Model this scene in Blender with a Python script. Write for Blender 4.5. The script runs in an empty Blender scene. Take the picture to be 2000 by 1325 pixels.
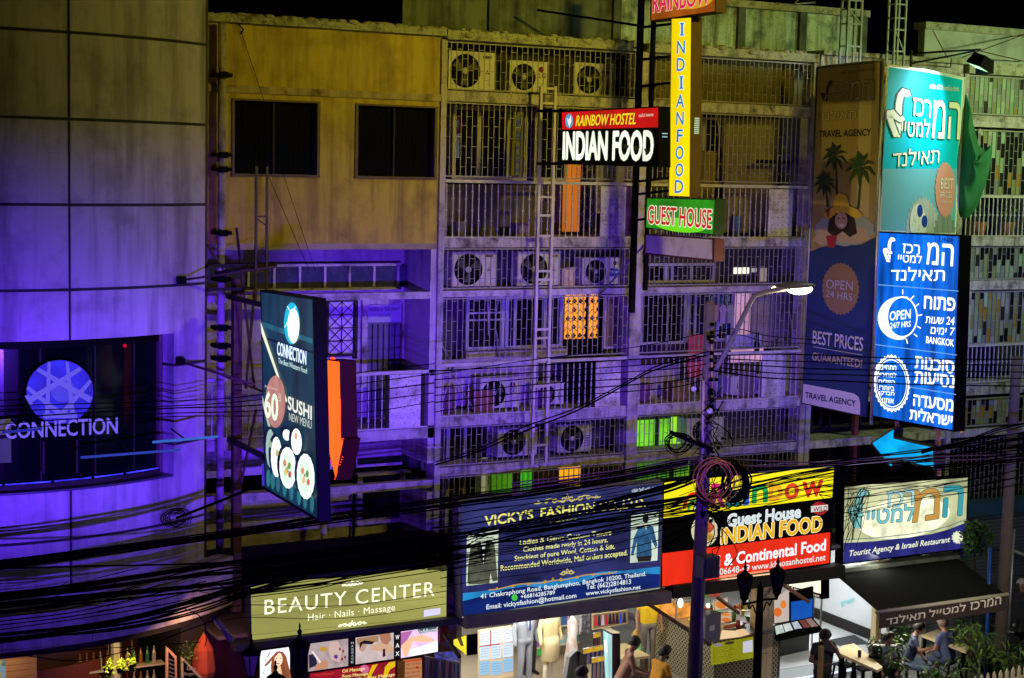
import bpy, bmesh, math, random
from math import sin, cos, pi, sqrt, atan2, degrees, radians
import mathutils
import mathutils.geometry
from mathutils import Vector, Matrix

random.seed(7)
scene = bpy.context.scene
COL = scene.collection

# ------------------------------------------------------------------ camera
PSI, PITCH, ROLL, FOC = radians(28.27), radians(6.0), radians(1.33), 3200.0
CAM = Vector((0.0, -26.0, 9.8))
_F = Vector((sin(PSI)*cos(PITCH), cos(PSI)*cos(PITCH), -sin(PITCH)))
_R0 = Vector((cos(PSI), -sin(PSI), 0.0))
_U0 = _R0.cross(_F)
_R = _R0*cos(ROLL) + _U0*sin(ROLL)
_U = -_R0*sin(ROLL) + _U0*cos(ROLL)
cd = bpy.data.cameras.new('camera')
cam = bpy.data.objects.new('camera', cd)
COL.objects.link(cam)
cd.sensor_width = 36.0
cd.lens = FOC/2000.0*36.0
cd.clip_start, cd.clip_end = 0.1, 600.0
cam.matrix_world = Matrix(((_R.x, _U.x, -_F.x, CAM.x), (_R.y, _U.y, -_F.y, CAM.y), (_R.z, _U.z, -_F.z, CAM.z), (0, 0, 0, 1)))
scene.camera = cam

# ------------------------------------------------------------------ night sky, exposure
world = bpy.data.worlds.new('World')
scene.world = world
world.use_nodes = True
wn = world.node_tree
bg = wn.nodes['Background']
sky = wn.nodes.new('ShaderNodeTexSky')
sky.sky_type = 'NISHITA'
sky.sun_disc = False
sky.sun_elevation = radians(-4.0)
sky.sun_rotation = radians(200)
wn.links.new(sky.outputs[0], bg.inputs[0])
bg.inputs[1].default_value = 0.001
scene.view_settings.view_transform = 'Standard'
scene.view_settings.look = 'None'
scene.view_settings.exposure = 0.0
scene.view_settings.gamma = 1.0

# ------------------------------------------------------------------ street lighting
def area_lamp(name, loc, target, power, col, sx, sy, spread=180):
    l = bpy.data.lights.new(name, 'AREA')
    l.shape = 'RECTANGLE'
    l.size, l.size_y = sx, sy
    l.energy = power
    l.color = col
    l.spread = radians(spread)
    o = bpy.data.objects.new(name, l)
    COL.objects.link(o)
    o.location = loc
    o.rotation_euler = (Vector(target)-Vector(loc)).to_track_quat('-Z', 'Y').to_euler()
    return o

def spot_lamp(name, loc, target, power, col, ang, blend, rad=.1):
    l = bpy.data.lights.new(name, 'SPOT')
    l.energy, l.color = power, col
    l.spot_size, l.spot_blend, l.shadow_soft_size = radians(ang), blend, rad
    o = bpy.data.objects.new(name, l)
    COL.objects.link(o)
    o.location = loc
    o.rotation_euler = (Vector(target)-Vector(loc)).to_track_quat('-Z', 'Y').to_euler()
    return o

# blue flood strip across the street, its beam cut by added baffles, sodium lamps along the road
area_lamp('blue_strip_flood', (4.5, -23.0, 4.6), (9.0, 0, 4.6), 8600, (.12, .028, 1.0), 4.0, .045, 116)
area_lamp('sodium_road_lamp', (18, -22, 15.5), (14.5, 0, 12.3), 235, (1.0, .83, .08), 2.0, .6, 56)
area_lamp('road_lamp_white', (27.5, -7.0, 12.6), (25.0, 0, 10.2), 170, (.74, 1.0, .42), .8, .5, 96)
spot_lamp('sodium_side_lamp', (-2, -9, 6.0), (18, -2.3, 8.8), 3600, (1.0, .84, .18), 26, .7, .2)

# ------------------------------------------------------------------ pixel measuring helpers
def ray(u, v):
    return _F + _R*((u-1000)/FOC) - _U*((v-662.5)/FOC)
def PY(u, v, y=0.0):
    r = ray(u, v); return CAM + r*((y-CAM.y)/r.y)
def PX(u, v, x):
    r = ray(u, v); return CAM + r*((x-CAM.x)/r.x)
def PZ(u, v, z=0.0):
    r = ray(u, v); return CAM + r*((z-CAM.z)/r.z)

# ------------------------------------------------------------------ materials
def nt_new(name):
    m = bpy.data.materials.new(name)
    m.use_nodes = True
    nt = m.node_tree
    return m, nt, nt.nodes['Principled BSDF']

def M(name, col, rough=.8, metal=0.0, dirt=0.0, dcol=(.02, .018, .015), sc=2.0, streak=0.0, bump=0.0, spec=None, speck=0.0, alpha=None, var=0.0):
    m, nt, b = nt_new(name)
    N, Lk = nt.nodes.new, nt.links.new
    b.inputs['Base Color'].default_value = (*col, 1)
    b.inputs['Roughness'].default_value = rough
    b.inputs['Metallic'].default_value = metal
    if spec is not None: b.inputs['Specular IOR Level'].default_value = spec
    if alpha is not None: b.inputs['Alpha'].default_value = alpha
    if dirt or streak or bump or speck or var:
        g = N('ShaderNodeNewGeometry')
        cur = None
        def noise(scale, mapping, detail=6.0, rgh=.62):
            mp = N('ShaderNodeMapping'); mp.inputs['Scale'].default_value = mapping
            Lk(g.outputs['Position'], mp.inputs[0])
            n = N('ShaderNodeTexNoise'); n.inputs['Scale'].default_value = scale
            n.inputs['Detail'].default_value = detail; n.inputs['Roughness'].default_value = rgh
            Lk(mp.outputs[0], n.inputs['Vector'])
            return n
        def mix(prev, fac, c2):
            x = N('ShaderNodeMix'); x.data_type = 'RGBA'
            Lk(fac, x.inputs[0])
            if prev is None: x.inputs[6].default_value = (*col, 1)
            else: Lk(prev, x.inputs[6])
            x.inputs[7].default_value = (*c2, 1)
            return x.outputs[2]
        def ramp(src, a, bb, k):
            r = N('ShaderNodeMapRange'); r.inputs[1].default_value = a; r.inputs[2].default_value = bb
            r.inputs[3].default_value = 0; r.inputs[4].default_value = k
            Lk(src, r.inputs[0]); return r.outputs[0]
        if var:
            cur = mix(cur, ramp(noise(sc*.45, (1, 1, 1), 3).outputs['Fac'], .35, .7, var), tuple(c*.45 for c in col))
        if dirt:
            cur = mix(cur, ramp(noise(sc, (1, 1, 1)).outputs['Fac'], .48, .72, dirt), dcol)
        if streak:
            cur = mix(cur, ramp(noise(sc*2.2, (1, 1, .09), 4).outputs['Fac'], .46, .74, streak), dcol)
        if speck:
            cur = mix(cur, ramp(noise(sc*9, (1, 1, 1), 3, .8).outputs['Fac'], .56, .62, speck), dcol)
        if cur is not None: Lk(cur, b.inputs['Base Color'])
        if bump:
            bp = N('ShaderNodeBump'); bp.inputs['Strength'].default_value = bump; bp.inputs['Distance'].default_value = .02
            Lk(noise(sc*12, (1, 1, 1)).outputs['Fac'], bp.inputs['Height']); Lk(bp.outputs[0], b.inputs['Normal'])
    return m

def L(name, col, k=1.0, var=0.0, sc=(2.5, 2.5, .4), base=(.02, .02, .02), grad=None, rough=.4):
    """translucent face of a lit box: it glows, brighter where the tubes behind it run; papers, cards and labels glow too, with no lamp in them"""
    m, nt, b = nt_new(name)
    N, Lk = nt.nodes.new, nt.links.new
    b.inputs['Base Color'].default_value = (*base, 1)
    b.inputs['Roughness'].default_value = rough
    b.inputs['Specular IOR Level'].default_value = .12
    b.inputs['Emission Color'].default_value = (*col, 1)
    b.inputs['Emission Strength'].default_value = k
    if var:
        g = N('ShaderNodeNewGeometry')
        mp = N('ShaderNodeMapping'); mp.inputs['Scale'].default_value = sc
        n = N('ShaderNodeTexNoise'); n.inputs['Scale'].default_value = 1.0; n.inputs['Detail'].default_value = 2.0
        r = N('ShaderNodeMapRange'); r.inputs[1].default_value = .3; r.inputs[2].default_value = .7
        r.inputs[3].default_value = k*(1-var); r.inputs[4].default_value = k*(1+var)
        Lk(g.outputs['Position'], mp.inputs[0]); Lk(mp.outputs[0], n.inputs['Vector'])
        Lk(n.outputs['Fac'], r.inputs[0]); Lk(r.outputs[0], b.inputs['Emission Strength'])
    if k < 3: m.cycles.emission_sampling = 'NONE'
    return m

def srgb(r, g, b):
    f = lambda c: (c/255/12.92) if c/255 <= .04045 else ((c/255+.055)/1.055)**2.4
    return (f(r), f(g), f(b))

_mc = {}
def E(r, g, b, k=1.0, var=0.0, sc=(2.5, 2.5, .4)):
    key = ('E', r, g, b, k, var, sc)
    if key not in _mc:
        _mc[key] = L('glowing_print_%d_%d_%d' % (r, g, b), srgb(r, g, b), k, var, sc)
    return _mc[key]
def D(r, g, b, rough=.8):
    key = ('D', r, g, b, rough)
    if key not in _mc:
        _mc[key] = M('printed_%d_%d_%d' % (r, g, b), srgb(r, g, b), rough)
    return _mc[key]

mt = {}
mt['panel'] = M('cast_concrete_panel', (.48, .46, .47), .8, dirt=.6, dcol=(.13, .12, .12), sc=1.6, streak=.8, bump=.12)
mt['seam'] = M('dark_joint', (.03, .03, .03), .9)
mt['yellow_wall'] = M('ochre_painted_render', (.50, .375, .05), .85, dirt=.7, dcol=(.16, .10, .03), sc=1.8, streak=.9, bump=.25)
mt['cream_wall'] = M('cream_painted_render', (.46, .41, .42), .85, dirt=.6, dcol=(.14, .11, .11), sc=2.2, streak=.6, bump=.2)
mt['slab'] = M('stained_concrete_edge', (.50, .45, .42), .85, dirt=1.0, dcol=(.02, .016, .014), sc=4.2, streak=.7, bump=.5, speck=.7)
mt['moss'] = M('mossy_concrete_lip', (.42, .42, .30), .95, dirt=.9, dcol=(.02, .022, .012), sc=5, bump=.9, speck=.9)
mt['roof_wall'] = M('algae_stained_render', (.44, .58, .44), .9, dirt=.9, dcol=(.015, .02, .012), sc=2.4, streak=1.0, bump=.4, speck=.4)
mt['roof_wall2'] = M('grey_parapet_render', (.40, .44, .38), .9, dirt=.6, dcol=(.06, .07, .05), sc=1.2, streak=.3, bump=.3)
mt['column'] = M('painted_concrete_column', (.46, .41, .40), .8, dirt=1.0, dcol=(.04, .03, .03), sc=2.6, streak=.5, bump=.3, speck=.3)
mt['bar'] = M('white_painted_iron_bar', (.27, .25, .22), .5, .1)
mt['rail'] = M('white_painted_rail', (.50, .47, .43), .5, dirt=.6, dcol=(.12, .08, .05), sc=6)
mt['white_panel'] = M('white_sheet_panel', (.60, .56, .54), .55, dirt=.8, dcol=(.16, .08, .04), sc=3, streak=.6, speck=.6)
mt['alu'] = M('window_frame_paint', (.5, .5, .5), .4, .2)
mt['glass'] = M('dark_window_glass', (.006, .006, .008), .04, 0, spec=1.0)
mt['black'] = M('black_paint', (.002, .002, .002), .6, spec=.06)
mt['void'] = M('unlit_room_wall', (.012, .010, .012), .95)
mt['ac'] = M('aged_white_enamel', (.52, .50, .44), .45, dirt=.4, dcol=(.22, .18, .12), sc=5)
mt['rust'] = M('rusty_steel', (.13, .07, .05), .8, .3, dirt=.7, dcol=(.05, .02, .012), sc=7, bump=.3)
mt['steel'] = M('galvanised_steel', (.38, .38, .38), .45, .7, dirt=.3, dcol=(.1, .07, .05), sc=8)
mt['dark_steel'] = M('dark_painted_steel', (.022, .019, .019), .6, .1, spec=.2, dirt=.4, dcol=(.06, .03, .02), sc=6)
mt['cable'] = M('black_cable_sheath', (.0012, .0012, .0010), .9, spec=0.0)
mt['pole'] = M('weathered_concrete_pole', (.15, .115, .09), .9, dirt=.6, dcol=(.1, .09, .08), sc=3, bump=.4, speck=.3)
mt['asphalt'] = M('asphalt', (.045, .045, .048), .85, dirt=.4, dcol=(.02, .02, .02), sc=2, bump=.4)
mt['paving'] = M('sidewalk_concrete', (.24, .23, .22), .8, dirt=.5, dcol=(.1, .09, .08), sc=2.5, bump=.3)
mt['tile_pale'] = M('polished_pale_tile', (.52, .52, .50), .18)
mt['canopy_cloth'] = M('dark_green_awning_cloth', (.009, .009, .006), .9, spec=.1, dirt=.4, dcol=(.014, .013, .009), sc=2, bump=.2)
mt['wood'] = M('pale_table_wood', (.60, .50, .30), .35)
mt['leaf'] = M('green_leaf', (.07, .16, .03), .45)
mt['leaf2'] = M('light_green_leaf', (.13, .22, .035), .45)
mt['leafdark'] = M('dark_green_leaf', (.03, .07, .02), .5)
mt['stem'] = M('plant_stem', (.09, .07, .04), .8)
mt['skin'] = M('skin', (.38, .2, .13), .55)
mt['skin2'] = M('tanned_skin', (.27, .13, .08), .55)
mt['hair'] = M('dark_hair', (.012, .009, .008), .6)

# ------------------------------------------------------------------ geometry collector
class MB:
    def __init__(s):
        s.v, s.f, s.sm = [], [], []
    def add(s, vs, fs, smooth=False):
        o = len(s.v)
        s.v += [tuple(v) for v in vs]
        for f in fs:
            s.f.append(tuple(i+o for i in f)); s.sm.append(smooth)
        return s
    def box(s, x0, x1, y0, y1, z0, z1):
        if x0 > x1: x0, x1 = x1, x0
        if y0 > y1: y0, y1 = y1, y0
        if z0 > z1: z0, z1 = z1, z0
        v = [(x0,y0,z0),(x1,y0,z0),(x1,y1,z0),(x0,y1,z0),(x0,y0,z1),(x1,y0,z1),(x1,y1,z1),(x0,y1,z1)]
        return s.add(v, [(0,3,2,1),(4,5,6,7),(0,1,5,4),(1,2,6,5),(2,3,7,6),(3,0,4,7)])
    def beam(s, a, b, w, h=None, up=(0,0,1)):
        """square bar from a to b"""
        a, b = Vector(a), Vector(b); h = w if h is None else h
        d = (b-a).normalized(); u = Vector(up)
        if abs(d.dot(u)) > .95: u = Vector((1,0,0))
        r = d.cross(u).normalized(); t = r.cross(d)
        v = []
        for p in (a, b):
            for sx, sz in ((-1,-1),(1,-1),(1,1),(-1,1)): v.append(p + r*sx*w/2 + t*sz*h/2)
        return s.add(v, [(0,1,2,3),(7,6,5,4),(0,4,5,1),(1,5,6,2),(2,6,7,3),(3,7,4,0)])
    def tube(s, pts, r, n=6, cap=True):
        pts = [Vector(p) for p in pts]; k = len(pts)
        rs = r if isinstance(r, (list, tuple)) else [r]*k
        vs, fs, prev = [], [], None
        for i, p in enumerate(pts):
            d = (pts[min(i+1, k-1)] - pts[max(i-1, 0)])
            if d.length < 1e-9: d = Vector((0,0,1))
            d.normalize()
            if prev is None:
                prev = d.cross(Vector((0,0,1)) if abs(d.z) < .9 else Vector((1,0,0))).normalized()
            else:
                prev = (prev - d*prev.dot(d))
                prev = prev.normalized() if prev.length > 1e-6 else d.orthogonal().normalized()
            q = d.cross(prev)
            for j in range(n):
                a = 2*pi*j/n
                vs.append(p + (prev*cos(a) + q*sin(a))*rs[i])
        for i in range(k-1):
            for j in range(n):
                fs.append((i*n+j, i*n+(j+1)%n, (i+1)*n+(j+1)%n, (i+1)*n+j))
        if cap and n > 2:
            fs.append(tuple(range(n-1, -1, -1))); fs.append(tuple((k-1)*n+j for j in range(n)))
        return s.add(vs, fs, n > 4)
    def lathe(s, prof, c=(0,0,0), n=16, axis='Z'):
        vs, fs = [], []
        c = Vector(c)
        for r, z in prof:
            for j in range(n):
                a = 2*pi*j/n
                if axis == 'Z': vs.append(c + Vector((r*cos(a), r*sin(a), z)))
                elif axis == 'Y': vs.append(c + Vector((r*cos(a), z, r*sin(a))))
                else: vs.append(c + Vector((z, r*cos(a), r*sin(a))))
        for i in range(len(prof)-1):
            for j in range(n):
                fs.append((i*n+j, i*n+(j+1)%n, (i+1)*n+(j+1)%n, (i+1)*n+j))
        fs.append(tuple(range(n-1,-1,-1))); fs.append(tuple((len(prof)-1)*n+j for j in range(n)))
        return s.add(vs, fs, n > 8)
    def prism(s, poly, off):
        """polygon of 3D points pushed by off"""
        n = len(poly); off = Vector(off)
        v = [Vector(p) for p in poly] + [Vector(p)+off for p in poly]
        f = [tuple(range(n)), tuple(range(2*n-1, n-1, -1))] + [(i, n+i, n+(i+1)%n, (i+1)%n) for i in range(n)]
        return s.add(v, f)
    def quad(s, a, b, c, d): return s.add([a,b,c,d], [(0,1,2,3)])
    def ball(s, c, r, n=10, m=7, sc=(1,1,1)):
        vs, fs = [], []
        for i in range(m+1):
            t = pi*i/m
            for j in range(n):
                a = 2*pi*j/n
                vs.append((c[0]+r*sc[0]*sin(t)*cos(a), c[1]+r*sc[1]*sin(t)*sin(a), c[2]+r*sc[2]*cos(t)))
        for i in range(m):
            for j in range(n): fs.append((i*n+j, (i+1)*n+j, (i+1)*n+(j+1)%n, i*n+(j+1)%n))
        return s.add(vs, fs, True)
    def mesh(s, name, mat, off=(0,0,0)):
        me = bpy.data.meshes.new(name)
        ox, oy, oz = off
        me.from_pydata([(x-ox, y-oy, z-oz) for x, y, z in s.v], [], s.f)
        me.polygons.foreach_set('use_smooth', s.sm)
        if mat is not None: me.materials.append(mat)
        me.validate(verbose=False)
        me.update()
        return me

class T:
    """a thing: an Empty at its base that parents its parts; meshes are given in world coordinates"""
    def __init__(s, name, label, cat, loc, group=None):
        s.o = bpy.data.objects.new(name, None); COL.objects.link(s.o)
        s.o.empty_display_size = .1
        s.loc = Vector(loc); s.o.location = s.loc
        s.o['label'] = label; s.o['category'] = cat
        if group: s.o['group'] = group
    def part(s, name, mb, mat, parent=None, label=None, kind=None):
        me = mb.mesh(name, mat, s.loc) if isinstance(mb, MB) else mb
        o = bpy.data.objects.new(name, me); COL.objects.link(o)
        o.parent = parent or s.o
        if label: o['label'] = label
        if kind: o['kind'] = kind
        return o
    def inst(s, name, me, pos, parent=None, rot=None):
        o = bpy.data.objects.new(name, me); COL.objects.link(o)
        o.parent = parent or s.o
        o.location = Vector(pos) - s.loc
        if rot: o.rotation_euler = rot
        return o

def struct(name, mb, mat):
    o = bpy.data.objects.new(name, mb.mesh(name, mat)); COL.objects.link(o)
    o['kind'] = 'structure'
    return o

def single(name, label, cat, mb, mat, group=None, kind=None):
    xs = [v[0] for v in mb.v]; ys = [v[1] for v in mb.v]; zs = [v[2] for v in mb.v]
    c = ((min(xs)+max(xs))/2, (min(ys)+max(ys))/2, min(zs))
    o = bpy.data.objects.new(name, mb.mesh(name, mat, c)); COL.objects.link(o)
    o.location = c
    if kind: o['kind'] = kind
    o['label'] = label; o['category'] = cat
    if group: o['group'] = group
    return o

# ------------------------------------------------------------------ flat graphics on a plane
class Plane:
    """X = const (a sign standing out from the wall, face towards -X) or Y = const (face to the street)"""
    def __init__(s, axis, val, step=.004):
        s.a, s.val, s.step = axis, val, step
    def p(s, u, v, layer=0):
        k = s.val - s.step*layer
        return PX(u, v, k) if s.a == 'X' else PY(u, v, k)
    def uv(s, q):                   # 3D point -> plane coordinates (right, up)
        return (-q.y, q.z) if s.a == 'X' else (q.x, q.z)
    def w(s, x, z, layer=0):        # plane coordinates -> 3D
        k = s.val - s.step*layer
        return Vector((k, -x, z)) if s.a == 'X' else Vector((x, k, z))

def poly(t, pl, pts, mat, layer=1, name='printed_shape', parent=None):
    vs = [pl.p(u, v, layer) for u, v in pts]
    mb = MB().add(vs, [tuple(range(len(vs)))])
    return t.part(name, mb, mat, parent)

def ell(cx, cy, rx, ry, n=28, a0=0, a1=2*pi, tilt=0.0):
    out = []
    for i in range(n):
        a = a0 + (a1-a0)*i/n
        x, y = rx*cos(a), ry*sin(a)
        out.append((cx + x, cy + y + tilt*x))
    return out

def star(cx, cy, rx, ry, n=28, k=.9, tilt=0.0):
    out = []
    for i in range(2*n):
        a = pi*i/n; q = 1 if i % 2 else k
        out.append((cx + rx*q*cos(a), cy + ry*q*sin(a) + tilt*rx*q*cos(a)))
    return out

_capH = [None]
def text_mesh(s, bold=0.0, shear=0.0, res=2, spacing=1.0):
    """glyph contours filled one by one, so overlapping strokes inside a letter stay whole"""
    cu = bpy.data.curves.new('txt', 'FONT')
    cu.body, cu.shear, cu.resolution_u, cu.space_character, cu.fill_mode = s, shear, res, spacing, 'NONE'
    ob = bpy.data.objects.new('txt', cu)
    me = ob.to_mesh()
    co = [(x.co.x, x.co.y) for x in me.vertices]
    nxt = {}
    for e in me.edges:
        a, b = e.vertices; nxt.setdefault(a, []).append(b); nxt.setdefault(b, []).append(a)
    ob.to_mesh_clear()
    bpy.data.objects.remove(ob); bpy.data.curves.remove(cu)
    seen, loops = set(), []
    for v0 in range(len(co)):
        if v0 in seen or v0 not in nxt: continue
        lp, prev, cur = [], None, v0
        while cur not in seen:
            seen.add(cur); lp.append(cur)
            cand = [n for n in nxt[cur] if n != prev and n not in seen]
            if not cand: break
            if prev is None and (v0+1) in cand: nx = v0+1
            else: nx = cand[0]
            prev, cur = cur, nx
        pts = [co[i] for i in lp]
        q = [pts[0]]
        for p in pts[1:]:
            if abs(p[0]-q[-1][0])+abs(p[1]-q[-1][1]) > 1e-5: q.append(p)
        if len(q) > 2: loops.append(q)
    def area(p): return sum(p[i][0]*p[(i+1) % len(p)][1]-p[(i+1) % len(p)][0]*p[i][1] for i in range(len(p)))/2
    def inside(pt, p):
        c, x, y = False, pt[0], pt[1]
        for i in range(len(p)):
            (x0, y0), (x1, y1) = p[i], p[i-1]
            if (y0 > y) != (y1 > y) and x < (x1-x0)*(y-y0)/(y1-y0)+x0: c = not c
        return c
    ar = [area(l) for l in loops]
    if not ar: return [], []
    def parent(i):
        best = None
        for j, o in enumerate(loops):
            if j != i and ar[j]*ar[i] < 0 and abs(ar[j]) > abs(ar[i]) and inside(loops[i][0], o):
                if best is None or abs(ar[j]) < abs(ar[best]): best = j
        return best
    par = [parent(i) for i in range(len(loops))]
    outs = [(loops[i], i) for i in range(len(loops)) if par[i] is None]
    holes = [[loops[k] for k in range(len(loops)) if par[k] == i] for _, i in outs]
    V, Fc = [], []
    for (o, _), hs in zip(outs, holes):
        polys = [[Vector((x, y, 0)) for x, y in l] for l in [o]+hs]
        base = len(V)
        for p in polys: V += [tuple(v) for v in p]
        for tri in mathutils.geometry.tessellate_polygon(polys):
            Fc.append(tuple(base+i for i in tri))
    return V, Fc

def heb(s):
    """right-to-left words, stored in the order they are laid out"""
    return s[::-1]

def text(t, pl, s, p0, p1, h, mat, layer=3, bold=0.0, shear=0.0, name='lettering', parent=None, spacing=1.0, bbox=False, outline=None, obold=.035, res=3):
    """a line of lettering fitted between two measured baseline points; weight and outline come from
    copies of the glyphs shifted round a small circle, each a hair above the last"""
    v, f = text_mesh(s, 0.0, shear, res if h > 12 else 2, spacing)
    x0 = min(a[0] for a in v); x1 = max(a[0] for a in v)
    if bbox: z0 = min(a[1] for a in v); hh = max(a[1] for a in v) - z0
    else:
        if _capH[0] is None:
            q, _ = text_mesh('H'); _capH[0] = max(a[1] for a in q)
        z0, hh = 0.0, _capH[0]
    A, B = pl.uv(pl.p(*p0)), pl.uv(pl.p(*p1))
    Ht = pl.uv(pl.p(p0[0], p0[1]-h))[1] - A[1]
    base = []
    for x, y, _ in v:
        k = (x-x0)/(x1-x0)
        base.append((A[0]+(B[0]-A[0])*k, A[1]+(B[1]-A[1])*k + (y-z0)/hh*Ht))
    def put(r, mat_, lay, nm):
        n = 1 if r <= 0 else (8 if h > 12 else 4)
        mb = MB()
        for c in range(n):
            a = 2*pi*c/n + .3
            dx, dz = (r*cos(a), r*sin(a)) if n > 1 else (0, 0)
            mb.add([pl.w(x+dx, z+dz, lay+c*.07) for x, z in base], f)
        return t.part(nm, mb, mat_, parent)
    rb = bold*Ht*.8
    if outline is not None: put(rb + max(obold, .02)*Ht, outline, layer-1, 'letter_outline')
    return put(rb, mat, layer, name)
# ================================================================== the ground
struct('road', MB().box(-60, 90, -40, -4.95, -.3, -.12), mt['asphalt'])
struct('sidewalk', MB().box(-60, 90, -4.75, 14, -.3, 0), mt['paving'])
kerb_mb = MB()
for i in range(40):
    kerb_mb.box(-5+i*1.0, -5+i*1.0+.985, -4.948, -4.752, -.3, .012)
struct('kerb', kerb_mb, mt['pole'])
struct('blue_flood_baffle', MB().box(-9, 20, -24.6, -22.0, 4.777, 4.95).box(-9, 20, -24.6, -22.6, 4.1, 4.600).box(-9, 20, -24.7, -24.6, 4.1, 4.95), M('matt_black_baffle', (.004, .004, .004), .95, spec=0.0))  # unseen plates added to trim the blue flood to a band

# ================================================================== left building: curved concrete front
CX, CY, CR = 4.99, 3.10, 5.0
def arc(th, z, r=CR):
    a = radians(th); return Vector((CX + r*sin(a), CY - r*cos(a), z))
def arc_block(th0, th1, z0, z1, r1=CR, thick=.25, n=None):
    n = n or max(2, int(abs(th1-th0)/2.5)); mb = MB(); vs, fs = [], []
    for i in range(n+1):
        th = th0 + (th1-th0)*i/n
        vs += [arc(th, z0, r1), arc(th, z1, r1), arc(th, z1, r1-thick), arc(th, z0, r1-thick)]
    for i in range(n):
        a, b = i*4, i*4+4
        for j in range(4): fs.append((a+j, b+j, b+(j+1)%4, a+(j+1)%4))
    fs += [(0,1,2,3), (n*4+3, n*4+2, n*4+1, n*4)]
    mb.add(vs, fs, False); return mb
cb = T('curved_building', 'pale concrete building with a curved panelled front washed in blue light', 'building', arc(0, 0))
zj = [2.95, 4.14, 5.38, 6.62, 7.86, 9.10, 10.34, 11.58, 12.9]
thj = [-60, -38, -15.5, 7.15, 36.2]
OP = (-34, 28.0, 4.87, 7.12)
g = .045
for a in range(len(thj)-1):
    for b in range(len(zj)-1):
        t0, t1, z0, z1 = thj[a]+g*5, thj[a+1]-g*5, zj[b]+g/2, zj[b+1]-g/2
        if a == 3: t1 = 36.2
        pieces = []
        if z1 < OP[2] or z0 > OP[3] or t1 < OP[0]: pieces = [(t0, t1, z0, z1)]
        else:
            if z0 < OP[2]: pieces.append((max(t0, OP[0]), min(t1, OP[1]), z0, OP[2]))
            if z1 > OP[3]: pieces.append((max(t0, OP[0]), min(t1, OP[1]), OP[3], z1))
            if t0 < OP[0]: pieces.append((t0, OP[0], z0, z1))
            if t1 > OP[1]: pieces.append((OP[1], t1, z0, z1))
        for p in pieces:
            cb.part('concrete_panel', arc_block(*p), mt['panel'])
bk = MB()
for i in range(12):
    pass
cb.part('backing_wall', arc_block(-60, OP[0]-.2, 2.95, 12.9, CR-.035, .2), mt['seam'])
cb.part('backing_wall', arc_block(OP[1]+.2, 36.0, 2.95, 12.9, CR-.035, .2), mt['seam'])
cb.part('backing_wall', arc_block(OP[0]-.1, OP[1]+.1, 7.14, 12.9, CR-.035, .2), mt['seam'])
cb.part('backing_wall', arc_block(OP[0]-.1, OP[1]+.1, 2.95, 4.85, CR-.035, .2), mt['seam'])
e = arc(36.2, 0); 
cb.part('side_wall', MB().prism([e+Vector((0,0,2.4)), e+Vector((.12,.25,2.4)), e+Vector((.12,.25,12.9)), e+Vector((0,0,12.9))], (-.3, .0, 0)).box(e.x-.3, e.x+.10, e.y+.25, 3.0, 0, 12.9), M('dark_side_render', (.06, .045, .03), .9))
# deep window opening: reveals, sill with blue strip, dark glass, back room
rv = M('dark_red_reveal', (.14, .07, .09), .6, dirt=.3, sc=3)
cb.part('window_reveal', arc_block(27.3, 27.98, 4.87, 7.12, CR-.26, .3, 2), rv)
cb.part('window_head', arc_block(OP[0], 27.9, 6.98, 7.115, CR-.27, .5), mt['black'])
sill = cb.part('window_sill', arc_block(OP[0], 27.9, 4.872, 4.90, CR-.012, .6), M('dark_blue_sill', (.05, .045, .09), .5))
cb.part('sill_channel', arc_block(OP[0], 26.8, 4.905, 4.985, CR-.20, .05), mt['dark_steel'], sill)
cb.part('blue_strip_light', arc_block(OP[0], 26.6, 4.985, 5.0, CR-.212, .02), E(50, 50, 255, 1.6, .8, (3, 3, 3)), sill)
for th in (-12, -4, 4.5, 12, 18.5):
    cb.part('strip_clamp', arc_block(th, th+.5, 4.97, 5.03, CR-.195, .05, 2), mt['black'], sill)
wg = cb.part('window_glass', arc_block(OP[0], 27.3, 4.91, 7.0, CR-.33, .02), M('tinted_glass', (.003, .003, .004), .12, spec=.12))
for th in (-22, -7.5, 2.9, 13.2, 21.5):
    cb.part('glazing_bar', arc_block(th, th+.3, 4.92, 6.98, CR-.30, .025, 2), mt['dark_steel'], wg)
for th, w in ((-5.6, 3.4),):
    f = cb.part('lit_shelf_light', arc_block(-7.4, -2.2, 5.72, 5.95, CR-.315, .012), E(70, 66, 30, .8, .5), wg)
    cb.part('lit_shelf_light', arc_block(-7.4, -2.2, 5.3, 5.66, CR-.315, .012), E(42, 44, 30, .8, .5), wg)
cb.part('red_lamp', MB().ball(arc(19.5, 6.95, CR-.29), .03), E(190, 16, 20, 1.0), wg)
cb.part('room_back', arc_block(OP[0], 25, 4.9, 7.0, CR-1.3, .05), mt['void'])
# fascia over the ground floor
FR = CR+.30
fz0, fz1 = 2.62, 3.42
for a, b in ((-60, -40), (-39.9, -20), (-19.9, -4.9), (-4.8, 9.4), (9.5, 40.5)):
    mb = arc_block(a, b, fz0+ .0, fz1, FR, .3)
    cb.part('fascia_panel', mb, mt['panel'])
cb.part('fascia_soffit', arc_block(-60, 40.5, 2.5, 2.61, FR-.1, 1.2), mt['dark_steel'])
cb.part('fascia_ledge', arc_block(-60, 38, 3.43, 3.6, FR-.35, .5), mt['seam'])
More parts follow.
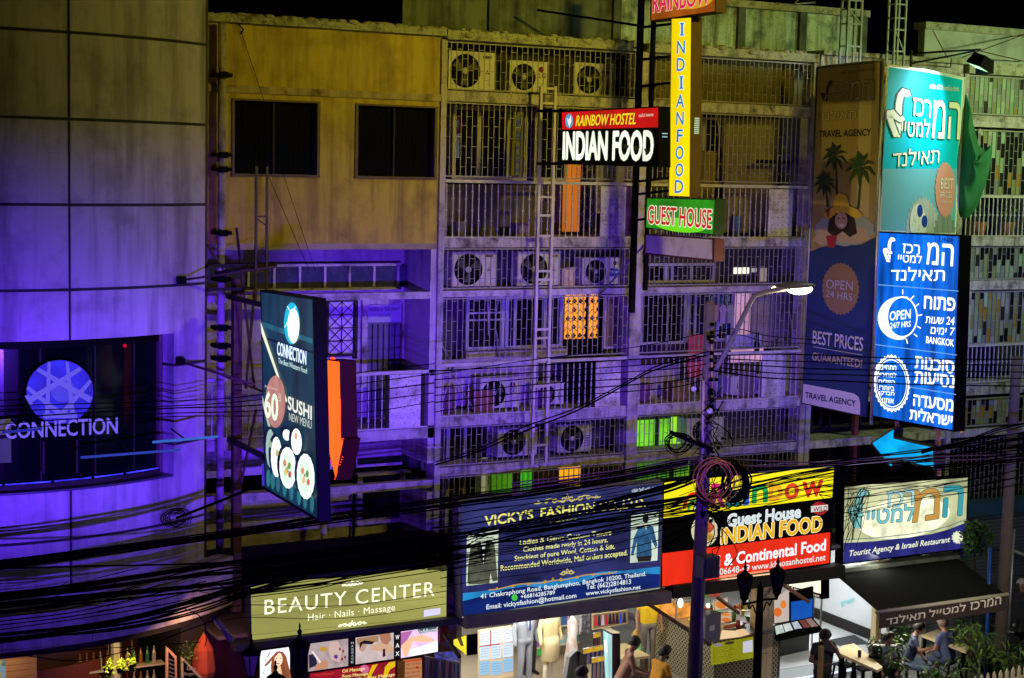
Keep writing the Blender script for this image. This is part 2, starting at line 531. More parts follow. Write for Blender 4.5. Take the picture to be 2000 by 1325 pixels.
# ground floor front of the curved building
shut = M('lit_shutter_slat', (.55, .33, .08), .45, .3)
sh = cb.part('roller_shutter_frame', arc_block(-18, -17.6, 0, 2.5, CR-.4, .1, 2), mt['dark_steel'])
for i in range(26):
    cb.part('shutter_slat', arc_block(-17.5, 2.3, .03+i*.095, .03+i*.095+.088, CR-.4, .03, 6), shut, sh)
cb.part('shop_back_wall', arc_block(2.6, 40, 0, 2.5, CR-1.5, .05), M('dark_red_wall', (.09, .02, .01), .7))
cb.part('door_post', arc_block(18.6, 20.0, 0, 2.5, CR-.5, .08, 2), mt['wood'])
cb.part('counter_front', arc_block(3, 18, 0, 1.95, CR-.8, .05), M('maroon_counter', (.14, .02, .01), .5))
area_lamp('shutter_downlight', arc(-9, 2.45, CR+.05), arc(-9, 1.2, CR-.4), 8, (1, .62, .15), 1.6, .1)

# the globe sign in the window
gp = Plane('Y', -1.74)
gs = T('globe_sign', 'round blue globe sign with a lettered name below it in the dark window', 'sign', gp.p(117, 860))
gcy = 766
d = MB().prism([gp.p(u, v) for u, v in ell(117, gcy, 66, 63, 40)], (0, .04, 0))
gs.part('globe_box', d, mt['dark_steel'])
poly(gs, gp, ell(117, gcy, 65, 62, 40), E(36, 36, 205, 1.0, .35, (3, 3, 3)), 1, 'globe_face')
poly(gs, gp, ell(123, gcy-3, 24, 23, 24), E(66, 62, 215, 1.0, .15, (4, 4, 4)), 2, 'globe_centre')
def band(a, b, w, lay, mat=None):
    ax, ay = a; bx, by = b; dx, dy = bx-ax, by-ay; q = sqrt(dx*dx+dy*dy); nx, ny = -dy/q*w/2, dx/q*w/2
    poly(gs, gp, [(ax+nx, ay+ny), (bx+nx*1.5, by+ny*1.5), (bx-nx*1.5, by-ny*1.5), (ax-nx, ay-ny)], mat or E(92, 84, 220), lay, 'globe_band')
for i, (a, b, w) in enumerate((((96, 707), (92, 818), 6), ((131, 707), (142, 812), 6), ((74, 722), (178, 782), 8), ((158, 720), (58, 782), 8), ((53, 757), (122, 812), 7), ((177, 744), (118, 812), 7), ((84, 813), (150, 811), 8), ((62, 792), (52, 772), 6))):
    band(a, b, w, 3+i)
text(gs, gp, 'CONNECTION', (10, 857), (229, 846), 31, E(112, 96, 228), 4, .02, outline=E(30, 26, 90), obold=.012)
for k, (u0, u1) in enumerate(((105, 150),)):
    gs.part('bracket', MB().beam(gp.p(85, 862), gp.p(85, 925), .03).beam(gp.p(150, 858), gp.p(150, 925), .03), mt['dark_steel'])

# blue lit tubes on brackets
for i, (a, b, y, lab) in enumerate((((298, 864), (426, 853), -2.6, 'slim light blue tube lamp sticking out over the joint of the two buildings'),
                       ((158, 894), (352, 879), -2.4, 'long light blue tube lamp under the window with the globe sign'),
                       ((4, 845), (82, 838), -2.5, 'short blue tube lamp across the first letters of the globe sign'))):
    t = T('tube_lamp', lab, 'tube lamp', PY(*a, y), 'blue tube lamps on the left building')
    t.part('tube', MB().tube([PY(*a, y), PY(*b, y)], .019, 8), (E(50, 100, 190), E(36, 60, 160), E(32, 38, 150))[i])
    pm = [PY((a[0]+b[0])/2, (a[1]+b[1])/2, y)]
    t.part('stalk', MB().tube([pm[0]+Vector((0,.03,0)), pm[0]+Vector((.0, 0.75, .05))], .012, 5), mt['dark_steel'])
for i, (u, v, uu, vv) in enumerate(((353, 548, 540, 521), (351, 706, 498, 752))):
    t = T('wall_pipe', ('thin pipe arm reaching right from the upper joint of the curved front', 'rusty pipe arm slanting down from the middle joint of the curved front')[i], 'pipe arm', PY(u, v, -1.25))
    A, B = PY(u, v, -1.32), PY(uu, vv, -2.2)
    t.part('arm', MB().tube([A, B], .02, 6), mt['rust'])
    t.part('junction_box', MB().box(A.x-.06, A.x+.06, A.y-.1, A.y+.12, A.z-.05, A.z+.06), mt['black'])

# hanging plants, menu boards and pennant at the left shop
def leaf_mesh(name, l, w, mat):
    return MB().add([(0,0,0), (w*.5, l*.35, .03*l), (0, l, -.25*l), (-w*.5, l*.35, .03*l)], [(0,1,2), (0,2,3)]).mesh(name, mat)
def foliage(n, c, r, leaf, sq=1.0):
    mb = MB()
    for _ in range(n):
        a, b, q = random.uniform(0, 2*pi), random.uniform(-1, 1), random.random()**.5
        p = Vector(c) + Vector((r[0]*q*sqrt(1-b*b)*cos(a), r[1]*q*sqrt(1-b*b)*sin(a), r[2]*q*b))
        d = Vector((random.uniform(-1,1), random.uniform(-1,1), random.uniform(-.8,.5))).normalized()*leaf*random.uniform(.6, 1.2)
        s = d.cross(Vector((random.uniform(-1,1), random.uniform(-1,1), random.uniform(-1,1)))).normalized()*leaf*.22*sq
        mb.add([p, p+d*.5+s, p+d, p+d*.5-s], [(0,1,2,3)])
    return mb
yl = M('yellow_green_trailing_leaf', (.42, .48, .03), .5)
for i, (u, v) in enumerate(((212, 1304), (236, 1300), (258, 1294))):
    q = PY(u, v, -1.75)
    t = T('hanging_plant', ('leftmost', 'middle', 'rightmost')[i] + ' of three lamp-lit hanging plants beneath the stained fascia', 'hanging plant', q-Vector((0,0,.15)), 'plants hanging over the left bar')
    t.part('foliage', foliage(110, q, (.07, .06, .15), .06), yl, kind='stuff')
    t.part('pot', MB().lathe([(.045, -.05), (.07, .04), (.075, .05)], q+Vector((0,.02,-.08)), 12), mt['black'])
    t.part('hook', MB().tube([q+Vector((0,0,.1)), q+Vector((0,0,.42))], .004, 4), mt['dark_steel'])
area_lamp('bar_downlight', PY(238, 1262, -1.9), PY(238, 1310, -1.75), 9, (1, .85, .3), .5, .05)
bp_ = Plane('Y', -1.55)
chalk = E(200, 150, 130, .5)
for i, (q, lab, rows) in enumerate((([(325, 1263), (345, 1282), (347, 1400), (324, 1400)], 'narrow chalk menu board in a pinkish frame by the left shop door', 5), ([(354, 1282), (402, 1330), (402, 1420), (356, 1420)], 'dark chalk board with handwritten specials beside the framed menu board', 0))):
    t = T('menu_board', lab, 'menu board', bp_.p(*q[3]))
    t.part('frame', MB().prism([bp_.p(*x) for x in q], (0, .05, 0)), M('board_frame', (.75, .38, .22), .5) if i == 0 else mt['wood'])
    inset = [(q[0][0]+4, q[0][1]+9), (q[1][0]-4, q[1][1]+5), (q[2][0]-4, q[2][1]-4), (q[3][0]+4, q[3][1]-4)]
    poly(t, bp_, inset, mt['black'], 1, 'slate')
    if i == 0:
        for r in range(6): text(t, bp_, 'Menu', (330, 1290+r*8), (342, 1290+r*8+3), 4, chalk, 3)
    else:
        text(t, bp_, 'Save', (363, 1308), (382, 1310), 8, chalk, 3, shear=.3)
        text(t, bp_, 'Burgers', (358, 1319), (383, 1318), 6, chalk, 3, shear=.3)
area_lamp('menu_lamp', PY(350, 1245, -2.2), PY(350, 1320, -1.6), 5, (1, .5, .3), .4, .05)
t = T('red_parasol', 'folded orange red parasol in the corner under the concrete fascia', 'parasol', PY(400, 1325, -1.3))
t.part('cloth', MB().lathe([(.02, 0), (.16, -.25), (.2, -.6), (.09, -.95)], PY(398, 1238, -1.3), 8), M('orange_red_cloth', (.6, .1, .03), .8))
t.part('pole', MB().tube([PY(398, 1235, -1.3), PY(398, 1420, -1.3)], .015, 6), mt['steel'])
c = PY(368, 1275, -1.5)
single('climbing_plant', 'small leafy climber between the menu boards and the red parasol', 'plant', foliage(120, c, (.16, .12, .25), .06), mt['leaf'])
area_lamp('parasol_glow', PY(385, 1215, -2.0), PY(398, 1275, -1.3), 6, (1, .45, .2), .3, .05)

# rain spout and cable knot
A, B = PY(418, 1207, -2.3), PY(452, 1250, -2.9)
t = T('rain_spout', 'grey metal rain spout sticking out at the end of the curved fascia', 'rain spout', A)
t.part('pipe', MB().tube([A, B], .05, 12), mt['steel'])
t.part('collar', MB().tube([A, A+(B-A)*.1], .065, 12), mt['dark_steel'])
c = PY(345, 1012, -1.55)
mb = MB()
for k in range(5):
    r = .09+.025*k
    mb.tube([c+Vector((r*cos(a)*1.3, random.uniform(-.03,.03), r*sin(a)*.8)) for a in [2*pi*i/20 for i in range(21)]], .008, 4, False)
mb.tube([c, PY(440, 975, -2.2), PY(500, 950, -2.6)], .025, 6)
single('cable_coil', 'small black cable coil knotted on the blue lit curved wall', 'cable coil', mb, mt['cable'])
# ================================================================== ochre building
yb = T('ochre_building', 'ochre rendered building with two black barred windows above a blue lit recessed balcony', 'building', (10.2, 0, 0))
X0, X1 = 8.02, 12.46
yw = mt['yellow_wall']
W1, W2 = (8.70, 10.20, 9.58, 10.78), (10.88, 12.38, 9.58, 10.78)
yb.part('wall', MB().box(X0, X1, 0, .22, 11.02, 12.02), yw)
yb.part('wall', MB().box(X0, W1[0], .0, .22, 9.58, 10.78).box(W1[1], W2[0], 0, .22, 9.58, 10.78).box(W2[1], X1, 0, .22, 9.58, 10.78).box(X0, X1, 0, .22, 10.78, 10.90), yw)
yb.part('wall', MB().box(X0, X1, 0, .22, 8.43, 9.58), yw)
yb.part('string_course', MB().box(X0+.02, X1, -.05, .2, 10.90, 11.02), M('dirty_string_course', (.42, .33, .16), .85, dirt=.95, dcol=(.06, .035, .02), sc=3, streak=.5, bump=.5))
yb.part('roof_lip', MB().box(X0, X1+.1, -.12, .25, 12.02, 12.14), mt['moss'])
mb = MB()
for i in range(150):
    x = random.uniform(X0+.2, X1); r = random.uniform(.02, .07)
    mb.ball((x, -.08+random.uniform(-.04, .2), 12.14+r*.2), r, 6, 4, (1.6, 1, .6))
yb.part('moss_growth', mb, mt['moss'], kind='stuff')
barm = MB().box(-.006, .006, -.006, .006, 0, 1.16).mesh('window_bar', mt['black'])
for (a, b, c, d) in (W1, W2):
    f = yb.part('window_frame', MB().box(a-.02, a+.03, -.03, .1, c-.02, d+.02).box(b-.03, b+.02, -.03, .1, c-.02, d+.02).box(a-.02, b+.02, -.035, .1, d, d+.03).box(a-.02, b+.02, -.05, .1, c-.035, c+.005), M('rusty_window_frame', (.12, .08, .04), .7, dirt=.6, sc=5))
    for i in range(14):
        yb.inst('window_bar', barm, (a+.1+i*(b-a-.2)/13, .02, c+.01), f)
    yb.part('window_pane', MB().box(a, b, .16, .17, c, d), mt['glass'], f)
    yb.part('centre_mullion', MB().box((a+b)/2-.02, (a+b)/2+.02, .10, .15, c, d), mt['dark_steel'], f)
# stay wires and hook on the yellow wall
for k, (p, q) in enumerate((((470, 60), (515, 195)), ((520, 335), (604, 528)), ((553, 340), (616, 530)))):
    single('stay_wire', ('thin wire hanging from the hook near the top of the ochre wall', 'long slanting stay wire beside the thin mast on the ochre wall', 'second slanting stay wire, right of the first one on the ochre wall')[k], 'wire', MB().tube([PY(*p, -.05), PY(*q, -.05 if k == 0 else -.3)], .005, 4), mt['cable'])
h = PY(472, 55, -.06)
single('wall_hook', 'small black hook and insulator near the top left of the ochre wall', 'hook', MB().tube([h+Vector((0.0,0,.12)), h+Vector((-.04,0,.04)), h+Vector((.03,0,-.02)), h+Vector((-.01,0,-.1))], .014, 5), mt['black'])
# recessed balcony level 2 (z 5.3 - 8.43)
cw = mt['cream_wall']
B = 1.15
yb.part('soffit', MB().box(X0, X1, .0, B, 8.33, 8.43), M('soffit_board', (.35, .28, .18), .8, dirt=.5, sc=2))
yb.part('back_wall', MB().box(X0, X1-.1, B, B+.15, 4.3, 8.33), cw)
yb.part('side_wall', MB().box(X1-.13, X1, .0, B, 4.52, 8.33), cw)
yb.part('side_wall', MB().box(X1-.13, X1, .0, B, .6, 4.0), cw)
yb.part('back_wall', MB().box(X0, X1-.1, B, B+.15, .6, 4.0), cw)
yb.part('beam', MB().box(X0, X1-.13, .0, .18, 7.46, 7.58), mt['column'])
yb.part('slab', MB().box(X0, X1, .0, B+.2, 4.98, 5.16), mt['column'])
yb.part('beam', MB().box(X0, X1, .0, .16, 4.08, 4.22), mt['column'])
# transom lights with patterned panes
tz0, tz1 = 7.60, 7.98
tr = yb.part('transom_frame', MB().box(8.1, 12.2, .95, 1.05, tz1, tz1+.05).box(8.1, 12.2, .95, 1.05, tz0-.05, tz0), mt['column'])
for i in range(9):
    x = 8.35 + i*.47
    yb.part('transom_stud', MB().box(x, x+.04, .93, 1.04, tz0, tz1), mt['column'], tr)
    yb.part('transom_pane', MB().box(x+.045, x+.465, .98, .99, tz0, tz1), M('ribbed_pane', (.04, .04, .08), .2, dirt=.5, dcol=(.1, .1, .2), sc=6), tr)
# lattice window and door on the back wall
def ypt(u, v, y=B-.01): return PY(u, v, y)
a, b = ypt(641, 590), ypt(690, 690)
lat = yb.part('lattice_window', MB().box(a.x-.05, a.x, B-.06, B-.005, b.z-.05, a.z+.05).box(b.x, b.x+.05, B-.06, B-.005, b.z-.05, a.z+.05).box(a.x, b.x, B-.06, B-.005, a.z, a.z+.05).box(a.x, b.x, B-.06, B-.005, b.z-.05, b.z), mt['dark_steel'])
mb = MB(); nx, nz = 2, 4
dx, dz = (b.x-a.x)/nx, (a.z-b.z)/nz
for i in range(nx):
    for j in range(nz):
        x, z = a.x+i*dx, b.z+j*dz
        mb.beam((x, B-.05, z), (x+dx, B-.05, z+dz), .012).beam((x+dx, B-.05, z), (x, B-.05, z+dz), .012)
for i in range(1, nx): mb.beam((a.x+i*dx, B-.055, b.z), (a.x+i*dx, B-.055, a.z), .014)
for j in range(1, nz): mb.beam((a.x, B-.055, b.z+j*dz), (b.x, B-.055, b.z+j*dz), .014)
yb.part('lattice', mb, mt['dark_steel'], lat)
yb.part('curtain', MB().box(a.x, b.x, B-.02, B-.006, b.z, a.z), M('pale_curtain', (.6, .55, .6), .8), lat)
wd = yb.part('dark_window', MB().box(ypt(691, 0).x+.06, ypt(706, 0).x, B-.04, B-.004, ypt(0+700, 700).z, a.z+.02), mt['black'])
a, b = ypt(706, 585), ypt(792, 735)
dr = yb.part('door_frame', MB().box(a.x, a.x+.10, B-.07, B-.003, 5.2, a.z).box(b.x-.1, b.x, B-.07, B-.003, 5.2, a.z).box(a.x+.1, b.x-.1, B-.07, B-.003, a.z-.08, a.z), mt['column'])
yb.part('door_leaf', MB().box(a.x+.12, b.x-.12, B-.03, B-.004, 5.2, a.z-.42), M('grey_glazed_door', (.12, .12, .16), .3), dr)
pl_ = Plane('Y', B-.035)
pn = yb.part('door_notice', MB().box(a.x+.12, b.x-.12, B-.035, B-.004, a.z-.42, a.z-.1), M('frosted_notice_pane', (.33, .32, .38), .5), dr)
for s, p, q, h in (('FRANK & THE MARY', (721, 609), (781, 607), 7), ('CO., LTD.', (739, 620), (765, 619), 6)):
    text(yb, pl_, s, p, q, h, D(60, 60, 80), 2, .01, parent=dr)
for i in range(6):
    yb.part('door_grille_bar', MB().box(a.x+.2+i*.11, a.x+.215+i*.11, B-.06, B-.045, 5.3, a.z-.45), mt['dark_steel'], dr)
# balcony rail of the ochre building
def baluster(name, hh, k):
    mb = MB().box(-.008, .008, -.008, .008, 0, hh)
    for f in ((.3, .72) if k else (.14, .5, .86)):
        z = hh*f
        mb.add([(-.028,0,z),(0,-.02,z),(.028,0,z),(0,.02,z),(0,0,z+.034),(0,0,z-.034)], [(0,1,4),(1,2,4),(2,3,4),(3,0,4),(1,0,5),(2,1,5),(3,2,5),(0,3,5)])
    return mb.mesh(name, mt['rail'])
ybal = [baluster('baluster', .98, 0), baluster('baluster', .98, 1)]
rl = yb.part('balcony_rail', MB().box(X0, X1-.02, .0, .06, 6.14, 6.20).box(X0, X1-.02, .0, .05, 5.17, 5.20), mt['rail'])
x = X0+.1; i = 0
while x < 11.5:
    yb.inst('baluster', ybal[i % 2], (x, .03, 5.2), rl); x += .128; i += 1
pm = yb.part('rail_panel', MB().box(11.58, 12.18, .0, .02, 5.2, 6.13), M('peeling_white_panel', (.66, .60, .60), .6, dirt=.9, dcol=(.09, .05, .03), sc=2.5, speck=.95), rl)
yb.part('rail_post', MB().box(11.52, 11.57, 0, .05, 5.2, 6.14), mt['dark_steel'], rl)
yb.part('rail_post', MB().box(12.2, 12.26, 0, .05, 5.2, 6.14), mt['dark_steel'], rl)
# lower storey window
a, b = PY(706, 938, B-.01), PY(778, 1008, B-.01)
lw = yb.part('low_window', MB().box(a.x-.1, a.x, B-.08, B-.002, b.z-.1, a.z+.1).box(b.x, b.x+.1, B-.08, B-.002, b.z-.1, a.z+.1).box(a.x, b.x, B-.08, B-.002, b.z-.1, b.z).box(a.x-.15, b.x+.15, B-.2, B-.002, a.z+.1, a.z+.14), mt['column'])
yb.part('window_pane', MB().box(a.x, b.x, B-.03, B-.003, b.z, a.z+.1), mt['glass'], lw)
a, b = PY(698, 895, B-.01), PY(790, 905, B-.01)
yb.part('transom_window', MB().box(a.x, b.x, B-.05, B-.003, a.z-.12, a.z), mt['glass'])
a = PY(695, 880, B-.01)
yb.part('downpipe', MB().tube([(a.x-.06, B-.1, 5), (a.x-.06, B-.1, 2.4)], .03, 8), mt['cable'])
yb.part('drainpipe', MB().tube([PY(632, 1000, .6), PY(634, 1120, .6)], .055, 10), mt['column'])
a, b = PY(688, 1058, B-.01), PY(712, 1088, B-.01)
yb.part('wall_vent', MB().box(a.x, b.x, B-.06, B-.003, b.z, a.z), mt['rail'])
yb.part('ledge', MB().box(X0, X1, -.6, .1, 3.1, 3.3), mt['black'])

# ================================================================== the two grilled shophouses
bar_cache = {}
def bar_mesh(h):
    k = round(h, 2)
    if k not in bar_cache: bar_cache[k] = MB().box(-.0065, .0065, -.006, .006, 0, h).mesh('bar', mt['bar'])
    return bar_cache[k]
def grille(t, x0, x1, z0, z1, y=.03, sp=.106, rung=.36, skip=None, name='security_grille', dz=0):
    f = t.part(name, MB().box(x0, x1, y-.012, y+.012, z0, z0+.022).box(x0, x1, y-.012, y+.012, z1-.022, z1).box(x0, x0+.022, y-.012, y+.012, z0, z1).box(x1-.022, x1, y-.012, y+.012, z0, z1), mt['bar'])
    n = max(2, int((x1-x0)/sp)); dx = (x1-x0)/n
    me = bar_mesh(z1-z0-.05)
    rg = MB()
    for i in range(1, n):
        t.inst('bar', me, (x0+i*dx, y, z0+.025), f)
    for i in range(n):
        z = z0 + rung*(.5 if i % 2 else .95)
        while z < z1-.05:
            rg.box(x0+i*dx+.008, x0+(i+1)*dx-.008, y-.005, y+.005, z-.005, z+.005); z += rung
    t.part('cross_rungs', rg, mt['bar'], f, kind='stuff')
    return f
bal5 = [baluster('baluster', .86, 0), baluster('baluster', .86, 1)]
bal8 = [baluster('baluster', .93, 0), baluster('baluster', .93, 1)]
def balcony(t, x0, x1, z0, z1, meshes, px0, px1, skip=()):
    rl = t.part('balcony_rail', MB().box(x0, x1, -.01, .05, z1, z1+.055).box(x0, x1, .0, .04, z0, z0+.02), mt['rail'])
    x, i = x0+.06, 0
    while x < x1-.04:
        if not (px0-.02 < x < px1+.02):
            t.inst('baluster', meshes[i % 2], (x, .02, z0+.02), rl)
        x += .128; i += 1
    t.part('rail_panel', MB().box(px0, px1, -.005, .02, z0+.03, z1-.02), mt['white_panel'], rl)
    dm = MB()
    for a in range(4):
        for b in range(6):
            dm.box(px0+.1+a*(px1-px0-.2)/3-.008, px0+.1+a*(px1-px0-.2)/3+.008, -.012, -.004, z0+.1+b*.15-.008, z0+.1+b*.15+.008)
    t.part('rivets', dm, mt['dark_steel'], rl, kind='stuff')
    return rl
def shophouse(name, label, x0, x1, bx):
    t = T(name, label, 'building', (x0+2, 0, 0))
    for a, b in ((5.34, 7.48), (8.53, 10.92)):
        pass
    for z0, z1 in ((5.16, 5.34), (8.36, 8.53)):
        t.part('slab', MB().box(x0-.06, x1+.02, -.03, 1.9, z0, z1), mt['slab'])
    t.part('shelf_beam', MB().box(x0, x1, .0, .75, 10.92, 11.10), mt['slab'])
    t.part('shelf_beam', MB().box(x0, x1, .0, .75, 7.48, 7.59), mt['column'])
    t.part('shelf_beam', MB().box(x0, x1, .0, .75, 4.26, 4.42), mt['slab'])
    t.part('roof_edge', MB().box(x0-.05, x1+.05, -.14, 1.6, 11.97, 12.13), mt['moss'])
    mb = MB()
    for i in range(170):
        x = random.uniform(x0, x1); r = random.uniform(.02, .075)
        mb.ball((x, -.12+random.uniform(-.03, .25), 12.12+random.uniform(-.1, .03)), r, 6, 4, (1.5, 1, .7))
    t.part('moss_growth', mb, mt['moss'], kind='stuff')
    t.part('column', MB().box(x1, x1+.13, -.05, .3, 2.2, 11.97), mt['column'])
    t.part('column', MB().box(x0-.11, x0-.0, -.05, .3, 2.2, 11.97), mt['column'])
    t.part('back_wall', MB().box(x0, x1, 1.25, 1.4, 2.2, 11.97), bx)
    for a, b in ((7.59, 8.36), (11.10, 11.97), (4.42, 5.16)):
        t.part('shelf_back', MB().box(x0, x1, .76, .82, a, b), bx)
    return t
olive = M('dim_olive_plaster', (.12, .10, .05), .9, dirt=.7, sc=2)
sa = T  # keep name free
h1 = shophouse('left_shophouse', 'grilled shophouse with two balconies left of the hostel signs, between ochre building and second shophouse', 12.56, 16.46, M('lilac_plaster', (.06, .045, .06), .9, dirt=.6, dcol=(.05, .04, .05), sc=1.6, streak=.3))
h2 = shophouse('right_shophouse', 'grilled shophouse behind the street lamp, between the hostel signs and the travel banner', 16.70, 20.56, M('olive_grey_plaster', (.055, .045, .03), .9, dirt=.6, dcol=(.05, .04, .03), sc=1.4, streak=.3))
h1.o.name = 'shophouse'; h2.o.name = 'shophouse.001'
# top cages, window zones, balconies
for t, x0, x1 in ((h1, 12.56, 16.46), (h2, 16.70, 20.56)):
    grille(t, x0, x1, 11.12, 11.95)
    grille(t, x0, x1, 9.60, 10.90)
    grille(t, x0, x1, 7.62, 8.34)
    grille(t, x0, x1, 6.34, 7.46)
    grille(t, x0, x1, 4.44, 5.14)
    grille(t, x0, x1, 3.3, 4.24)
    px0, px1 = (15.78, 16.32) if t is h1 else (19.62, 20.2)
    balcony(t, x0, x1, 5.34, 6.24, bal5, px0, px1)
    balcony(t, x0, x1, 8.53, 9.50, bal8, px0, px1)

# window frames and glass behind the grilles
def window(t, x0, x1, z0, z1, y, mulls=(), glass=None, fm=None, bars=0, w=.05):
    fm = fm or mt['alu']
    dx = PY(1100, 600, y).x - PY(1100, 600, 0).x if t in (h1, h2) else 0
    x0 += dx; x1 += dx; mulls = [m+dx for m in mulls]
    f = t.part('window_frame', MB().box(x0, x0+w, y-.05, y, z0, z1).box(x1-w, x1, y-.05, y, z0, z1).box(x0+w, x1-w, y-.05, y, z1-w, z1).box(x0+w, x1-w, y-.05, y, z0, z0+w), fm)
    for m in mulls: t.part('mullion', MB().box(m-.03, m+.03, y-.048, y-.002, z0+w, z1-w), fm, f)
    for k in range(bars): 
        z = z0+(z1-z0)*(k+1)/(bars+1); t.part('transom', MB().box(x0+w, x1-w, y-.045, y-.004, z-.015, z+.015), fm, f)
    t.part('window_pane', MB().box(x0+w, x1-w, y-.022, y-.014, z0+w, z1-w), glass or mt['glass'], f)
    return f
yz = .95
creamf = M('cream_window_frame', (.40, .34, .16), .5)
# level with the hostel sign
f = window(h1, 12.60, 14.15, 9.55, 10.88, yz, (13.15, 13.75), fm=creamf, w=.07)
window(h1, 14.30, 15.0, 9.55, 10.88, yz, (), fm=creamf)
window(h1, 15.65, 16.44, 8.95, 10.88, yz, (), M('dim_curtain', (.22, .2, .16), .8), fm=creamf)
SH = PY(1100, 600, yz).x - PY(1100, 600, 0).x
h1.part('doorway_light', MB().box(14.96+SH, 15.33+SH, yz-.02, yz, 8.6, 10.86), E(196, 104, 22, .8, .3))
h1.part('folding_gate', MB().box(15.34+SH, 15.62+SH, yz-.02, yz, 8.6, 10.86), M('dark_maroon_gate', (.05, .02, .012), .6))
mb = MB()
for i in range(9):
    z = 8.7+i*.24
    mb.beam((15.34+SH, yz-.04, z), (15.62+SH, yz-.04, z+.24), .012).beam((15.62+SH, yz-.04, z), (15.34+SH, yz-.04, z+.24), .012)
h1.part('gate_lattice', mb, mt['bar'])
h1.part('low_wall', MB().box(12.6, 14.95, yz-.1, yz-.06, 8.53, 9.45), olive)
# blue balcony
bluef = M('pale_window_frame', (.40, .38, .46), .5, dirt=.5, dcol=(.1, .08, .1), sc=4)
window(h1, 12.95, 13.75, 6.4, 7.40, yz, (), fm=bluef, bars=0, w=.06)
h1.part('louvre_bar', MB().box(12.95+SH, 13.75+SH, yz-.07, yz-.04, 7.08, 7.11).box(12.95+SH, 13.75+SH, yz-.07, yz-.04, 6.95, 6.98), bluef)
window(h1, 13.78, 15.0, 6.4, 7.40, yz, (13.98, 14.62), fm=bluef, w=.06)
h1.part('sill', MB().box(12.9+SH, 15.05+SH, yz-.16, yz, 6.26, 6.38), mt['column'])
lit = h1.part('lit_door', MB().box(15.06+SH, 15.82+SH, yz-.015, yz, 5.38, 7.46), mt['black'])
h1.part('door_curtain', MB().box(15.06+SH, 15.52+SH, yz-.03, yz-.016, 6.55, 7.44).box(15.60+SH, 15.80+SH, yz-.03, yz-.016, 6.55, 7.44), E(250, 158, 40, 1.05, .25, (5, 5, 1)), lit)
mb, dm = MB(), MB()
q = Plane('Y', yz-.05)
for r in range(6):
    for c in range(6):
        x, z = 15.11+SH+c*.135, 6.62+r*.165
        mb.beam((x-.07, yz-.05, z-.08), (x, yz-.05, z), .008).beam((x+.07, yz-.05, z-.08), (x, yz-.05, z), .008)
        if c < 6 and (r+c) % 2 == 0 or c % 2 == 1 and r % 2 == 0:
            for a, b in ((.028, 0), (-.028, 0), (0, .028), (0, -.028)): dm.box(x+a-.018, x+a+.018, yz-.07, yz-.055, z+b-.018, z+b+.018)
h1.part('door_lattice', mb, mt['black'], lit)
h1.part('lattice_flowers', dm, mt['black'], lit)
window(h1, 15.92, 16.42, 6.40, 7.42, .5, (), M('brown_door_board', (.13, .07, .06), .6), fm=mt['rail'], w=.035)
window(h1, 16.44, 16.46, 6.4, 7.42, .5, ())
h1.part('low_wall', MB().box(12.6, 15.0, yz-.1, yz-.06, 5.34, 6.25), mt['cream_wall'])
h1.part('conduit', MB().tube([(13.83, .7, 7.45), (13.86, .68, 6.7)], .02, 6), mt['rail'])
for pts in (((843, 640), (880, 705)), ((876, 720), (925, 800)), ((885, 715), (856, 812))):
    h1.part('leaning_pole', MB().tube([PY(*pts[0], .3), PY(*pts[1], .25)], .018, 6), mt['steel'])
# level under the slab
def litpane(t, a, b, y, mat, name='lit_window'):
    p, q = PY(*a, y), PY(*b, y)
    return t.part(name, MB().box(p.x, q.x, y, y+.02, q.z, p.z), mat)
green = E(118, 214, 40, .95, .35, (2, 2, 2))
litpane(h1, (955, 848), (974, 888), .72, E(150, 190, 96, .7, .3), 'lit_curtain')
window(h1, 12.62, 13.75, 3.0, 5.1, .7, (13.0, 13.5), fm=bluef)
litpane(h1, (960, 926), (1000, 962), .6, E(70, 140, 22, .8, .3))
litpane(h1, (1018, 918), (1038, 960), .6, E(60, 170, 30, .9, .3))
litpane(h1, (942, 895), (951, 970), .55, E(165, 170, 120, .6, .2), 'lit_strip')
litpane(h1, (1092, 909), (1133, 950), .6, E(246, 170, 30, 1.0, .2), 'lit_doorway')
litpane(h2, (1244, 822), (1306, 876), .7, green)
litpane(h2, (1312, 815), (1347, 868), .7, E(150, 228, 40, .95, .2))
litpane(h2, (1245, 900), (1306, 945), .6, E(74, 138, 40, .8, .4))
litpane(h2, (1318, 898), (1345, 935), .6, E(84, 150, 36, .8, .3))
h2.part('window_frame', MB().box(*[PY(1307, 0, .68).x, PY(1311, 0, .68).x], .6, .69, 3.4, 5.1), mt['dark_steel'])
# right shophouse, balcony level
window(h2, 16.72, 17.78, 6.45, 7.45, .45, (), fm=bluef, w=.05)
window(h2, 17.85, 19.0, 6.40, 7.45, yz, (18.05, 18.6), fm=bluef, w=.06)
pk = litpane(h2, (1433, 574), (1490, 706), yz-.03, E(204, 150, 190, .95, .25, (3, 3, .6)), 'lit_curtain')
h2.part('curtain_rail', MB().box(PY(1428,0,yz).x, PY(1496,0,yz).x, yz-.06, yz-.03, 7.42, 7.47), mt['dark_steel'])
h2.part('shutter_leaf', MB().box(PY(1492, 0, .6).x, 20.3, .58, .62, 6.3, 7.44), M('beige_shutter', (.30, .24, .18), .7, dirt=.3, sc=3))
for i in range(5): h2.part('shutter_batten', MB().box(19.55+i*.16, 19.57+i*.16, .565, .58, 6.3, 7.44), M('batten', (.2, .16, .12), .7))
window(h2, 16.75, 18.45, 7.62, 8.0, .7, (17.3, 17.45, 17.9), fm=bluef)
litpane(h2, (1433, 523), (1463, 535), .72, E(250, 245, 220, 1.2, 0), 'lit_lampshade')
litpane(h2, (1468, 524), (1478, 532), .73, E(190, 180, 190, .7, 0), 'lit_lampshade')
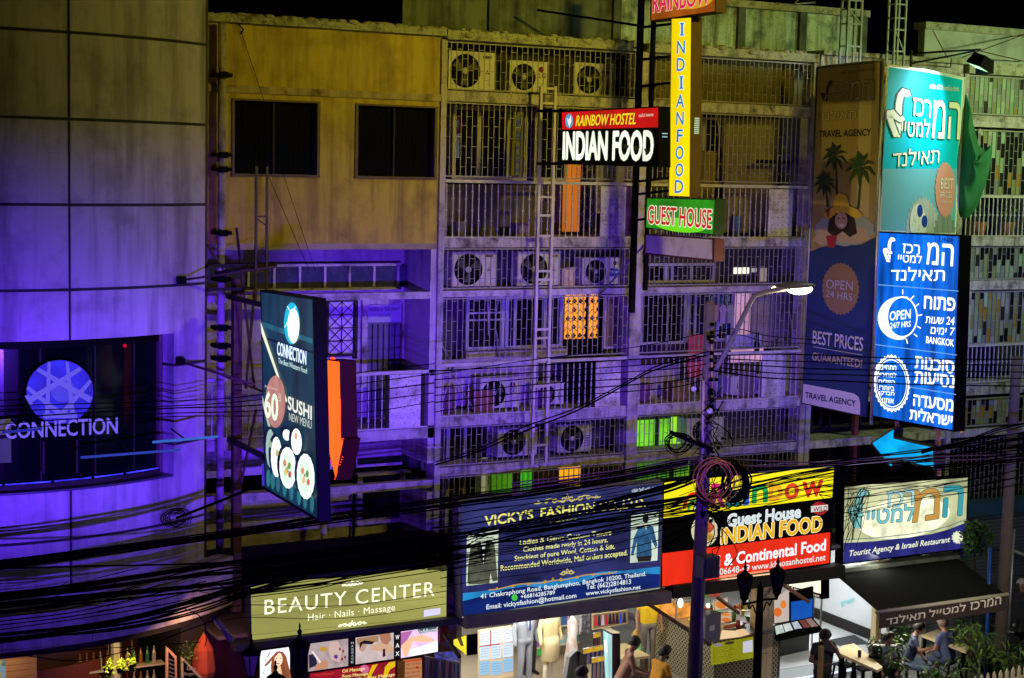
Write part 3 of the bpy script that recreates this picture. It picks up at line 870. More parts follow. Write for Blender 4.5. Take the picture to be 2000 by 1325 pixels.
litpane(h2, (1485, 524), (1497, 550), .73, E(165, 145, 140, .7, .1), 'lit_curtain')
h2.part('dark_opening', MB().box(PY(1428, 0, .74).x, PY(1500, 0, .74).x, .735, .745, 7.6, 8.08), mt['void'])
h2.part('low_wall', MB().box(16.75, 18.2, yz-.1, yz-.06, 5.34, 6.0), mt['cream_wall'])
litpane(h2, (1345, 655), (1374, 722), .4, M('red_hanging_cloth', (.55, .06, .09), .8), 'hanging_cloth')
litpane(h2, (1344, 722), (1372, 738), .4, M('red_hanging_cloth2', (.4, .03, .05), .8), 'hanging_cloth')
litpane(h2, (1420, 655), (1486, 680), .5, M('printed_cloth', (.35, .38, .5), .8, dirt=.9, dcol=(.05, .04, .1), sc=9), 'hanging_cloth')
h2.part('bottle', MB().lathe([(.05, 0), (.055, .15), (.03, .3), (.03, .42)], PY(1478, 690, .3), 10), mt['black'])
# level A right
window(h2, 16.75, 18.6, 9.55, 10.86, yz, (17.35, 17.9, 18.1), fm=creamf)
h2.part('board', MB().box(18.05, 18.9, yz-.14, yz-.1, 8.6, 10.2), M('brown_board', (.18, .12, .04), .8, dirt=.4, sc=2))
h2.part('curtain', MB().box(19.0, 20.3, yz-.3, yz-.25, 8.6, 10.86), M('yellow_dim_curtain', (.22, .18, .035), .85, dirt=.5, dcol=(.1, .07, .01), sc=2, streak=.8))
h2.part('hanging_shelf', MB().box(19.5, 20.25, .2, .3, 9.98, 10.05), mt['black'])
h2.part('cage_curtain', MB().box(16.72, 20.5, .5, .55, 11.12, 11.95), M('tarpaulin', (.14, .11, .02), .8, dirt=.5, dcol=(.05, .035, .01), sc=1.5, streak=.7))
h1.part('cage_board', MB().box(12.6, 16.44, .68, .72, 11.12, 11.95), M('dark_cage_back', (.03, .028, .012), .9))

# ================================================================== third bay behind the banners, corner house with coloured panes
h3 = T('banner_house', 'dark shophouse front mostly hidden behind the travel banner and the turquoise banner', 'building', (22.6, 0, 0))
h3.o.name = 'shophouse.002'
dkw = M('dim_plaster', (.2, .19, .17), .9, dirt=.7, dcol=(.03, .03, .03), sc=1.4, streak=.4)
h3.part('back_wall', MB().box(20.8, 24.5, 1.2, 1.3, 2.2, 12.0), dkw)
for z0, z1 in ((5.16, 5.34), (8.36, 8.53), (11.85, 12.13), (4.26, 4.42), (7.46, 7.6)):
    h3.part('slab', MB().box(20.75, 24.55, -.02, 1.25, z0, z1), mt['slab'])
h3.part('column', MB().box(20.72, 20.84, -.04, .3, 2.2, 12.0), mt['column'])
for z in (3.3, 4.45, 6.4, 9.6):
    window(h3, 21.0, 22.6, z, z+.68 if z == 4.45 else z+.9, .8, (21.5, 22.0), fm=mt['dark_steel'])
    window(h3, 22.8, 24.3, z, z+.68 if z == 4.45 else z+.9, .8, (23.4,), fm=mt['dark_steel'])
h3.part('red_post', MB().box(22.2, 22.3, .2, .3, 3.4, 5.1), M('dark_red_post', (.16, .03, .03), .6))

h4 = T('pane_house', 'corner shophouse at the right edge with grilles filled by small coloured panes', 'building', (26.6, 0, 0))
h4.o.name = 'shophouse.003'
PM = [M('pane_'+n, c, .25) for n, c in (('sage', (.24, .33, .2)), ('olive', (.22, .24, .1)), ('amber', (.30, .18, .03)), ('grey', (.28, .29, .25)), ('dark', (.02, .022, .02)), ('mint', (.3, .42, .3)), ('black', (.006, .007, .006)), ('grey_green', (.18, .21, .16)))]
X4, X5 = 24.62, 28.6
h4.part('back_wall', MB().box(X4, X5, .9, 1.0, 2.2, 12.0), mt['void'])
h4.part('column', MB().box(24.5, 24.62, -.05, .3, 2.2, 12.0), mt['column'])
for z0, z1 in ((5.16, 5.40), (8.36, 8.55), (10.88, 11.10), (7.42, 7.62), (4.26, 4.42)):
    h4.part('slab', MB().box(X4, X5, -.04, .9, z0, z1), mt['slab'])
h4.part('roof_edge', MB().box(X4-.1, X5, -.15, .8, 11.95, 12.2), mt['moss'])
pane_me = {}
def panes(t, x0, x1, z0, z1, dw, dh, weights, y=.03, sill=True):
    f = t.part('pane_grille', MB().box(x0, x1, y-.02, y+.02, z0-.03, z0).box(x0, x1, y-.02, y+.02, z1, z1+.03), mt['bar'])
    n = int((x1-x0)/dw); vb = MB(); hb = MB()
    me = bar_mesh(z1-z0)
    for i in range(n+1): t.inst('bar', me, (x0+i*dw, y-.01, z0), f)
    for i in range(n):
        z = z0 - (dh*.5 if i % 2 else 0)
        while z < z1-.02:
            a, b = max(z, z0), min(z+dh, z1)
            if b-a > .05:
                m = random.choices(PM, weights)[0]
                key = (round(b-a, 2), round(dw, 3), m.name)
                if key not in pane_me: pane_me[key] = MB().box(.008, dw-.008, 0, .006, .006, round(b-a, 2)-.006).mesh('pane', m)
                t.inst('pane', pane_me[key], (x0+i*dw, y, a), f)
                if z > z0: hb.box(x0+i*dw+.008, x0+(i+1)*dw-.008, y-.012, y+.004, z-.006, z+.006)
            z += dh
    t.part('cross_rungs', hb, mt['bar'], f, kind='stuff')
XR = 26.9
panes(h4, X4, XR, 11.15, 11.90, .125, .26, (5, 5, 1, 6, 1, 3, 0, 3))
panes(h4, X4, 24.98, 9.45, 10.78, .125, .31, (4, 3, 1, 3, 2, 4, 2, 2))
panes(h4, 25.05, XR, 9.45, 10.78, .125, .31, (2, 2, 1, 1, 3, 2, 9, 1))
panes(h4, X4, XR, 7.66, 8.32, .125, .26, (3, 2, 0, 2, 2, 2, 5, 3))
panes(h4, X4, 24.95, 6.28, 7.36, .125, .31, (2, 1, 0, 2, 2, 1, 5, 2))
panes(h4, 25.05, XR, 6.28, 7.36, .125, .31, (1, 3, 2, 2, 2, 1, 3, 4))
panes(h4, X4, XR, 4.50, 5.05, .125, .28, (1, 2, 2, 1, 3, 0, 4, 3))
h4.part('frame_post', MB().box(24.98, 25.05, -.02, .06, 9.42, 10.82), mt['column'])
h4.part('frame_post', MB().box(24.95, 25.03, -.02, .06, 6.25, 7.4), mt['column'])
h4.part('beam', MB().box(X4, X5, -.05, .1, 10.86, 10.98), mt['column'])
for z0, z1 in ((8.56, 9.38), (5.42, 6.2)):
    rl = h4.part('balcony_rail', MB().box(X4, X5, -.02, .05, z1, z1+.05).box(X4, X5, -.01, .04, z0, z0+.02), mt['rail'])
    me = MB().box(-.012, .012, -.01, .01, 0, z1-z0).box(-.025, .025, -.02, .02, (z1-z0)*.55-.02, (z1-z0)*.55+.02).mesh('baluster', mt['rail'])
    x = X4+.05
    while x < XR: h4.inst('baluster', me, (x, .02, z0), rl); x += .125
h4.part('hanging_sheet', MB().box(24.75, 25.3, .25, .27, 5.5, 6.2), M('pale_sheet', (.55, .58, .55), .8))
h4.part('red_tag', MB().box(25.0, 25.25, .2, .23, 6.0, 6.17), M('red_tag', (.4, .04, .03), .7))
lt = M('lower_wall', (.16, .17, .14), .9, dirt=.6, sc=2)
x = X4; k = 0
rg = MB()
for i in range(34):
    xx = X4+i*.13
    rg.box(xx, xx+.012, -.03, -.01, 2.0, 4.2)
    for j in range(7):
        z = 2.1+j*.3+(.15 if i % 2 else 0); rg.box(xx+.012, xx+.13, -.025, -.015, z, z+.01)
h4.part('lower_grille', rg, mt['bar'], kind='stuff')
# potted plants on the corner balcony
for i, x in enumerate((25.55, 26.4)):
    t = T('potted_plant', ('leafy plant in an orange pot behind the rail of the upper right balcony', 'second leafy pot plant at the right end of the upper right balcony')[i], 'potted plant', (x, .45, 8.55))
    t.part('pot', MB().lathe([(.14, 0), (.19, .28), (.2, .3)], (x, .45, 8.55), 14), M('orange_pot', (.45, .2, .04), .7))
    t.part('foliage', foliage(170, (x, .42, 9.2), (.28, .2, .4), .11), mt['leaf'], kind='stuff')

# ================================================================== wall of the roof storey behind the parapet
rw = T('roof_storey', 'stained green grey rooftop wall running behind the mossy roof edge', 'rooftop wall', (18, 1.5, 12.1))
xs = [12.3, 14.2, 16.9, 19.85, 21.4, 23.0]
for i in range(len(xs)-1):
    rw.part('wall_bay', MB().box(xs[i]+.09, xs[i+1]-.09, 1.5, 1.7, 12.0, 13.12), mt['roof_wall'] if i > 1 else M('shaded_roof_render', (.13, .15, .10), .95, dirt=.9, dcol=(.012, .014, .01), sc=2, streak=.9))  # first two bays: the lack of lamplight is put into a darker colour
    rw.part('pilaster', MB().box(xs[i+1]-.088, xs[i+1]+.088, 1.42, 1.7, 12.0, 13.1), M('dark_pilaster', (.1, .12, .09), .9, dirt=.8, sc=2, streak=.6))
rw.part('coping', MB().box(12.2, 23.1, 1.36, 1.8, 13.1, 13.24), mt['moss'])
rw.part('terrace', MB().box(7.9, 29.5, .6, 7, 11.9, 12.0), mt['void'])
r2 = T('parapet_wall', 'cleaner grey rooftop parapet at the upper right behind the floodlight', 'rooftop wall', (26, .5, 12.1))
r2.part('wall_panel', MB().box(23.85, 29.6, .5, .7, 12.1, 12.85), mt['roof_wall2'])
r2.part('coping', MB().box(23.8, 29.6, .42, .8, 12.85, 13.0), mt['moss'])
single('mossy_roof_edge', 'mossy concrete lip above the travel banner and turquoise banner', 'roof edge', MB().box(20.7, 24.6, -.15, .6, 12.131, 12.22), mt['moss'])

# ================================================================== downpipe column at the left, wall pipes
t = T('drain_pipe', 'tall white drain pipe with black clamps at the left corner of the ochre building', 'pipe', PY(437, 1150, -.35))
pts = [PY(437, v, -.35) for v in (40, 300, 600, 900, 1180)]
t.part('pipe', MB().tube([Vector((8.45, -.2, 12.0)), Vector((8.45, -.2, 2.4))], .065, 12), mt['column'])
for v in (147, 303, 331, 455, 640, 675, 700, 545):
    z = PY(437, v, -.2).z
    t.part('clamp', MB().box(8.33, 8.60, -.30, -.02, z-.03, z+.03).box(8.38, 8.52, -.34, -.28, z-.05, z+.05), mt['black'])
t = T('steel_post', 'rusty red steel post standing just right of the white drain pipe', 'post', (8.75, -.5, 2.6))
q = PY(462, 600, -.6)
t.part('post', MB().beam((q.x, -.6, 7.9), (q.x+.02, -.6, 2.4), .14), mt['rust'])
t.part('cross_arm', MB().beam(PY(404, 520, -.9), PY(540, 519, -.9), .06).beam(PY(404, 567, -.9), PY(500, 563, -.9), .05), mt['dark_steel'])
for k, (a, b, lab) in enumerate((((462, 445), (497, 760), 'thin dark rod leaning just left of the lattice mast'), ((404, 478), (445, 540), 'short black strut bracing the white drain pipe'), ((498, 560), (480, 760), 'dark pipe slanting behind the sushi sign'), ((404, 720), (520, 768), 'rusty tube brace running to the back of the sushi sign'), ((500, 800), (470, 950), 'lower dark strut below the sushi sign brackets'))):
    single('brace_rod', lab, 'rod', MB().tube([PY(*a, -.8), PY(*b, -.9)], .022, 6), mt['rust'])
t = T('roof_rack_lamp', 'dark tube light on a bracket at the top of the blue balcony', 'tube lamp', PY(480, 525, -1))
t.part('tube', MB().tube([PY(420, 534, -.9), PY(538, 519, -1.2)], .03, 8), mt['dark_steel'])

# lattice mast above the sushi sign
def lattice(name, label, u0, u1, v0, v1, y, rungs, mat, w=.03, diag=(), depth=0.0, group=None, cat='mast'):
    a, b = PY((u0+u1)/2, v0, y), PY((u0+u1)/2, v1, y)
    hw = (PY(u1, (v0+v1)/2, y).x - PY(u0, (v0+v1)/2, y).x)/2
    x = (a.x+b.x)/2
    t = T(name, label, cat, (x, y, b.z), group)
    for s in (-1, 1):
        t.part('rail', MB().beam((x+s*hw, y, b.z), (x+s*hw, y, a.z), w, w), mat)
        if depth: t.part('rail', MB().beam((x+s*hw, y+depth, b.z), (x+s*hw, y+depth, a.z), w, w), mat)
    for r in rungs:
        z = PY(u0, r, y).z
        t.part('rung', MB().beam((x-hw+w/2, y, z), (x+hw-w/2, y, z), w*.8, w*.8), mat)
        if depth: t.part('rung', MB().beam((x-hw, y+w/2, z), (x-hw, y+depth-w/2, z), w*.6), mat)
    for r, q in diag:
        t.part('diagonal', MB().beam((x-hw+w/2, y, PY(u0, r, y).z), (x+hw-w/2, y, PY(u0, q, y).z), w*.6, w*.6), mat)
    return t
lattice('sign_mast', 'narrow dark lattice mast rising behind the top of the sushi sign', 500, 521, 325, 590, -1.4, (423, 486, 530), M('dark_maroon_steel', (.06, .03, .035), .5), .035, ((428, 440),), 0.0)
lattice('ladder_tower', 'tall cream steel ladder tower standing in front of the left shophouse balconies', 1048, 1075, 168, 905, -.32,
        [172, 201, 320, 385, 421, 461, 530, 547, 644, 661, 703, 755, 870], M('cream_painted_steel', (.55, .48, .42), .5, dirt=.4, dcol=(.15, .08, .04), sc=5), .05, (), 0.0, cat='ladder')
lattice('roof_ladder', 'grey lattice ladder rising above the roof edge over the travel banner', 1656, 1682, -30, 130, -.6, (0, 18, 46, 90), M('grey_green_steel', (.22, .27, .24), .5), .04, ((20, 44),), .2, 'ladders on the roof edge', 'ladder')
lattice('roof_ladder', 'grey lattice ladder rising above the roof edge over the turquoise banner', 1748, 1768, -30, 130, -.6, (8, 35, 58, 100), M('grey_green_steel2', (.28, .33, .26), .5), .035, ((60, 98),), .2, 'ladders on the roof edge', 'ladder')
for i, (u, r) in enumerate(((1245, .045), (1270, .035))):
    x = 16.0 + (0 if i == 0 else .30)
    q = PY(u, 250, -.75)
    single('sign_post', ('thick black post holding up the tall hostel sign', 'thinner black post right beside the thick post of the hostel sign')[i], 'post', MB().beam((q.x, -.75, 7.6 if i else 7.2), (q.x, -.75, 13.6), r*2), mt['black'])
t = T('sign_bracket_frame', 'set of dark steel brackets tying the hostel signs to their posts', 'brackets', PY(1245, 430, -.75))
for v in (55, 118, 170, 238, 355, 380, 430): t.part('bracket', MB().beam(PY(1245, v, -.75), PY(1312, v-8, -1.2), .045), mt['black'])
t.part('long_stay', MB().beam(PY(1050, 20, .8), PY(1245, 50, -.7), .04), mt['black'])
for v in (217, 320): t.part('sign_arm', MB().beam(PY(1050, v, -.4), PY(1100, v, -1.0), .05), mt['black'])

# ------------------------------------------------------------------ small clutter on the two shophouses
random.seed(31)
hose = M('grey_hose', (.22, .20, .19), .6)
for t, pts in ((h1, ((960, 560), (972, 590), (968, 640), (975, 700))), (h1, ((1092, 180), (1100, 210), (1098, 260))), (h1, ((1205, 560), (1214, 600), (1210, 690))), (h1, ((1000, 178), (990, 200), (984, 300))), (h2, ((1300, 570), (1306, 610), (1302, 690))), (h2, ((1540, 580), (1546, 650), (1540, 800))), (h1, ((1222, 482), (1224, 600), (1222, 800))), (h2, ((1400, 190), (1404, 260), (1400, 350)))):
    P3 = [PY(u, v, .28) for u, v in pts]
    sm = []
    for k in range(len(P3)-1):
        for q in (0, .34, .67): sm.append(P3[k].lerp(P3[k+1], q)+Vector((random.uniform(-.02, .02), 0, 0)))
    t.part('hose', MB().tube(sm+[P3[-1]], .016, 6), hose)
for t, xs_, z in ((h1, (12.9, 13.4, 14.9), 5.34), (h2, (17.1, 17.7, 18.9, 19.3), 5.34), (h1, (13.1, 14.2), 8.53), (h2, (17.3, 18.4, 19.2), 8.53)):
    for i, x in enumerate(xs_):
        w, hgt = random.uniform(.12, .3), random.uniform(.2, .55)
        if i % 2: t.part('balcony_box', MB().box(x, x+w*1.6, .3, .6, z+.001, z+hgt), M('worn_box', (random.uniform(.05, .3), random.uniform(.05, .2), random.uniform(.04, .16)), .85, dirt=.6, sc=5))
        else: t.part('bucket', MB().lathe([(w*.5, 0), (w*.7, hgt*.8), (w*.72, hgt*.82)], (x, .45, z+.001), 12), M('bucket_plastic', (random.uniform(.05, .25), random.uniform(.05, .2), random.uniform(.1, .3)), .5))
for t, u0, v0, n in ((h2, 1398, 596, 3),):
    for i in range(n):
        a = PY(u0+i*15, v0, .5); w, L_ = .07, random.uniform(.3, .45)
        t.part('hanging_shirt', MB().prism([a+Vector(q) for q in ((-w*.5, 0, 0), (w*.5, 0, 0), (w*1.3, 0, -.09), (w*.9, 0, -.15), (w*.9, 0, -L_), (-w*.9, 0, -L_), (-w*.9, 0, -.15), (-w*1.3, 0, -.09))], (0, .02, 0)), M('laundry_cloth', (random.uniform(.1, .5), random.uniform(.1, .4), random.uniform(.15, .5)), .8))
# ================================================================== outdoor air conditioner units
def ac_unit(u0, v0, u1, v1, y, label, fan_u, fan_r, mark=None, side=None, mat=None, z_on=None):
    a, b = PY(u0, v0, y), PY(u1, v1, y)
    z0 = b.z if z_on is None else z_on
    z1, x0, x1 = a.z, a.x, b.x
    mat = mat or mt['ac']
    t = T('air_conditioner', label, 'air conditioner', ((x0+x1)/2, y+.15, z0), 'outdoor air conditioner units on the shophouse fronts')
    w = 0.014
    c = t.part('casing', MB().box(x0, x1, y, y+.3, z0+.05, z1).box(x0-w, x1+w, y-w, y+.3+w, z1, z1+.02), mat)
    t.part('foot', MB().box(x0+.08, x0+.14, y-.02, y+.3, z0, z0+.05), mt['dark_steel'])
    t.part('foot', MB().box(x1-.14, x1-.08, y-.02, y+.3, z0, z0+.05), mt['dark_steel'])
    cx = x0+(x1-x0)*fan_u; cz = (z0+.05+z1)/2; R = fan_r*(z1-z0)
    t.part('fan_opening', MB().lathe([(R, -.006), (R, -.002)], (cx, y, cz), 28, 'Y'), mt['black'])
    fn = t.part('fan_hub', MB().lathe([(R*.2, -.016), (R*.2, -.008)], (cx, y, cz), 14, 'Y'), mat)
    bl = MB()
    for k in range(3):
        a0 = 2*pi*k/3+.4
        pts = [(cx+R*q*cos(a0+d), y-.010, cz+R*q*sin(a0+d)) for q, d in ((.2, 0), (.85, -.3), (.9, .35), (.3, .6))]
        bl.add(pts, [(0,1,2,3)])
    t.part('fan_blades', bl, M('dark_fan_plastic', (.05, .05, .05), .5), fn)
    g = MB()
    for q in (.35, .55, .75, .97):
        n = 24
        pts = [(cx+R*q*cos(2*pi*i/n), y-.022, cz+R*q*sin(2*pi*i/n)) for i in range(n+1)]
        g.tube(pts, .0035, 3, False)
    for k in range(12):
        g.tube([(cx+R*.2*cos(pi*k/6), y-.022, cz+R*.2*sin(pi*k/6)), (cx+R*cos(pi*k/6), y-.022, cz+R*sin(pi*k/6))], .003, 3, False)
    t.part('fan_guard', g, mt['dark_steel'])
    pl = Plane('Y', y-.002)
    def at(fx, fz):
        return (x0+(x1-x0)*fx, z0+.05+(z1-z0-.05)*fz)
    if mark == 'three':
        m = M('dark_mark', (.08, .02, .02), .5)
        mx, mz = at(.84, .48); s = .026
        for ang in (90, 210, 330):
            A = radians(ang); d = Vector((cos(A), 0, sin(A))); n = Vector((-sin(A), 0, cos(A)))
            o = Vector((mx, y-.004, mz))
            t.part('badge', MB().add([o, o+d*s+n*s*.55, o+d*2*s, o+d*s-n*s*.55], [(0,1,2,3)]), m)
        t.part('label_plate', MB().box(*[at(.74, 0)[0], at(.93, 0)[0]], y-.004, y-.001, at(0, .86)[1], at(0, .94)[1]), D(96, 82, 50))
    elif mark == 'LG':
        mx, mz = at(.84, .78); t.part('badge', MB().lathe([(.055, -.005), (.055, -.002)], (mx, y, mz), 18, 'Y'), D(120, 20, 40))
        ww = text_mesh('LG', .02)
        vs = [Vector((at(.76, 0)[0]+x*.13, y-.005, at(0, .5)[1]+z*.13)) for x, z, _ in ww[0]]
        t.part('lettering', MB().add(vs, ww[1]), D(70, 62, 50))
    elif mark == 'Haier':
        t.part('blue_plate', MB().box(at(.74, 0)[0], at(.98, 0)[0], y-.006, y-.002, at(0, .3)[1], at(0, .62)[1]), D(30, 60, 150))
        ww = text_mesh('Haier', .02)
        vs = [Vector((at(.75, 0)[0]+x*.085, y-.008, at(0, .42)[1]+z*.1)) for x, z, _ in ww[0]]
        t.part('lettering', MB().add(vs, ww[1]), D(200, 200, 220))
        t.part('label_plate', MB().box(at(.84, 0)[0], at(.92, 0)[0], y-.005, y-.002, at(0, .75)[1], at(0, .9)[1]), D(20, 20, 40))
    elif mark == 'oval':
        m_ = MB().lathe([(.045, -.005), (.045, -.002)], (0, 0, 0), 18, 'Y'); m_.v = [(at(.85, 0)[0]+x*1.4, y+yy, at(0, .77)[1]+z*.7) for x, yy, z in m_.v]
        t.part('badge', m_, D(90, 50, 60))
        t.part('label_plate', MB().box(at(.79, 0)[0], at(.9, 0)[0], y-.005, y-.002, at(0, .38)[1], at(0, .62)[1]), D(190, 185, 160))
        t.part('seam', MB().box(at(.69, 0)[0]-.004, at(.69, 0)[0]+.004, y-.004, y-.001, z0+.06, z1-.02), mt['dark_steel'])
    elif mark == 'vent':
        s = MB()
        for k in range(7): s.box(at(.8, 0)[0], at(.95, 0)[0], y-.006, y-.001, at(0, .2+k*.06)[1], at(0, .22+k*.06)[1])
        t.part('louvres', s, mt['dark_steel'])
    return t
ya = .33
ac_unit(877, 101, 965, 176, ya, 'largest air conditioner in the top cage, next to the ochre wall', .36, .43, 'three', z_on=11.10)
ac_unit(996, 120, 1068, 180, ya, 'middle air conditioner in the top cage with a round red badge', .37, .41, 'LG', z_on=11.10)
ac_unit(1121, 124, 1194, 186, ya, 'right air conditioner in the top cage with a dark oval badge', .40, .42, 'oval', z_on=11.10)
ac_unit(883, 494, 968, 560, ya, 'left white air conditioner in the blue lit middle cage', .37, .43, 'three', z_on=7.59)
ac_unit(1013, 494, 1093, 560, ya, 'air conditioner behind the ladder tower in the blue lit middle cage', .37, .43, 'three', z_on=7.59)
ac_unit(1138, 506, 1208, 560, ya, 'air conditioner with a blue plate at the right of the middle cage', .36, .41, 'Haier', z_on=7.59)
ac_unit(938, 742, 1012, 798, .35, 'air conditioner standing on the floor of the blue lit balcony', .35, .41, 'LG', z_on=5.34)
ac_unit(1048, 752, 1100, 800, .42, 'second, dimmer air conditioner on the balcony floor behind the ladder tower', .38, .4, 'vent', z_on=5.34)
ac_unit(972, 838, 1048, 900, ya, 'left air conditioner in the lowest cage with a red sticker', .4, .42, 'vent', z_on=4.42)
ac_unit(1090, 832, 1154, 896, ya, 'right air conditioner in the lowest cage beside the black cable', .42, .43, 'vent', z_on=4.42)
ac_unit(1341, 820, 1412, 880, ya, 'air conditioner in the lowest cage partly hidden by the concrete pole', .4, .4, 'vent', z_on=4.42)
ac_unit(1428, 738, 1487, 792, .35, 'grey air conditioner on the balcony floor under the pink lit window', .4, .4, 'vent', z_on=5.34)
q = PY(1100, 562, .3)
t = T('cardboard_box', 'yellowish cardboard box between the air conditioners of the middle cage', 'box', (q.x+.15, .4, 7.59))
t.part('box', MB().box(q.x, q.x+.28, .35, .6, 7.59, 7.92), M('cardboard', (.6, .45, .28), .9, dirt=.5, dcol=(.15, .06, .02), sc=6))
t.part('flap', MB().add([(q.x, .35, 7.92), (q.x+.28, .35, 7.92), (q.x+.30, .27, 7.98), (q.x+.03, .27, 7.97)], [(0,1,2,3)]), M('cardboard_flap', (.6, .5, .3), .9))
# ================================================================== signs standing out from the wall
def sign_box(name, label, quad, axis, y0=None, val=None, thick=.2, frame=None, group=None, cat='sign', border=0):
    """quad TL,TR,BR,BL measured in the photograph; the box stands behind its face"""
    if axis == 'X':
        if val is None: val = PY((quad[0][0]+quad[3][0])/2, (quad[0][1]+quad[3][1])/2, y0).x
        off = (thick, 0, 0)
    else: off = (0, thick, 0)
    pl = Plane(axis, val)
    pts = [pl.p(*q) for q in quad]
    t = T(name, label, cat, (pts[3]+pts[2])/2, group)
    t.part('box', MB().prism(pts, off), frame or mt['black'])
    return t, pl

def shrink(q, a, b=None):
    b = a if b is None else b
    return [(q[0][0]+a, q[0][1]+b), (q[1][0]-a, q[1][1]+b), (q[2][0]-a, q[2][1]-b), (q[3][0]+a, q[3][1]-b)]

# sushi light box
q = [(508, 567), (612, 583), (622, 1019), (517, 957)]
t, pl = sign_box('menu_lightbox', 'tall teal light box advertising sushi, standing out over the street left of the red arrow', q, 'X', -2.6, thick=.19, frame=M('lightbox_side', (.004, .004, .006), .6, spec=.1))
teal = (12, 50, 66)
TEAL = E(*teal, 1.0, .55, (3, 3, .5))
poly(t, pl, [(510, 571), (610, 586), (619.5, 1012), (519, 952)], TEAL, 1, 'face')
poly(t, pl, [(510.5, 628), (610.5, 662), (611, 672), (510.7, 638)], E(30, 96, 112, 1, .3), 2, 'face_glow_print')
poly(t, pl, [(511, 657), (611, 687), (611, 691), (511, 660.5)], E(2, 8, 16), 3, 'panel_joint')
poly(t, pl, ell(570, 632, 15.5, 41), E(14, 190, 232), 3, 'globe_print')
poly(t, pl, ell(573, 637, 11.5, 34), E(225, 255, 255, 1.5), 4, 'globe_print')
for a, b in (((561, 598), (569, 612)), ((577, 598), (573, 612)), ((556, 640), (562, 628))):
    poly(t, pl, [(a[0]-1, a[1]), (a[0]+1, a[1]), (b[0]+1, b[1]), (b[0]-1, b[1])], E(235, 255, 255), 5, 'globe_line')
text(t, pl, 'CONNECTION', (544.5, 693), (601, 713), 25, E(228, 248, 250, 1.2), 6, .03, outline=E(20, 80, 190))
text(t, pl, 'The Best Western Food', (546, 709), (602, 730), 10, E(200, 235, 240), 5, .02)
poly(t, pl, [(508.5, 628), (513, 640), (561, 783), (559, 787), (511, 652)], E(232, 240, 208, 1.1), 5, 'chopstick_print')
poly(t, pl, [(512.5, 772), (528, 834), (525, 838), (512.8, 790)], E(190, 205, 175), 5, 'chopstick_print')
poly(t, pl, ell(538, 785, 19.5, 51), E(186, 128, 116, 1, .2, (3, 6, 3)), 6, 'price_badge')
text(t, pl, 'Price start at', (521, 757), (545, 763), 5, E(235, 215, 200), 7)
text(t, pl, '60', (520.5, 812), (546, 822), 48, E(226, 244, 214, 1.2), 7, .05)
text(t, pl, 'B', (547.5, 783), (553, 785), 15, E(214, 200, 180), 7)
text(t, pl, 'SUSHI', (565, 799), (611, 820), 25, E(240, 246, 230, 1.1), 5, .04)
text(t, pl, 'NEW MENU', (567, 821), (611, 838), 15, E(212, 222, 208), 5, .0)
for i, (cx, cy, rx, ry) in enumerate(((560, 850, 8, 11), (528, 876, 9, 38), (540, 893, 11, 40), (579, 863, 10.5, 26), (562, 914, 16.5, 41), (597, 931, 17.5, 45))):
    poly(t, pl, ell(cx-3, cy-5, rx+1.5, ry, tilt=.15), E(6, 20, 26), 5+2*i, 'seaweed_print')
    poly(t, pl, star(cx, cy, rx, ry, 16, .97, .2), (E(160, 196, 184) if i == 1 else E(232, 252, 246, 1.35)), 6+2*i, 'sushi_print')
for i, (cx, cy, rx, ry) in enumerate(((561, 916, 12, 31), (596, 931, 13, 34))):
    poly(t, pl, star(cx, cy, rx, ry, 14, .95, .2), E(214, 236, 214, 1.2), 18, 'rice_print')
for cx, cy, c in ((556, 905, (222, 140, 90)), (565, 910, (120, 160, 70)), (558, 922, (230, 200, 90)), (566, 927, (190, 90, 70)), (591, 920, (226, 150, 100)), (600, 926, (110, 150, 70)), (593, 938, (236, 206, 110)), (602, 942, (206, 110, 80)), (578, 852, (236, 170, 130)), (541, 885, (200, 190, 120)), (528, 868, (150, 180, 140))):
    poly(t, pl, star(cx, cy, 3.6, 8, 7, .75), E(*c), 20, 'filling_print')
for cx, cy, rx, ry in ((561, 918, 4, 9), (595, 929, 2.5, 5)):
    poly(t, pl, star(cx, cy, rx, ry, 6, .6), E(150, 175, 130), 19, 'filling_print')
for i, x in enumerate((524, 533, 543, 556, 569, 584, 596, 609)):
    poly(t, pl, ell(x, 934+(x-524)*.6, 4.0, 17), E(40, 110, 118, 1, .3), 2, 'reflection_print')
a = pl.p(515, 910)
t.part('purple_tube', MB().tube([pl.p(511, 908)+Vector((.05, .06, 0)), pl.p(512, 951)+Vector((.05, .06, 0))], .03, 8), E(60, 50, 190))
t.part('support_arm', MB().beam(pl.p(512, 600)+Vector((.12, 0, 0)), pl.p(512, 600)+Vector((.12, 2.0, 0)), .07), mt['dark_steel'])
t.part('support_arm', MB().beam(pl.p(515, 900)+Vector((.12, 0, 0)), pl.p(515, 900)+Vector((.12, 2.0, 0)), .07), mt['dark_steel'])
p = PX(628, 699, pl.val+.25)
single('spot_bulb', 'tiny glaring white bulb between the sushi light box and the red arrow', 'bulb', MB().ball(PY(629, 699, -2.6), .03), E(255, 252, 255, 3.5))

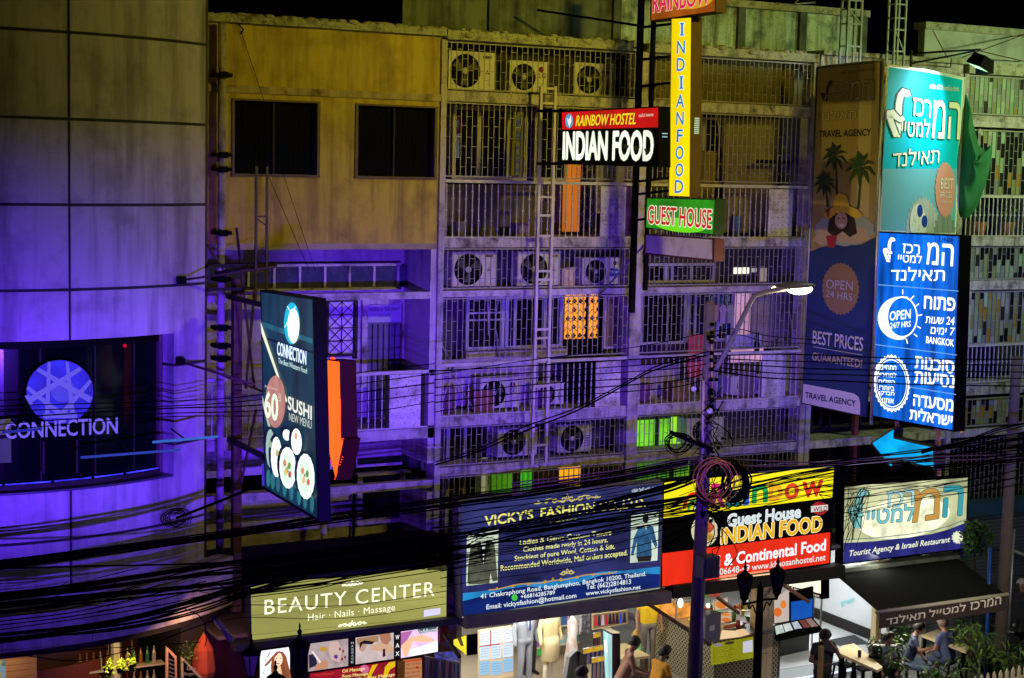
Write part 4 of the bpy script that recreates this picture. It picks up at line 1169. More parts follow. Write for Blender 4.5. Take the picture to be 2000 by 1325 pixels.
# red arrow
q = [(638.5, 702), (664, 705), (667, 855), (673, 859), (655.5, 939), (631, 844), (642, 849)]
X = PY(645, 780, -3.0).x
pl = Plane('X', X)
t = T('arrow_sign', 'glowing orange red arrow pointing down beside the sushi light box', 'arrow sign', pl.p(655, 939))
face = [pl.p(*a) for a in q]
t.part('box', MB().prism(face, (.26, 0, 0)), M('dark_red_box', (.05, .006, .005), .7, spec=.15))
poly(t, pl, [(639.5, 704), (663, 707), (666, 856), (670.5, 861), (655.5, 935), (634, 846), (643, 850)], E(255, 96, 10, 1.6, .15), 1, 'face')
dots = MB()
for v in (706, ): pass
for (a, b, n) in (((664, 712), (667, 852), 0), ((639.5, 758), (639.6, 766), 3), ((640, 792), (640.5, 804), 4), ((640.5, 812), (640.8, 820), 3), ((632, 845), (636, 853), 4), ((646.5, 900), (648, 910), 4), ((665, 782), (665.3, 812), 9), ((669, 893), (664, 908), 4), ((659, 922), (654, 936), 5), ((671, 857), (668, 858), 2)):
    for i in range(n):
        k = i/max(1, n-1); dots.ball(pl.p(a[0]+(b[0]-a[0])*k, a[1]+(b[1]-a[1])*k, 3), .010, 6, 4)
t.part('led_dots', dots, E(255, 60, 20, 2.0))
pb = PX(650, 701, X+.1); t.part('warning_lamp', MB().ball(pb, .035, 8, 6, (1, 2, .7)), E(255, 60, 10, 3.4))
t.part('support_arm', MB().beam(pl.p(642, 740)+Vector((.15, 0, 0)), pl.p(642, 740)+Vector((.15, 3.0, 0)), .05), mt['dark_steel'])
t.part('support_arm', MB().beam(pl.p(643, 820)+Vector((.15, 0, 0)), pl.p(643, 820)+Vector((.15, 3.0, 0)), .05), mt['dark_steel'])

# hostel sign between the ladder tower and the tall yellow sign
q = [(1095, 217), (1287, 208), (1287, 327), (1096, 321)]
t, pl = sign_box('hostel_sign', 'black and red light box with white INDIAN FOOD lettering left of the tall yellow sign', q, 'X', -1.0, thick=.22)
poly(t, pl, [(1097.5, 220), (1285.5, 210.5), (1285.5, 249), (1097.5, 253.5)], E(196, 12, 18, 1.0, .3, (2, 2, 2)), 1, 'red_panel')
poly(t, pl, ell(1111.7, 236.5, 7.5, 14), E(70, 160, 205), 2, 'logo_disc')
poly(t, pl, [(1107, 230), (1111, 234), (1115, 225), (1116, 238), (1112, 249), (1109, 240)], E(240, 245, 250), 3, 'logo_bird')
text(t, pl, 'RAINBOW HOSTEL', (1126, 246.5), (1243, 242.5), 20, E(250, 214, 40, 1.1), 4, .03, .25, outline=E(40, 0, 0), obold=.04)
text(t, pl, 'เรนโบว์ ฮอสเทล', (1249, 229), (1277, 227), 5.5, E(240, 214, 190), 3, .01)
text(t, pl, 'INDIAN FOOD', (1101, 310.5), (1276, 313), 51, E(236, 242, 222, 1.25, .2, (2, 2, 2)), 4, .055, outline=E(70, 84, 40), obold=.02)
for cx, cy in ((1222, 287), (1243, 290), (1264, 296)):
    poly(t, pl, [(cx-7, cy-6), (cx+2, cy-4), (cx+7, cy-2), (cx+3, cy+5), (cx-3, cy+3)], E(26, 28, 14), 6, 'dark_smudge')  # dark smudges over the last letters
text(t, pl, 'RB', (1258, 0), (1262, 0), 1, mt['black'], 0) if False else None
s = MB()
v0 = pl.p(1287, 262)
for i in range(4): s.box(pl.val+.06, pl.val+.16, v0.y-.004, v0.y, v0.z-.05*i, v0.z-.05*i+.018)
t.part('vent_slots', s, E(150, 190, 190))

# tall hostel sign: top box, yellow column, green box and blank panel
YS = -1.0
X = PY(1262, 420, YS).x
t = T('tower_sign', 'tall hostel sign, a yellow column of blue letters above a green box', 'sign', PX(1327, 508, X))
pl = Plane('X', X)
brn = M('brown_sign_side', (.10, .05, .015), .6, dirt=.4, sc=3)
def box_part(nm, q, th, m, parent=None): return t.part(nm, MB().prism([pl.p(*a) for a in q], (th, 0, 0)), m, parent)
b1 = box_part('top_box', [(1270, -40), (1398, -50), (1398, 24), (1270, 42.5)], .22, brn)
poly(t, pl, [(1272, -38), (1396, -48), (1396, 22), (1272, 40)], E(150, 74, 16, 1, .3, (2, 2, 2)), 1, 'top_face', b1)
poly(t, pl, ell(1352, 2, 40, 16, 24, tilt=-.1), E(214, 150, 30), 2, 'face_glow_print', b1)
text(t, pl, 'RAINBOW', (1277, 25), (1388, 8), 36, E(214, 28, 84), 6, .03, parent=b1, outline=E(244, 214, 160), obold=.03)
b2 = box_part('column_box', [(1311, 36), (1350.5, 33), (1347.5, 385), (1306, 383.5)], .22, brn)
poly(t, pl, [(1312, 37.5), (1349.5, 35), (1346.5, 384), (1307.2, 382.5)], E(250, 218, 0, 1.05, .12), 1, 'column_face', b2)
for ch, y, w in zip('INDIANFOOD', (70, 105, 139, 174, 210, 244, 278, 311, 344.5, 377), (8, 17, 17, 8, 17, 16, 13, 17, 17, 18)):
    cx = 1332 - (y-70)*.0137
    if ch == 'I':
        for m_, g_, l_ in ((E(240, 250, 235), 1.3, 4), (E(20, 120, 196), 0, 5)):
            poly(t, pl, [(cx-4-g_, y-25-g_), (cx+4+g_, y-25-g_), (cx+4+g_, y-22.4+g_), (cx+2+g_, y-22.4+g_), (cx+2+g_, y-2.6-g_), (cx+4+g_, y-2.6-g_), (cx+4+g_, y+g_), (cx-4-g_, y+g_), (cx-4-g_, y-2.6-g_), (cx-2-g_, y-2.6-g_), (cx-2-g_, y-22.4+g_), (cx-4-g_, y-22.4+g_)], m_, l_, 'lettering', b2)
        continue
    text(t, pl, ch, (cx-w/2+1, y), (cx+w/2-1, y), 24.5, E(20, 120, 196), 5, .02, parent=b2, outline=E(240, 250, 235), obold=.04)
s = MB(); v0 = pl.p(1350, 232)
for i in range(9): s.box(X+.07, X+.17, v0.y-.004, v0.y, v0.z-.032*i, v0.z-.032*i+.018)
t.part('vent_slots', s, E(190, 214, 170), b2)
b3 = box_part('green_box', [(1262, 385.5), (1398, 388.5), (1394, 460), (1260, 446.5)], .2, M('dark_green_side', (.012, .05, .015), .5))
GR = E(40, 140, 20, 1, .4, (3, 3, 3))
poly(t, pl, [(1264, 388), (1396, 391), (1392.5, 457.5), (1262, 444.5)], GR, 1, 'green_face', b3)
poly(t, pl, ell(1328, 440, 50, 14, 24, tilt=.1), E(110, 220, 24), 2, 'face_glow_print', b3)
text(t, pl, 'GUEST HOUSE', (1267, 436), (1391, 446), 33, E(196, 36, 30), 6, .035, parent=b3, outline=E(240, 250, 214), obold=.055)
b4 = box_part('blank_panel', [(1259, 457), (1396, 467), (1394.5, 511), (1258.5, 497)], .2, M('dark_red_frame', (.10, .02, .02), .6))
poly(t, pl, [(1261.5, 459.5), (1391, 468.5), (1391, 507), (1261, 494)], M('blank_off_white', (.8, .68, .70), .7, dirt=.4, sc=3), 1, 'blank_face', b4)
for i in range(9):
    u = 1286+i*11
    t.part('hook', MB().beam(pl.p(u, 450+i*1.1), pl.p(u, 458+i*.9), .012), mt['rail'], b4)
single('stay_pipe', 'light pipe strut slanting from the blank panel down to the left shophouse beam', 'strut', MB().tube([pl.p(1262, 472)+Vector((.1, .1, 0)), PY(1168, 580, -.05)], .02, 6), mt['steel'])

# travel banner, facing along the street
X = PY(1583, 450, -.8).x
pl = Plane('X', X)
t = T('travel_banner', 'tall banner with palms, a woman in a hat and a navy lower half', 'banner', pl.p(1630, 808))
Q = [(1597, 132), (1721, 119), (1712, 455), (1691, 816), (1566, 789), (1584, 450)]
t.part('backing', MB().prism([pl.p(*a) for a in Q], (.04, 0, 0)), mt['dark_steel'])
tan = M('tan_printed_cloth', (.34, .25, .08), .75, streak=.35, dcol=(.2, .14, .05), sc=1.5)
poly(t, pl, [(1598, 134), (1719, 121), (1711, 463), (1682, 478), (1640, 476), (1600, 484), (1583, 492)], tan, 1, 'upper_cloth')
poly(t, pl, [(1680, 127), (1704, 124), (1697, 430), (1672, 430)], M('tan_light_stripe', (.48, .38, .15), .75), 2, 'light_stripe')
navy = M('navy_printed_cloth', (.012, .035, .12), .6, streak=.3, sc=2)
poly(t, pl, [(1583, 492), (1600, 484), (1640, 476), (1682, 478), (1711, 463), (1700, 660), (1691, 814), (1567, 787), (1576, 640)], navy, 1, 'lower_cloth')
text(t, pl, 'บริษัท บี.บี.ซี.แบงค็อก จำกัด', (1641, 146), (1711, 137), 5, D(40, 34, 20), 3, .01)
ol, fl = D(44, 40, 20), M('tan_letter_fill', (.42, .36, .16), .75)
text(t, pl, heb('המ'), (1662, 197), (1707, 192), 37, fl, 4, .02, bbox=True, outline=ol, obold=.03)
text(t, pl, heb('רכז'), (1631, 181), (1659, 178), 18, fl, 4, .01, bbox=True, outline=ol, obold=.05)
text(t, pl, heb('למטיי'), (1613, 199), (1659, 197), 17, fl, 4, .01, bbox=True, outline=ol, obold=.05)
poly(t, pl, [(1626, 158), (1620, 157), (1614, 170), (1612, 198), (1616, 198), (1619, 172), (1626, 163)], ol, 3, 'letter_stroke')
poly(t, pl, [(1601, 180), (1612, 183), (1609, 199)], ol, 3, 'letter_stroke')
text(t, pl, heb('תאילנד'), (1600, 236), (1673, 231), 18, fl, 4, .01, bbox=True, outline=ol, obold=.04)
text(t, pl, 'TRAVEL AGENCY', (1600.5, 268.5), (1702, 265), 12.5, D(14, 12, 10), 3, .04)
PG, PG2 = M('palm_print', (.01, .03, .014), .8), M('palm_print_light', (.03, .07, .012), .8)
def palm(t, pl, cx, cy, r, bx, by, m, lay=3):
    poly(t, pl, [(cx-2, cy), (cx+2, cy), ((cx+bx)/2+3, (cy+by)/2), (bx+3, by), (bx-2, by), ((cx+bx)/2-.5, (cy+by)/2)], m, lay, 'palm_trunk_print')
    for k in range(9):
        a = radians(200+k*29 + random.uniform(-6, 6)) if False else 2*pi*k/9+.3
        dx, dy = cos(a), sin(a)*1.15
        ex, ey = cx+dx*r, cy+dy*r+r*.28*abs(dx)
        mx, my = cx+dx*r*.5, cy+dy*r*.5-r*.16
        nx, ny = -dy*r*.15, dx*r*.15
        poly(t, pl, [(cx, cy), (mx+nx, my+ny), (ex, ey), (mx-nx, my-ny+2)], m, lay+1+(k % 3), 'palm_frond_print')
palm(t, pl, 1631, 305, 27, 1634, 380, PG)
palm(t, pl, 1681, 327, 31, 1675, 408, PG2, 8)
palm(t, pl, 1611, 358, 24, 1616, 405, PG, 13)
poly(t, pl, star(1650, 448, 60, 34, 14, .93), M('water_print', (.30, .34, .28), .7), 6, 'water_print')
poly(t, pl, [(1588, 470), (1600, 446), (1626, 442), (1640, 455), (1658, 442), (1690, 446), (1698, 468), (1672, 476), (1640, 472), (1606, 480)], M('skin_print', (.46, .34, .20), .7), 7, 'arms_print')
poly(t, pl, [(1624, 412), (1664, 412), (1671, 436), (1674, 456), (1660, 464), (1646, 452), (1630, 464), (1616, 452), (1619, 432)], M('hair_print', (.03, .014, .008), .7), 8, 'hair_print')
poly(t, pl, ell(1643, 431, 12, 17), M('face_print', (.50, .34, .2), .7), 9, 'face_print')
poly(t, pl, ell(1643, 440, 6, 3), D(220, 214, 200), 10, 'smile_print')
for x in (1638, 1648): poly(t, pl, ell(x, 427, 2, 1.3, 8), D(20, 14, 12), 10, 'eye_print')
poly(t, pl, [(1608, 421), (1616, 411), (1627, 405), (1630, 386), (1640, 378), (1653, 382), (1659, 403), (1674, 409), (1686, 421), (1672, 428), (1652, 416), (1634, 416), (1618, 430)], M('hat_print', (.62, .40, .03), .7), 11, 'hat_print')
poly(t, pl, [(1612, 412), (1622, 408), (1618, 428)], M('hat_brim_print', (.2, .05, .03), .7), 12, 'hat_print')
poly(t, pl, [(1613, 461), (1634, 460), (1631, 484), (1617, 484)], M('drink_print', (.35, .02, .03), .6), 12, 'drink_print')
poly(t, pl, star(1642, 564.5, 37, 52, 30, .93, .03), M('brown_badge', (.25, .15, .07), .75), 3, 'badge')
lg = M('grey_letter_print', (.42, .38, .38), .7)
text(t, pl, 'OPEN', (1615, 563), (1667, 567.5), 17, lg, 5, .03, outline=D(60, 40, 30), obold=.03)
text(t, pl, '24 HRS', (1615, 580), (1666, 588), 13.5, lg, 5, .03, outline=D(60, 40, 30), obold=.03)
text(t, pl, 'BEST PRICES', (1588, 671), (1686, 686), 25, M('white_letter_print', (.6, .58, .6), .7), 3, .02)
poly(t, pl, [(1588, 677), (1684, 693), (1684, 694.6), (1588, 678.4)], lg, 3, 'rule')
text(t, pl, 'GUARANTEED!', (1587, 703), (1684, 719), 15, M('yellow_letter_print', (.52, .44, .2), .7), 3, .02)
poly(t, pl, [(1569, 750), (1640, 763), (1668, 769), (1677, 776), (1680, 788), (1680, 811), (1567, 787)], M('white_print', (.6, .56, .56), .7), 2, 'white_panel')
text(t, pl, 'TRAVEL AGENCY', (1574, 777), (1672, 794), 11, D(20, 22, 50), 4, .04)
t.part('frame_tube', MB().tube([pl.p(1722, 118)+Vector((.03,0,0)), pl.p(1699, 830)+Vector((.03,0,0))], .03, 8), mt['steel'])
t.part('frame_tube', MB().tube([pl.p(1594, 132)+Vector((.03,0,0)), pl.p(1564, 792)+Vector((.03,0,0))], .025, 8), mt['steel'])
t.part('cross_tube', MB().tube([pl.p(1722, 118)+Vector((.03,0,0)), pl.p(1594, 131)+Vector((.03,0,0))], .02, 6), mt['steel'])
ye = pl.p(1722, 300).y
xe = X

# turquoise banner going back from the outer edge of the travel banner
A = PX(1735, 128, xe+.12)
ps = PX(1728, 300, xe+.12)
class SkewPlane:
    """vertical plane through two points of the ground plan"""
    def __init__(s, p0, p1, step=.004):
        s.o = Vector((p0[0], p0[1], 0)); s.d = (Vector((p1[0], p1[1], 0))-s.o).normalized()
        s.n = Vector((s.d.y, -s.d.x, 0)); s.step = step
    def p(s, u, v, layer=0):
        r = ray(u, v); o = s.o + s.n*s.step*layer
        k = (o-CAM).dot(s.n)/r.dot(s.n); return CAM + r*k
    def uv(s, q): return ((q-s.o).dot(s.d), q.z)
    def w(s, x, z, layer=0):
        q = s.o + s.d*x + s.n*s.step*layer; return Vector((q.x, q.y, z))
far = PY(1882, 300, -.9)
sp = SkewPlane((ps.x, ps.y), (far.x, far.y))
t = T('turquoise_banner', 'bright turquoise banner with cream Hebrew lettering, above the blue light box', 'banner', sp.p(1795, 455))
Q = [(1735, 128), (1808, 138), (1883, 154), (1875, 300), (1867, 458), (1719, 452), (1728, 300)]
t.part('backing', MB().prism([sp.p(*a) for a in Q], -sp.n*.05), M('banner_edge', (.7, .8, .75), .5))
tq = M('turquoise_print', (.0, .44, .60), .7, spec=.1, streak=.25, dcol=(.0, .28, .44), sc=1.2)
poly(t, sp, [(1736, 131), (1808, 141), (1880, 156), (1870, 330), (1724, 330)], tq, 1, 'upper_print')
poly(t, sp, [(1724, 330), (1870, 330), (1865, 455), (1721, 450)], M('pale_turquoise_print', (.12, .40, .52), .6, streak=.3, dcol=(.2, .4, .5), sc=1.2), 1, 'lower_print')
cr, dk = M('cream_print', (.80, .80, .64), .6), D(10, 60, 64)
text(t, sp, 'บริษัท บี.บี.ซี.แบงค็อก จำกัด', (1815, 173), (1871, 179), 8, cr, 3, .02)
text(t, sp, heb('המ'), (1818, 269), (1871, 272), 74, cr, 5, .02, bbox=True, outline=dk, obold=.03)
text(t, sp, heb('רכז'), (1780, 225), (1815, 230), 34, cr, 5, .02, bbox=True, outline=dk, obold=.04)
text(t, sp, heb('למטיי'), (1758, 266), (1813, 269), 36, cr, 5, .02, bbox=True, outline=dk, obold=.04)
def stroke(t, pl, pts, w, m, lay, nm='letter_stroke'):
    L_, R_ = [], []
    for i, (x, y) in enumerate(pts):
        x0, y0 = pts[max(i-1, 0)]; x1, y1 = pts[min(i+1, len(pts)-1)]
        dx, dy = x1-x0, y1-y0; q = sqrt(dx*dx+dy*dy) or 1
        L_.append((x-dy/q*w/2, y+dx/q*w/2)); R_.append((x+dy/q*w/2, y-dx/q*w/2))
    poly(t, pl, L_+R_[::-1], m, lay, nm)
def lamed(t, pl, x, y, h, m, d, lay=3):
    """the tall swirl letter at the left of the logo: hook, stem and closed foot"""
    w = h*.42; tw = h*.12
    for mm, k, L0 in ((d, 1.5, lay), (m, 1.0, lay+1)):
        stroke(t, pl, [(x+w*.98, y-h*.90), (x+w*.93, y-h*.99), (x+w*.78, y-h*1.02), (x+w*.62, y-h*.93), (x+w*.52, y-h*.74), (x+w*.50, y-h*.5), (x+w*.47, y-h*.25), (x+w*.42, y-h*.02)], tw*1.15*k, mm, L0)
        stroke(t, pl, [(x+w*.40, y-h*.04), (x+w*.2, y-h*.26), (x+w*.02, y-h*.48), (x+w*.02, y-h*.56), (x+w*.16, y-h*.57), (x+w*.38, y-h*.46), (x+w*.58, y-h*.40), (x+w*.78, y-h*.44)], tw*k, mm, L0+2)
lamed(t, sp, 1736, 270, 90, cr, dk)
text(t, sp, heb('תאילנד'), (1741, 327), (1832, 318), 34, cr, 5, .015, bbox=True, outline=dk, obold=.03)
poly(t, sp, star(1846, 371, 20, 56, 26, .92), M('pink_badge', (.62, .25, .20), .6), 4, 'badge')
text(t, sp, 'BEST', (1835, 369), (1859, 369), 20, M('pale_letters', (.7, .6, .5), .6), 6, .03)
text(t, sp, 'PRICES', (1835, 386), (1857, 386), 11, M('pale_letters2', (.7, .6, .5), .6), 6, .02)
text(t, sp, 'GUARANTEED', (1835, 397), (1857, 397), 4.5, M('pale_letters3', (.7, .6, .5), .6), 6, .02)
fur = M('grey_fur_print', (.42, .46, .42), .7, streak=.7, dcol=(.14, .2, .18), sc=6)
poly(t, sp, star(1802, 452, 36, 72, 30, .86) and [(x, min(y, 455)) for x, y in star(1802, 452, 34, 70, 30, .88)], fur, 2, 'fur_print')
poly(t, sp, [(x, min(y, 455)) for x, y in star(1845, 470, 24, 60, 22, .86)], M('dark_fur_print', (.2, .26, .24), .7, streak=.7, sc=6), 3, 'fur_print')
poly(t, sp, [(x, min(y, 455)) for x, y in ell(1793, 436, 16, 38)], M('pale_muzzle_print', (.66, .70, .62), .7, dirt=.5, sc=9), 5, 'muzzle_print')
for cx, cy in ((1797, 412), (1806, 433)):
    poly(t, sp, ell(cx, cy, 5.5, 12), M('blue_eye_print', (.01, .05, .35), .4), 6, 'eye_print')
t.part('edge_rope', MB().tube([sp.p(1733, 127), sp.p(1808, 137), sp.p(1884, 153)], .018, 6).tube([sp.p(1884, 153), sp.p(1876, 300), sp.p(1868, 456)], .018, 6), M('white_hem', (.8, .85, .78), .5))
t.part('frame_tube', MB().tube([sp.p(1884, 153)-sp.n*.06, sp.p(1868, 470)-sp.n*.06], .025, 6), mt['steel'])
t.part('frame_tube', MB().tube([sp.p(1732, 127)-sp.n*.06, sp.p(1716, 455)-sp.n*.06], .025, 6), mt['steel'])

# blue light box
q = [(1715, 452), (1877, 460), (1864, 844), (1703.5, 815)]
t, pl = sign_box('blue_lightbox', 'tall glowing blue light box with white Hebrew lettering above the cyan arrow', q, 'X', -1.0, thick=.26)
BL = E(8, 108, 236, 1.0, .62, (1, 4.5, .5))
poly(t, pl, [(1717, 455), (1873.5, 462.5), (1860.5, 840), (1705.5, 812)], BL, 1, 'face')
W = E(246, 252, 246, 1.5)
text(t, pl, 'UNB', (1835, 472), (1861, 473.5), 8, E(2, 14, 60), 3, .02)
for a, b in (((1714.5, 555.5), (1872, 568)), ((1710, 672.5), (1869, 693)), ((1777, 755.5), (1867, 770))):
    poly(t, pl, [a, b, (b[0], b[1]+1.7), (a[0], a[1]+1.7)], E(120, 180, 240), 2, 'rule')
text(t, pl, heb('המ'), (1811, 516), (1862, 520), 42, W, 4, .02, bbox=True)
text(t, pl, heb('רכז'), (1764, 494), (1797, 497), 18, W, 4, .02, bbox=True)
text(t, pl, heb('למטיי'), (1755, 512), (1801, 515), 18, W, 4, .02, bbox=True)
lamed(t, pl, 1727, 513, 46, W, E(10, 90, 220), 4)
text(t, pl, heb('תאילנד'), (1741, 548), (1846, 549), 26, W, 4, .01, bbox=True)
cx, cy = 1762, 619.5
ring = ell(cx, cy, 30, 40, 40); ring2 = ell(cx, cy, 27.5, 37, 40)
poly(t, pl, ell(cx, cy, 30, 40.5, 40), W, 5, 'sun_ring'); poly(t, pl, ell(cx, cy, 27.6, 37.4, 40), BL, 6, 'sun_disc')
cres = ell(1757, 622, 41.5, 42, 40, radians(75), radians(290))
inn = ell(1767, 619.5, 33, 40, 30, radians(285), radians(78))
poly(t, pl, [(x-1, y) for x, y in cres] + inn, E(240, 250, 226, 1.4), 4, 'moon_crescent')
for a, b in (((1763, 565.5), (1763, 575.5)), ((1785, 578), (1778.5, 585)), ((1795, 593), (1788.5, 598.5)), ((1801, 615), (1792.5, 616.7)), ((1798.5, 641.6), (1791, 637.6)), ((1791.5, 658), (1785, 652.5)), ((1772.5, 671.5), (1770, 662))):
    dx, dy = b[0]-a[0], b[1]-a[1]; q = sqrt(dx*dx+dy*dy); nx, ny = -dy/q*1.1, dx/q*1.1
    poly(t, pl, [(a[0]+nx, a[1]+ny), (b[0]+nx, b[1]+ny), (b[0]-nx, b[1]-ny), (a[0]-nx, a[1]-ny)], W, 5, 'sun_ray')
text(t, pl, 'OPEN', (1740, 626.5), (1780.5, 622), 17.5, W, 8, .03)
text(t, pl, '24/7 HRS', (1741, 642), (1781, 638), 11, W, 8, .02)
for s, a, b, h in (('פתוח', (1806, 602.5), (1866, 607.5), 24), ('שעות 24', (1808.5, 631), (1865, 635), 15), ('ימים 7', (1818.5, 652), (1865.5, 656), 15), ('סוכנות', (1788.5, 719), (1864, 730), 23), ('נסיעות', (1787.5, 748), (1864, 758), 23), ('מסעדה', (1785, 792.5), (1862, 804), 22), ('ישראלית', (1778, 818.5), (1860.5, 832), 23)):
    if ' ' in s:
        w_, n_ = s.split(' ')
        text(t, pl, heb(w_)+' '+n_, a, b, h, W, 4, .02, .1, bbox=True)
    else: text(t, pl, heb(s), a, b, h, W, 4, .045, bbox=True)
text(t, pl, 'BANGKOK', (1810, 670), (1864, 677), 13, W, 4, .03)
cx, cy = 1741.5, 749
def clipx(pts, x0): return [(max(x, x0), y) for x, y in pts]
poly(t, pl, clipx(star(cx, cy, 36, 57, 30, .93, .08), 1706.5), W, 4, 'scalloped_ring')
poly(t, pl, clipx(ell(cx, cy, 31.5, 49.5, 40, tilt=.08), 1707.5), BL, 5, 'badge_field')
poly(t, pl, clipx(ell(cx, cy, 29.5, 47, 40, tilt=.08), 1708), W, 6, 'thin_ring')
poly(t, pl, clipx(ell(cx, cy, 28.3, 45, 40, tilt=.08), 1708.6), BL, 7, 'badge_field')
for s, y, x0, x1 in (('מתחייבים', 722, 1714, 1753), ('למחירים', 735.5, 1715, 1753), ('הזולים', 749, 1719, 1750), ('ביותר!', 761.5, 1720, 1749), ('תבדקו', 773.5, 1720, 1749), ('אותנו.', 786.5, 1723, 1748)):
    text(t, pl, heb(s), (x0, y), (x1, y+2), 9.5, W, 9, .03, bbox=True)
t.part('yellow_edge_tube', MB().tube([PX(1885, 655, pl.val+.22), PX(1877.5, 845, pl.val+.22)], .018, 6), E(206, 140, 30))
t.part('support_post', MB().beam(PX(1833, 836, pl.val+.15), PX(1834, 930, pl.val+.15), .06).beam(PX(1752, 822, pl.val+.15), PX(1752, 845, pl.val+.15), .06), M('copper_post', (.5, .25, .15), .5))
t.part('support_arm', MB().beam(PX(1716, 520, pl.val+.15), PX(1716, 520, pl.val+.15)+Vector((0, 1.0, 0)), .06), mt['dark_steel'])
t.part('support_arm', MB().beam(PX(1706, 760, pl.val+.15), PX(1706, 760, pl.val+.15)+Vector((0, 1.0, 0)), .06), mt['dark_steel'])
blx = pl.val
# cyan arrow
q = [(1701.5, 865.7), (1747.5, 835.5), (1746.5, 855), (1824, 873), (1826, 917), (1744.5, 897), (1743, 918)]
t = T('cyan_arrow', 'glowing cyan arrow pointing left below the blue light box', 'arrow sign', pl.p(1765, 918))
t.part('box', MB().prism([pl.p(*a) for a in q], (.22, 0, 0)), M('arrow_side', (.03, .02, .05), .5))
cx, cy = 1765, 878
poly(t, pl, [(1704, 866), (1745.5, 839), (1744.5, 857), (1822, 875), (1823.5, 913.5), (1742.8, 894), (1741.5, 913)], E(4, 168, 238, 1.05, .3, (2, 2, 3)), 1, 'face')
t.part('trim', MB().tube([pl.p(*a, 2) for a in q+[q[0]]], .010, 5, False), M('copper_trim', (.35, .2, .08), .4, .6))

# ================================================================== signs along the shop fronts
# beauty centre
q = [(486, 1140), (876, 1102), (875, 1212), (488, 1266)]
t, pl = sign_box('beauty_sign', 'olive lit BEAUTY CENTER sign above the massage shop', q, 'Y', val=-1.3, thick=.22, frame=M('navy_frame', (.03, .03, .08), .4))
poly(t, pl, [(490, 1144), (872.5, 1106), (871.5, 1206.5), (492, 1259)], E(160, 158, 84, 1.0, .22, (.7, 1, 2)), 1, 'face')
CRM = E(250, 250, 214, 1.3)
text(t, pl, 'BEAUTY CENTER', (516, 1200.5), (848, 1163), 28.5, CRM, 4, .0, spacing=1.12)
text(t, pl, 'Hair · Nails · Massage', (601, 1212.5), (771, 1192), 12.5, CRM, 3, .0, spacing=1.05)
def curls(t, pl, cx, cy, w, h, m, lay=3, slope=-.12, n=3, r=.009):
    mb = MB()
    def P(x, y): return pl.p(cx+x, cy+y+x*slope, lay)
    for s in (-1, 1):
        for k in range(n):
            x0 = s*w*(k+.5)/n/2; rr = h*.5*(1-.18*k)
            mb.tube([P(x0+s*rr*(1-a/9)*cos(a), rr*(1-a/9)*sin(a)) for a in [i*.55 for i in range(13)]], r, 4, False)
        mb.tube([P(s*w*.5*i/8, h*.28*sin(i*1.1)) for i in range(9)], r, 4, False)
    mb.tube([P(-h*.2, -h*.2), P(0, -h*.75), P(h*.2, -h*.2), P(0, h*.2), P(-h*.2, -h*.2)], r, 4, False)
    t.part('scroll_ornament', mb, m)
curls(t, pl, 688, 1140, 40, 10, CRM)
curls(t, pl, 688, 1219, 56, 9, CRM)
poly(t, pl, [(835, 1103), (873, 1100), (873, 1111), (835, 1114.5)], mt['black'], 2, 'name_strip')
text(t, pl, 'บิวตี้เซ็นเตอร์', (837, 1112.5), (871, 1109), 7, E(90, 88, 50), 3, .01)
poly(t, pl, [(828, 1192), (860, 1188), (860, 1200), (828, 1205)], E(200, 196, 255, 1.3), 3, 'white_sticker')
for v in (1164, 1190, 1228): poly(t, pl, [(491, v+12), (872, v-24), (872, v-23.2), (491, v+12.8)], E(96, 92, 44), 2, 'panel_joint')

# tailor
q = [(895, 977), (1295, 940), (1290.5, 1151), (900, 1209.5)]
t, pl = sign_box('tailor_sign', "navy tailor's sign with yellow lettering and two clothing pictures", q, 'Y', val=-1.5, thick=.25, frame=M('grey_sign_frame', (.2, .2, .22), .5))
poly(t, pl, [(900, 982), (1291, 944.5), (1287, 1147), (904, 1204.5)], E(40, 44, 96, 1.0, .6, (1.1, 1, 2.2)), 1, 'face')
wave = [(903.8, 1159), (950, 1154), (990, 1147), (1028, 1138.6), (1062, 1136), (1102, 1130), (1140, 1124), (1176, 1117), (1220, 1115), (1260, 1110), (1289, 1107)]
poly(t, pl, wave + [(1287, 1147), (904, 1204.5)], E(10, 34, 104, 1.0, .4, (2, 2, 3)), 2, 'blue_wave')
poly(t, pl, wave + [(x, y+10+6*sin(x*.03)) for x, y in wave[::-1]], E(36, 130, 190, 1, .4), 3, 'light_wave')
YT = E(232, 232, 140, 1.1)
for s, a, b in (("VICKY'S", (946, 1027), (1040, 1014)), ('FASHION', (1055, 1012), (1160.5, 999)), ('CO.,LTD.', (1169, 998), (1260, 991))):
    text(t, pl, s, a, b, 18.5, E(236, 232, 110, 1.1), 4, .035)
for s, a, b, h in (('Ladies & Gents Custom Tailors', (1014.6, 1064.5), (1192.6, 1044.5), 10.5), ('Clothes made ready in 24 hours.', (1021, 1078), (1186, 1059), 9.5), ('Stockiest of pure Wool, Cotton & Silk.', (1004, 1095.5), (1200, 1071.5), 9.5), ('Recommended Worldwide, Mail orders accepted.', (977, 1115), (1224.5, 1084), 10.5)):
    text(t, pl, s, a, b, h, YT, 4, .025)
WT = E(224, 236, 240, 1.1)
for s, a, b, h in (('41 Chakraphong Road, Banglumphoo, Bangkok 10200, Thailand.', (937.5, 1169), (1260.4, 1124), 8.5), ('+66816285789', (1016, 1169), (1082.4, 1160.4), 7.5), ('Email: vickysfashion@hotmail.com', (949, 1190), (1124.4, 1167), 9), ('Tel: (662)2814813', (1144, 1151), (1231, 1140), 9), ('www.vickysfashion.net', (1143, 1163), (1249.7, 1150), 8)):
    text(t, pl, s, a, b, h, WT, 5, .025)
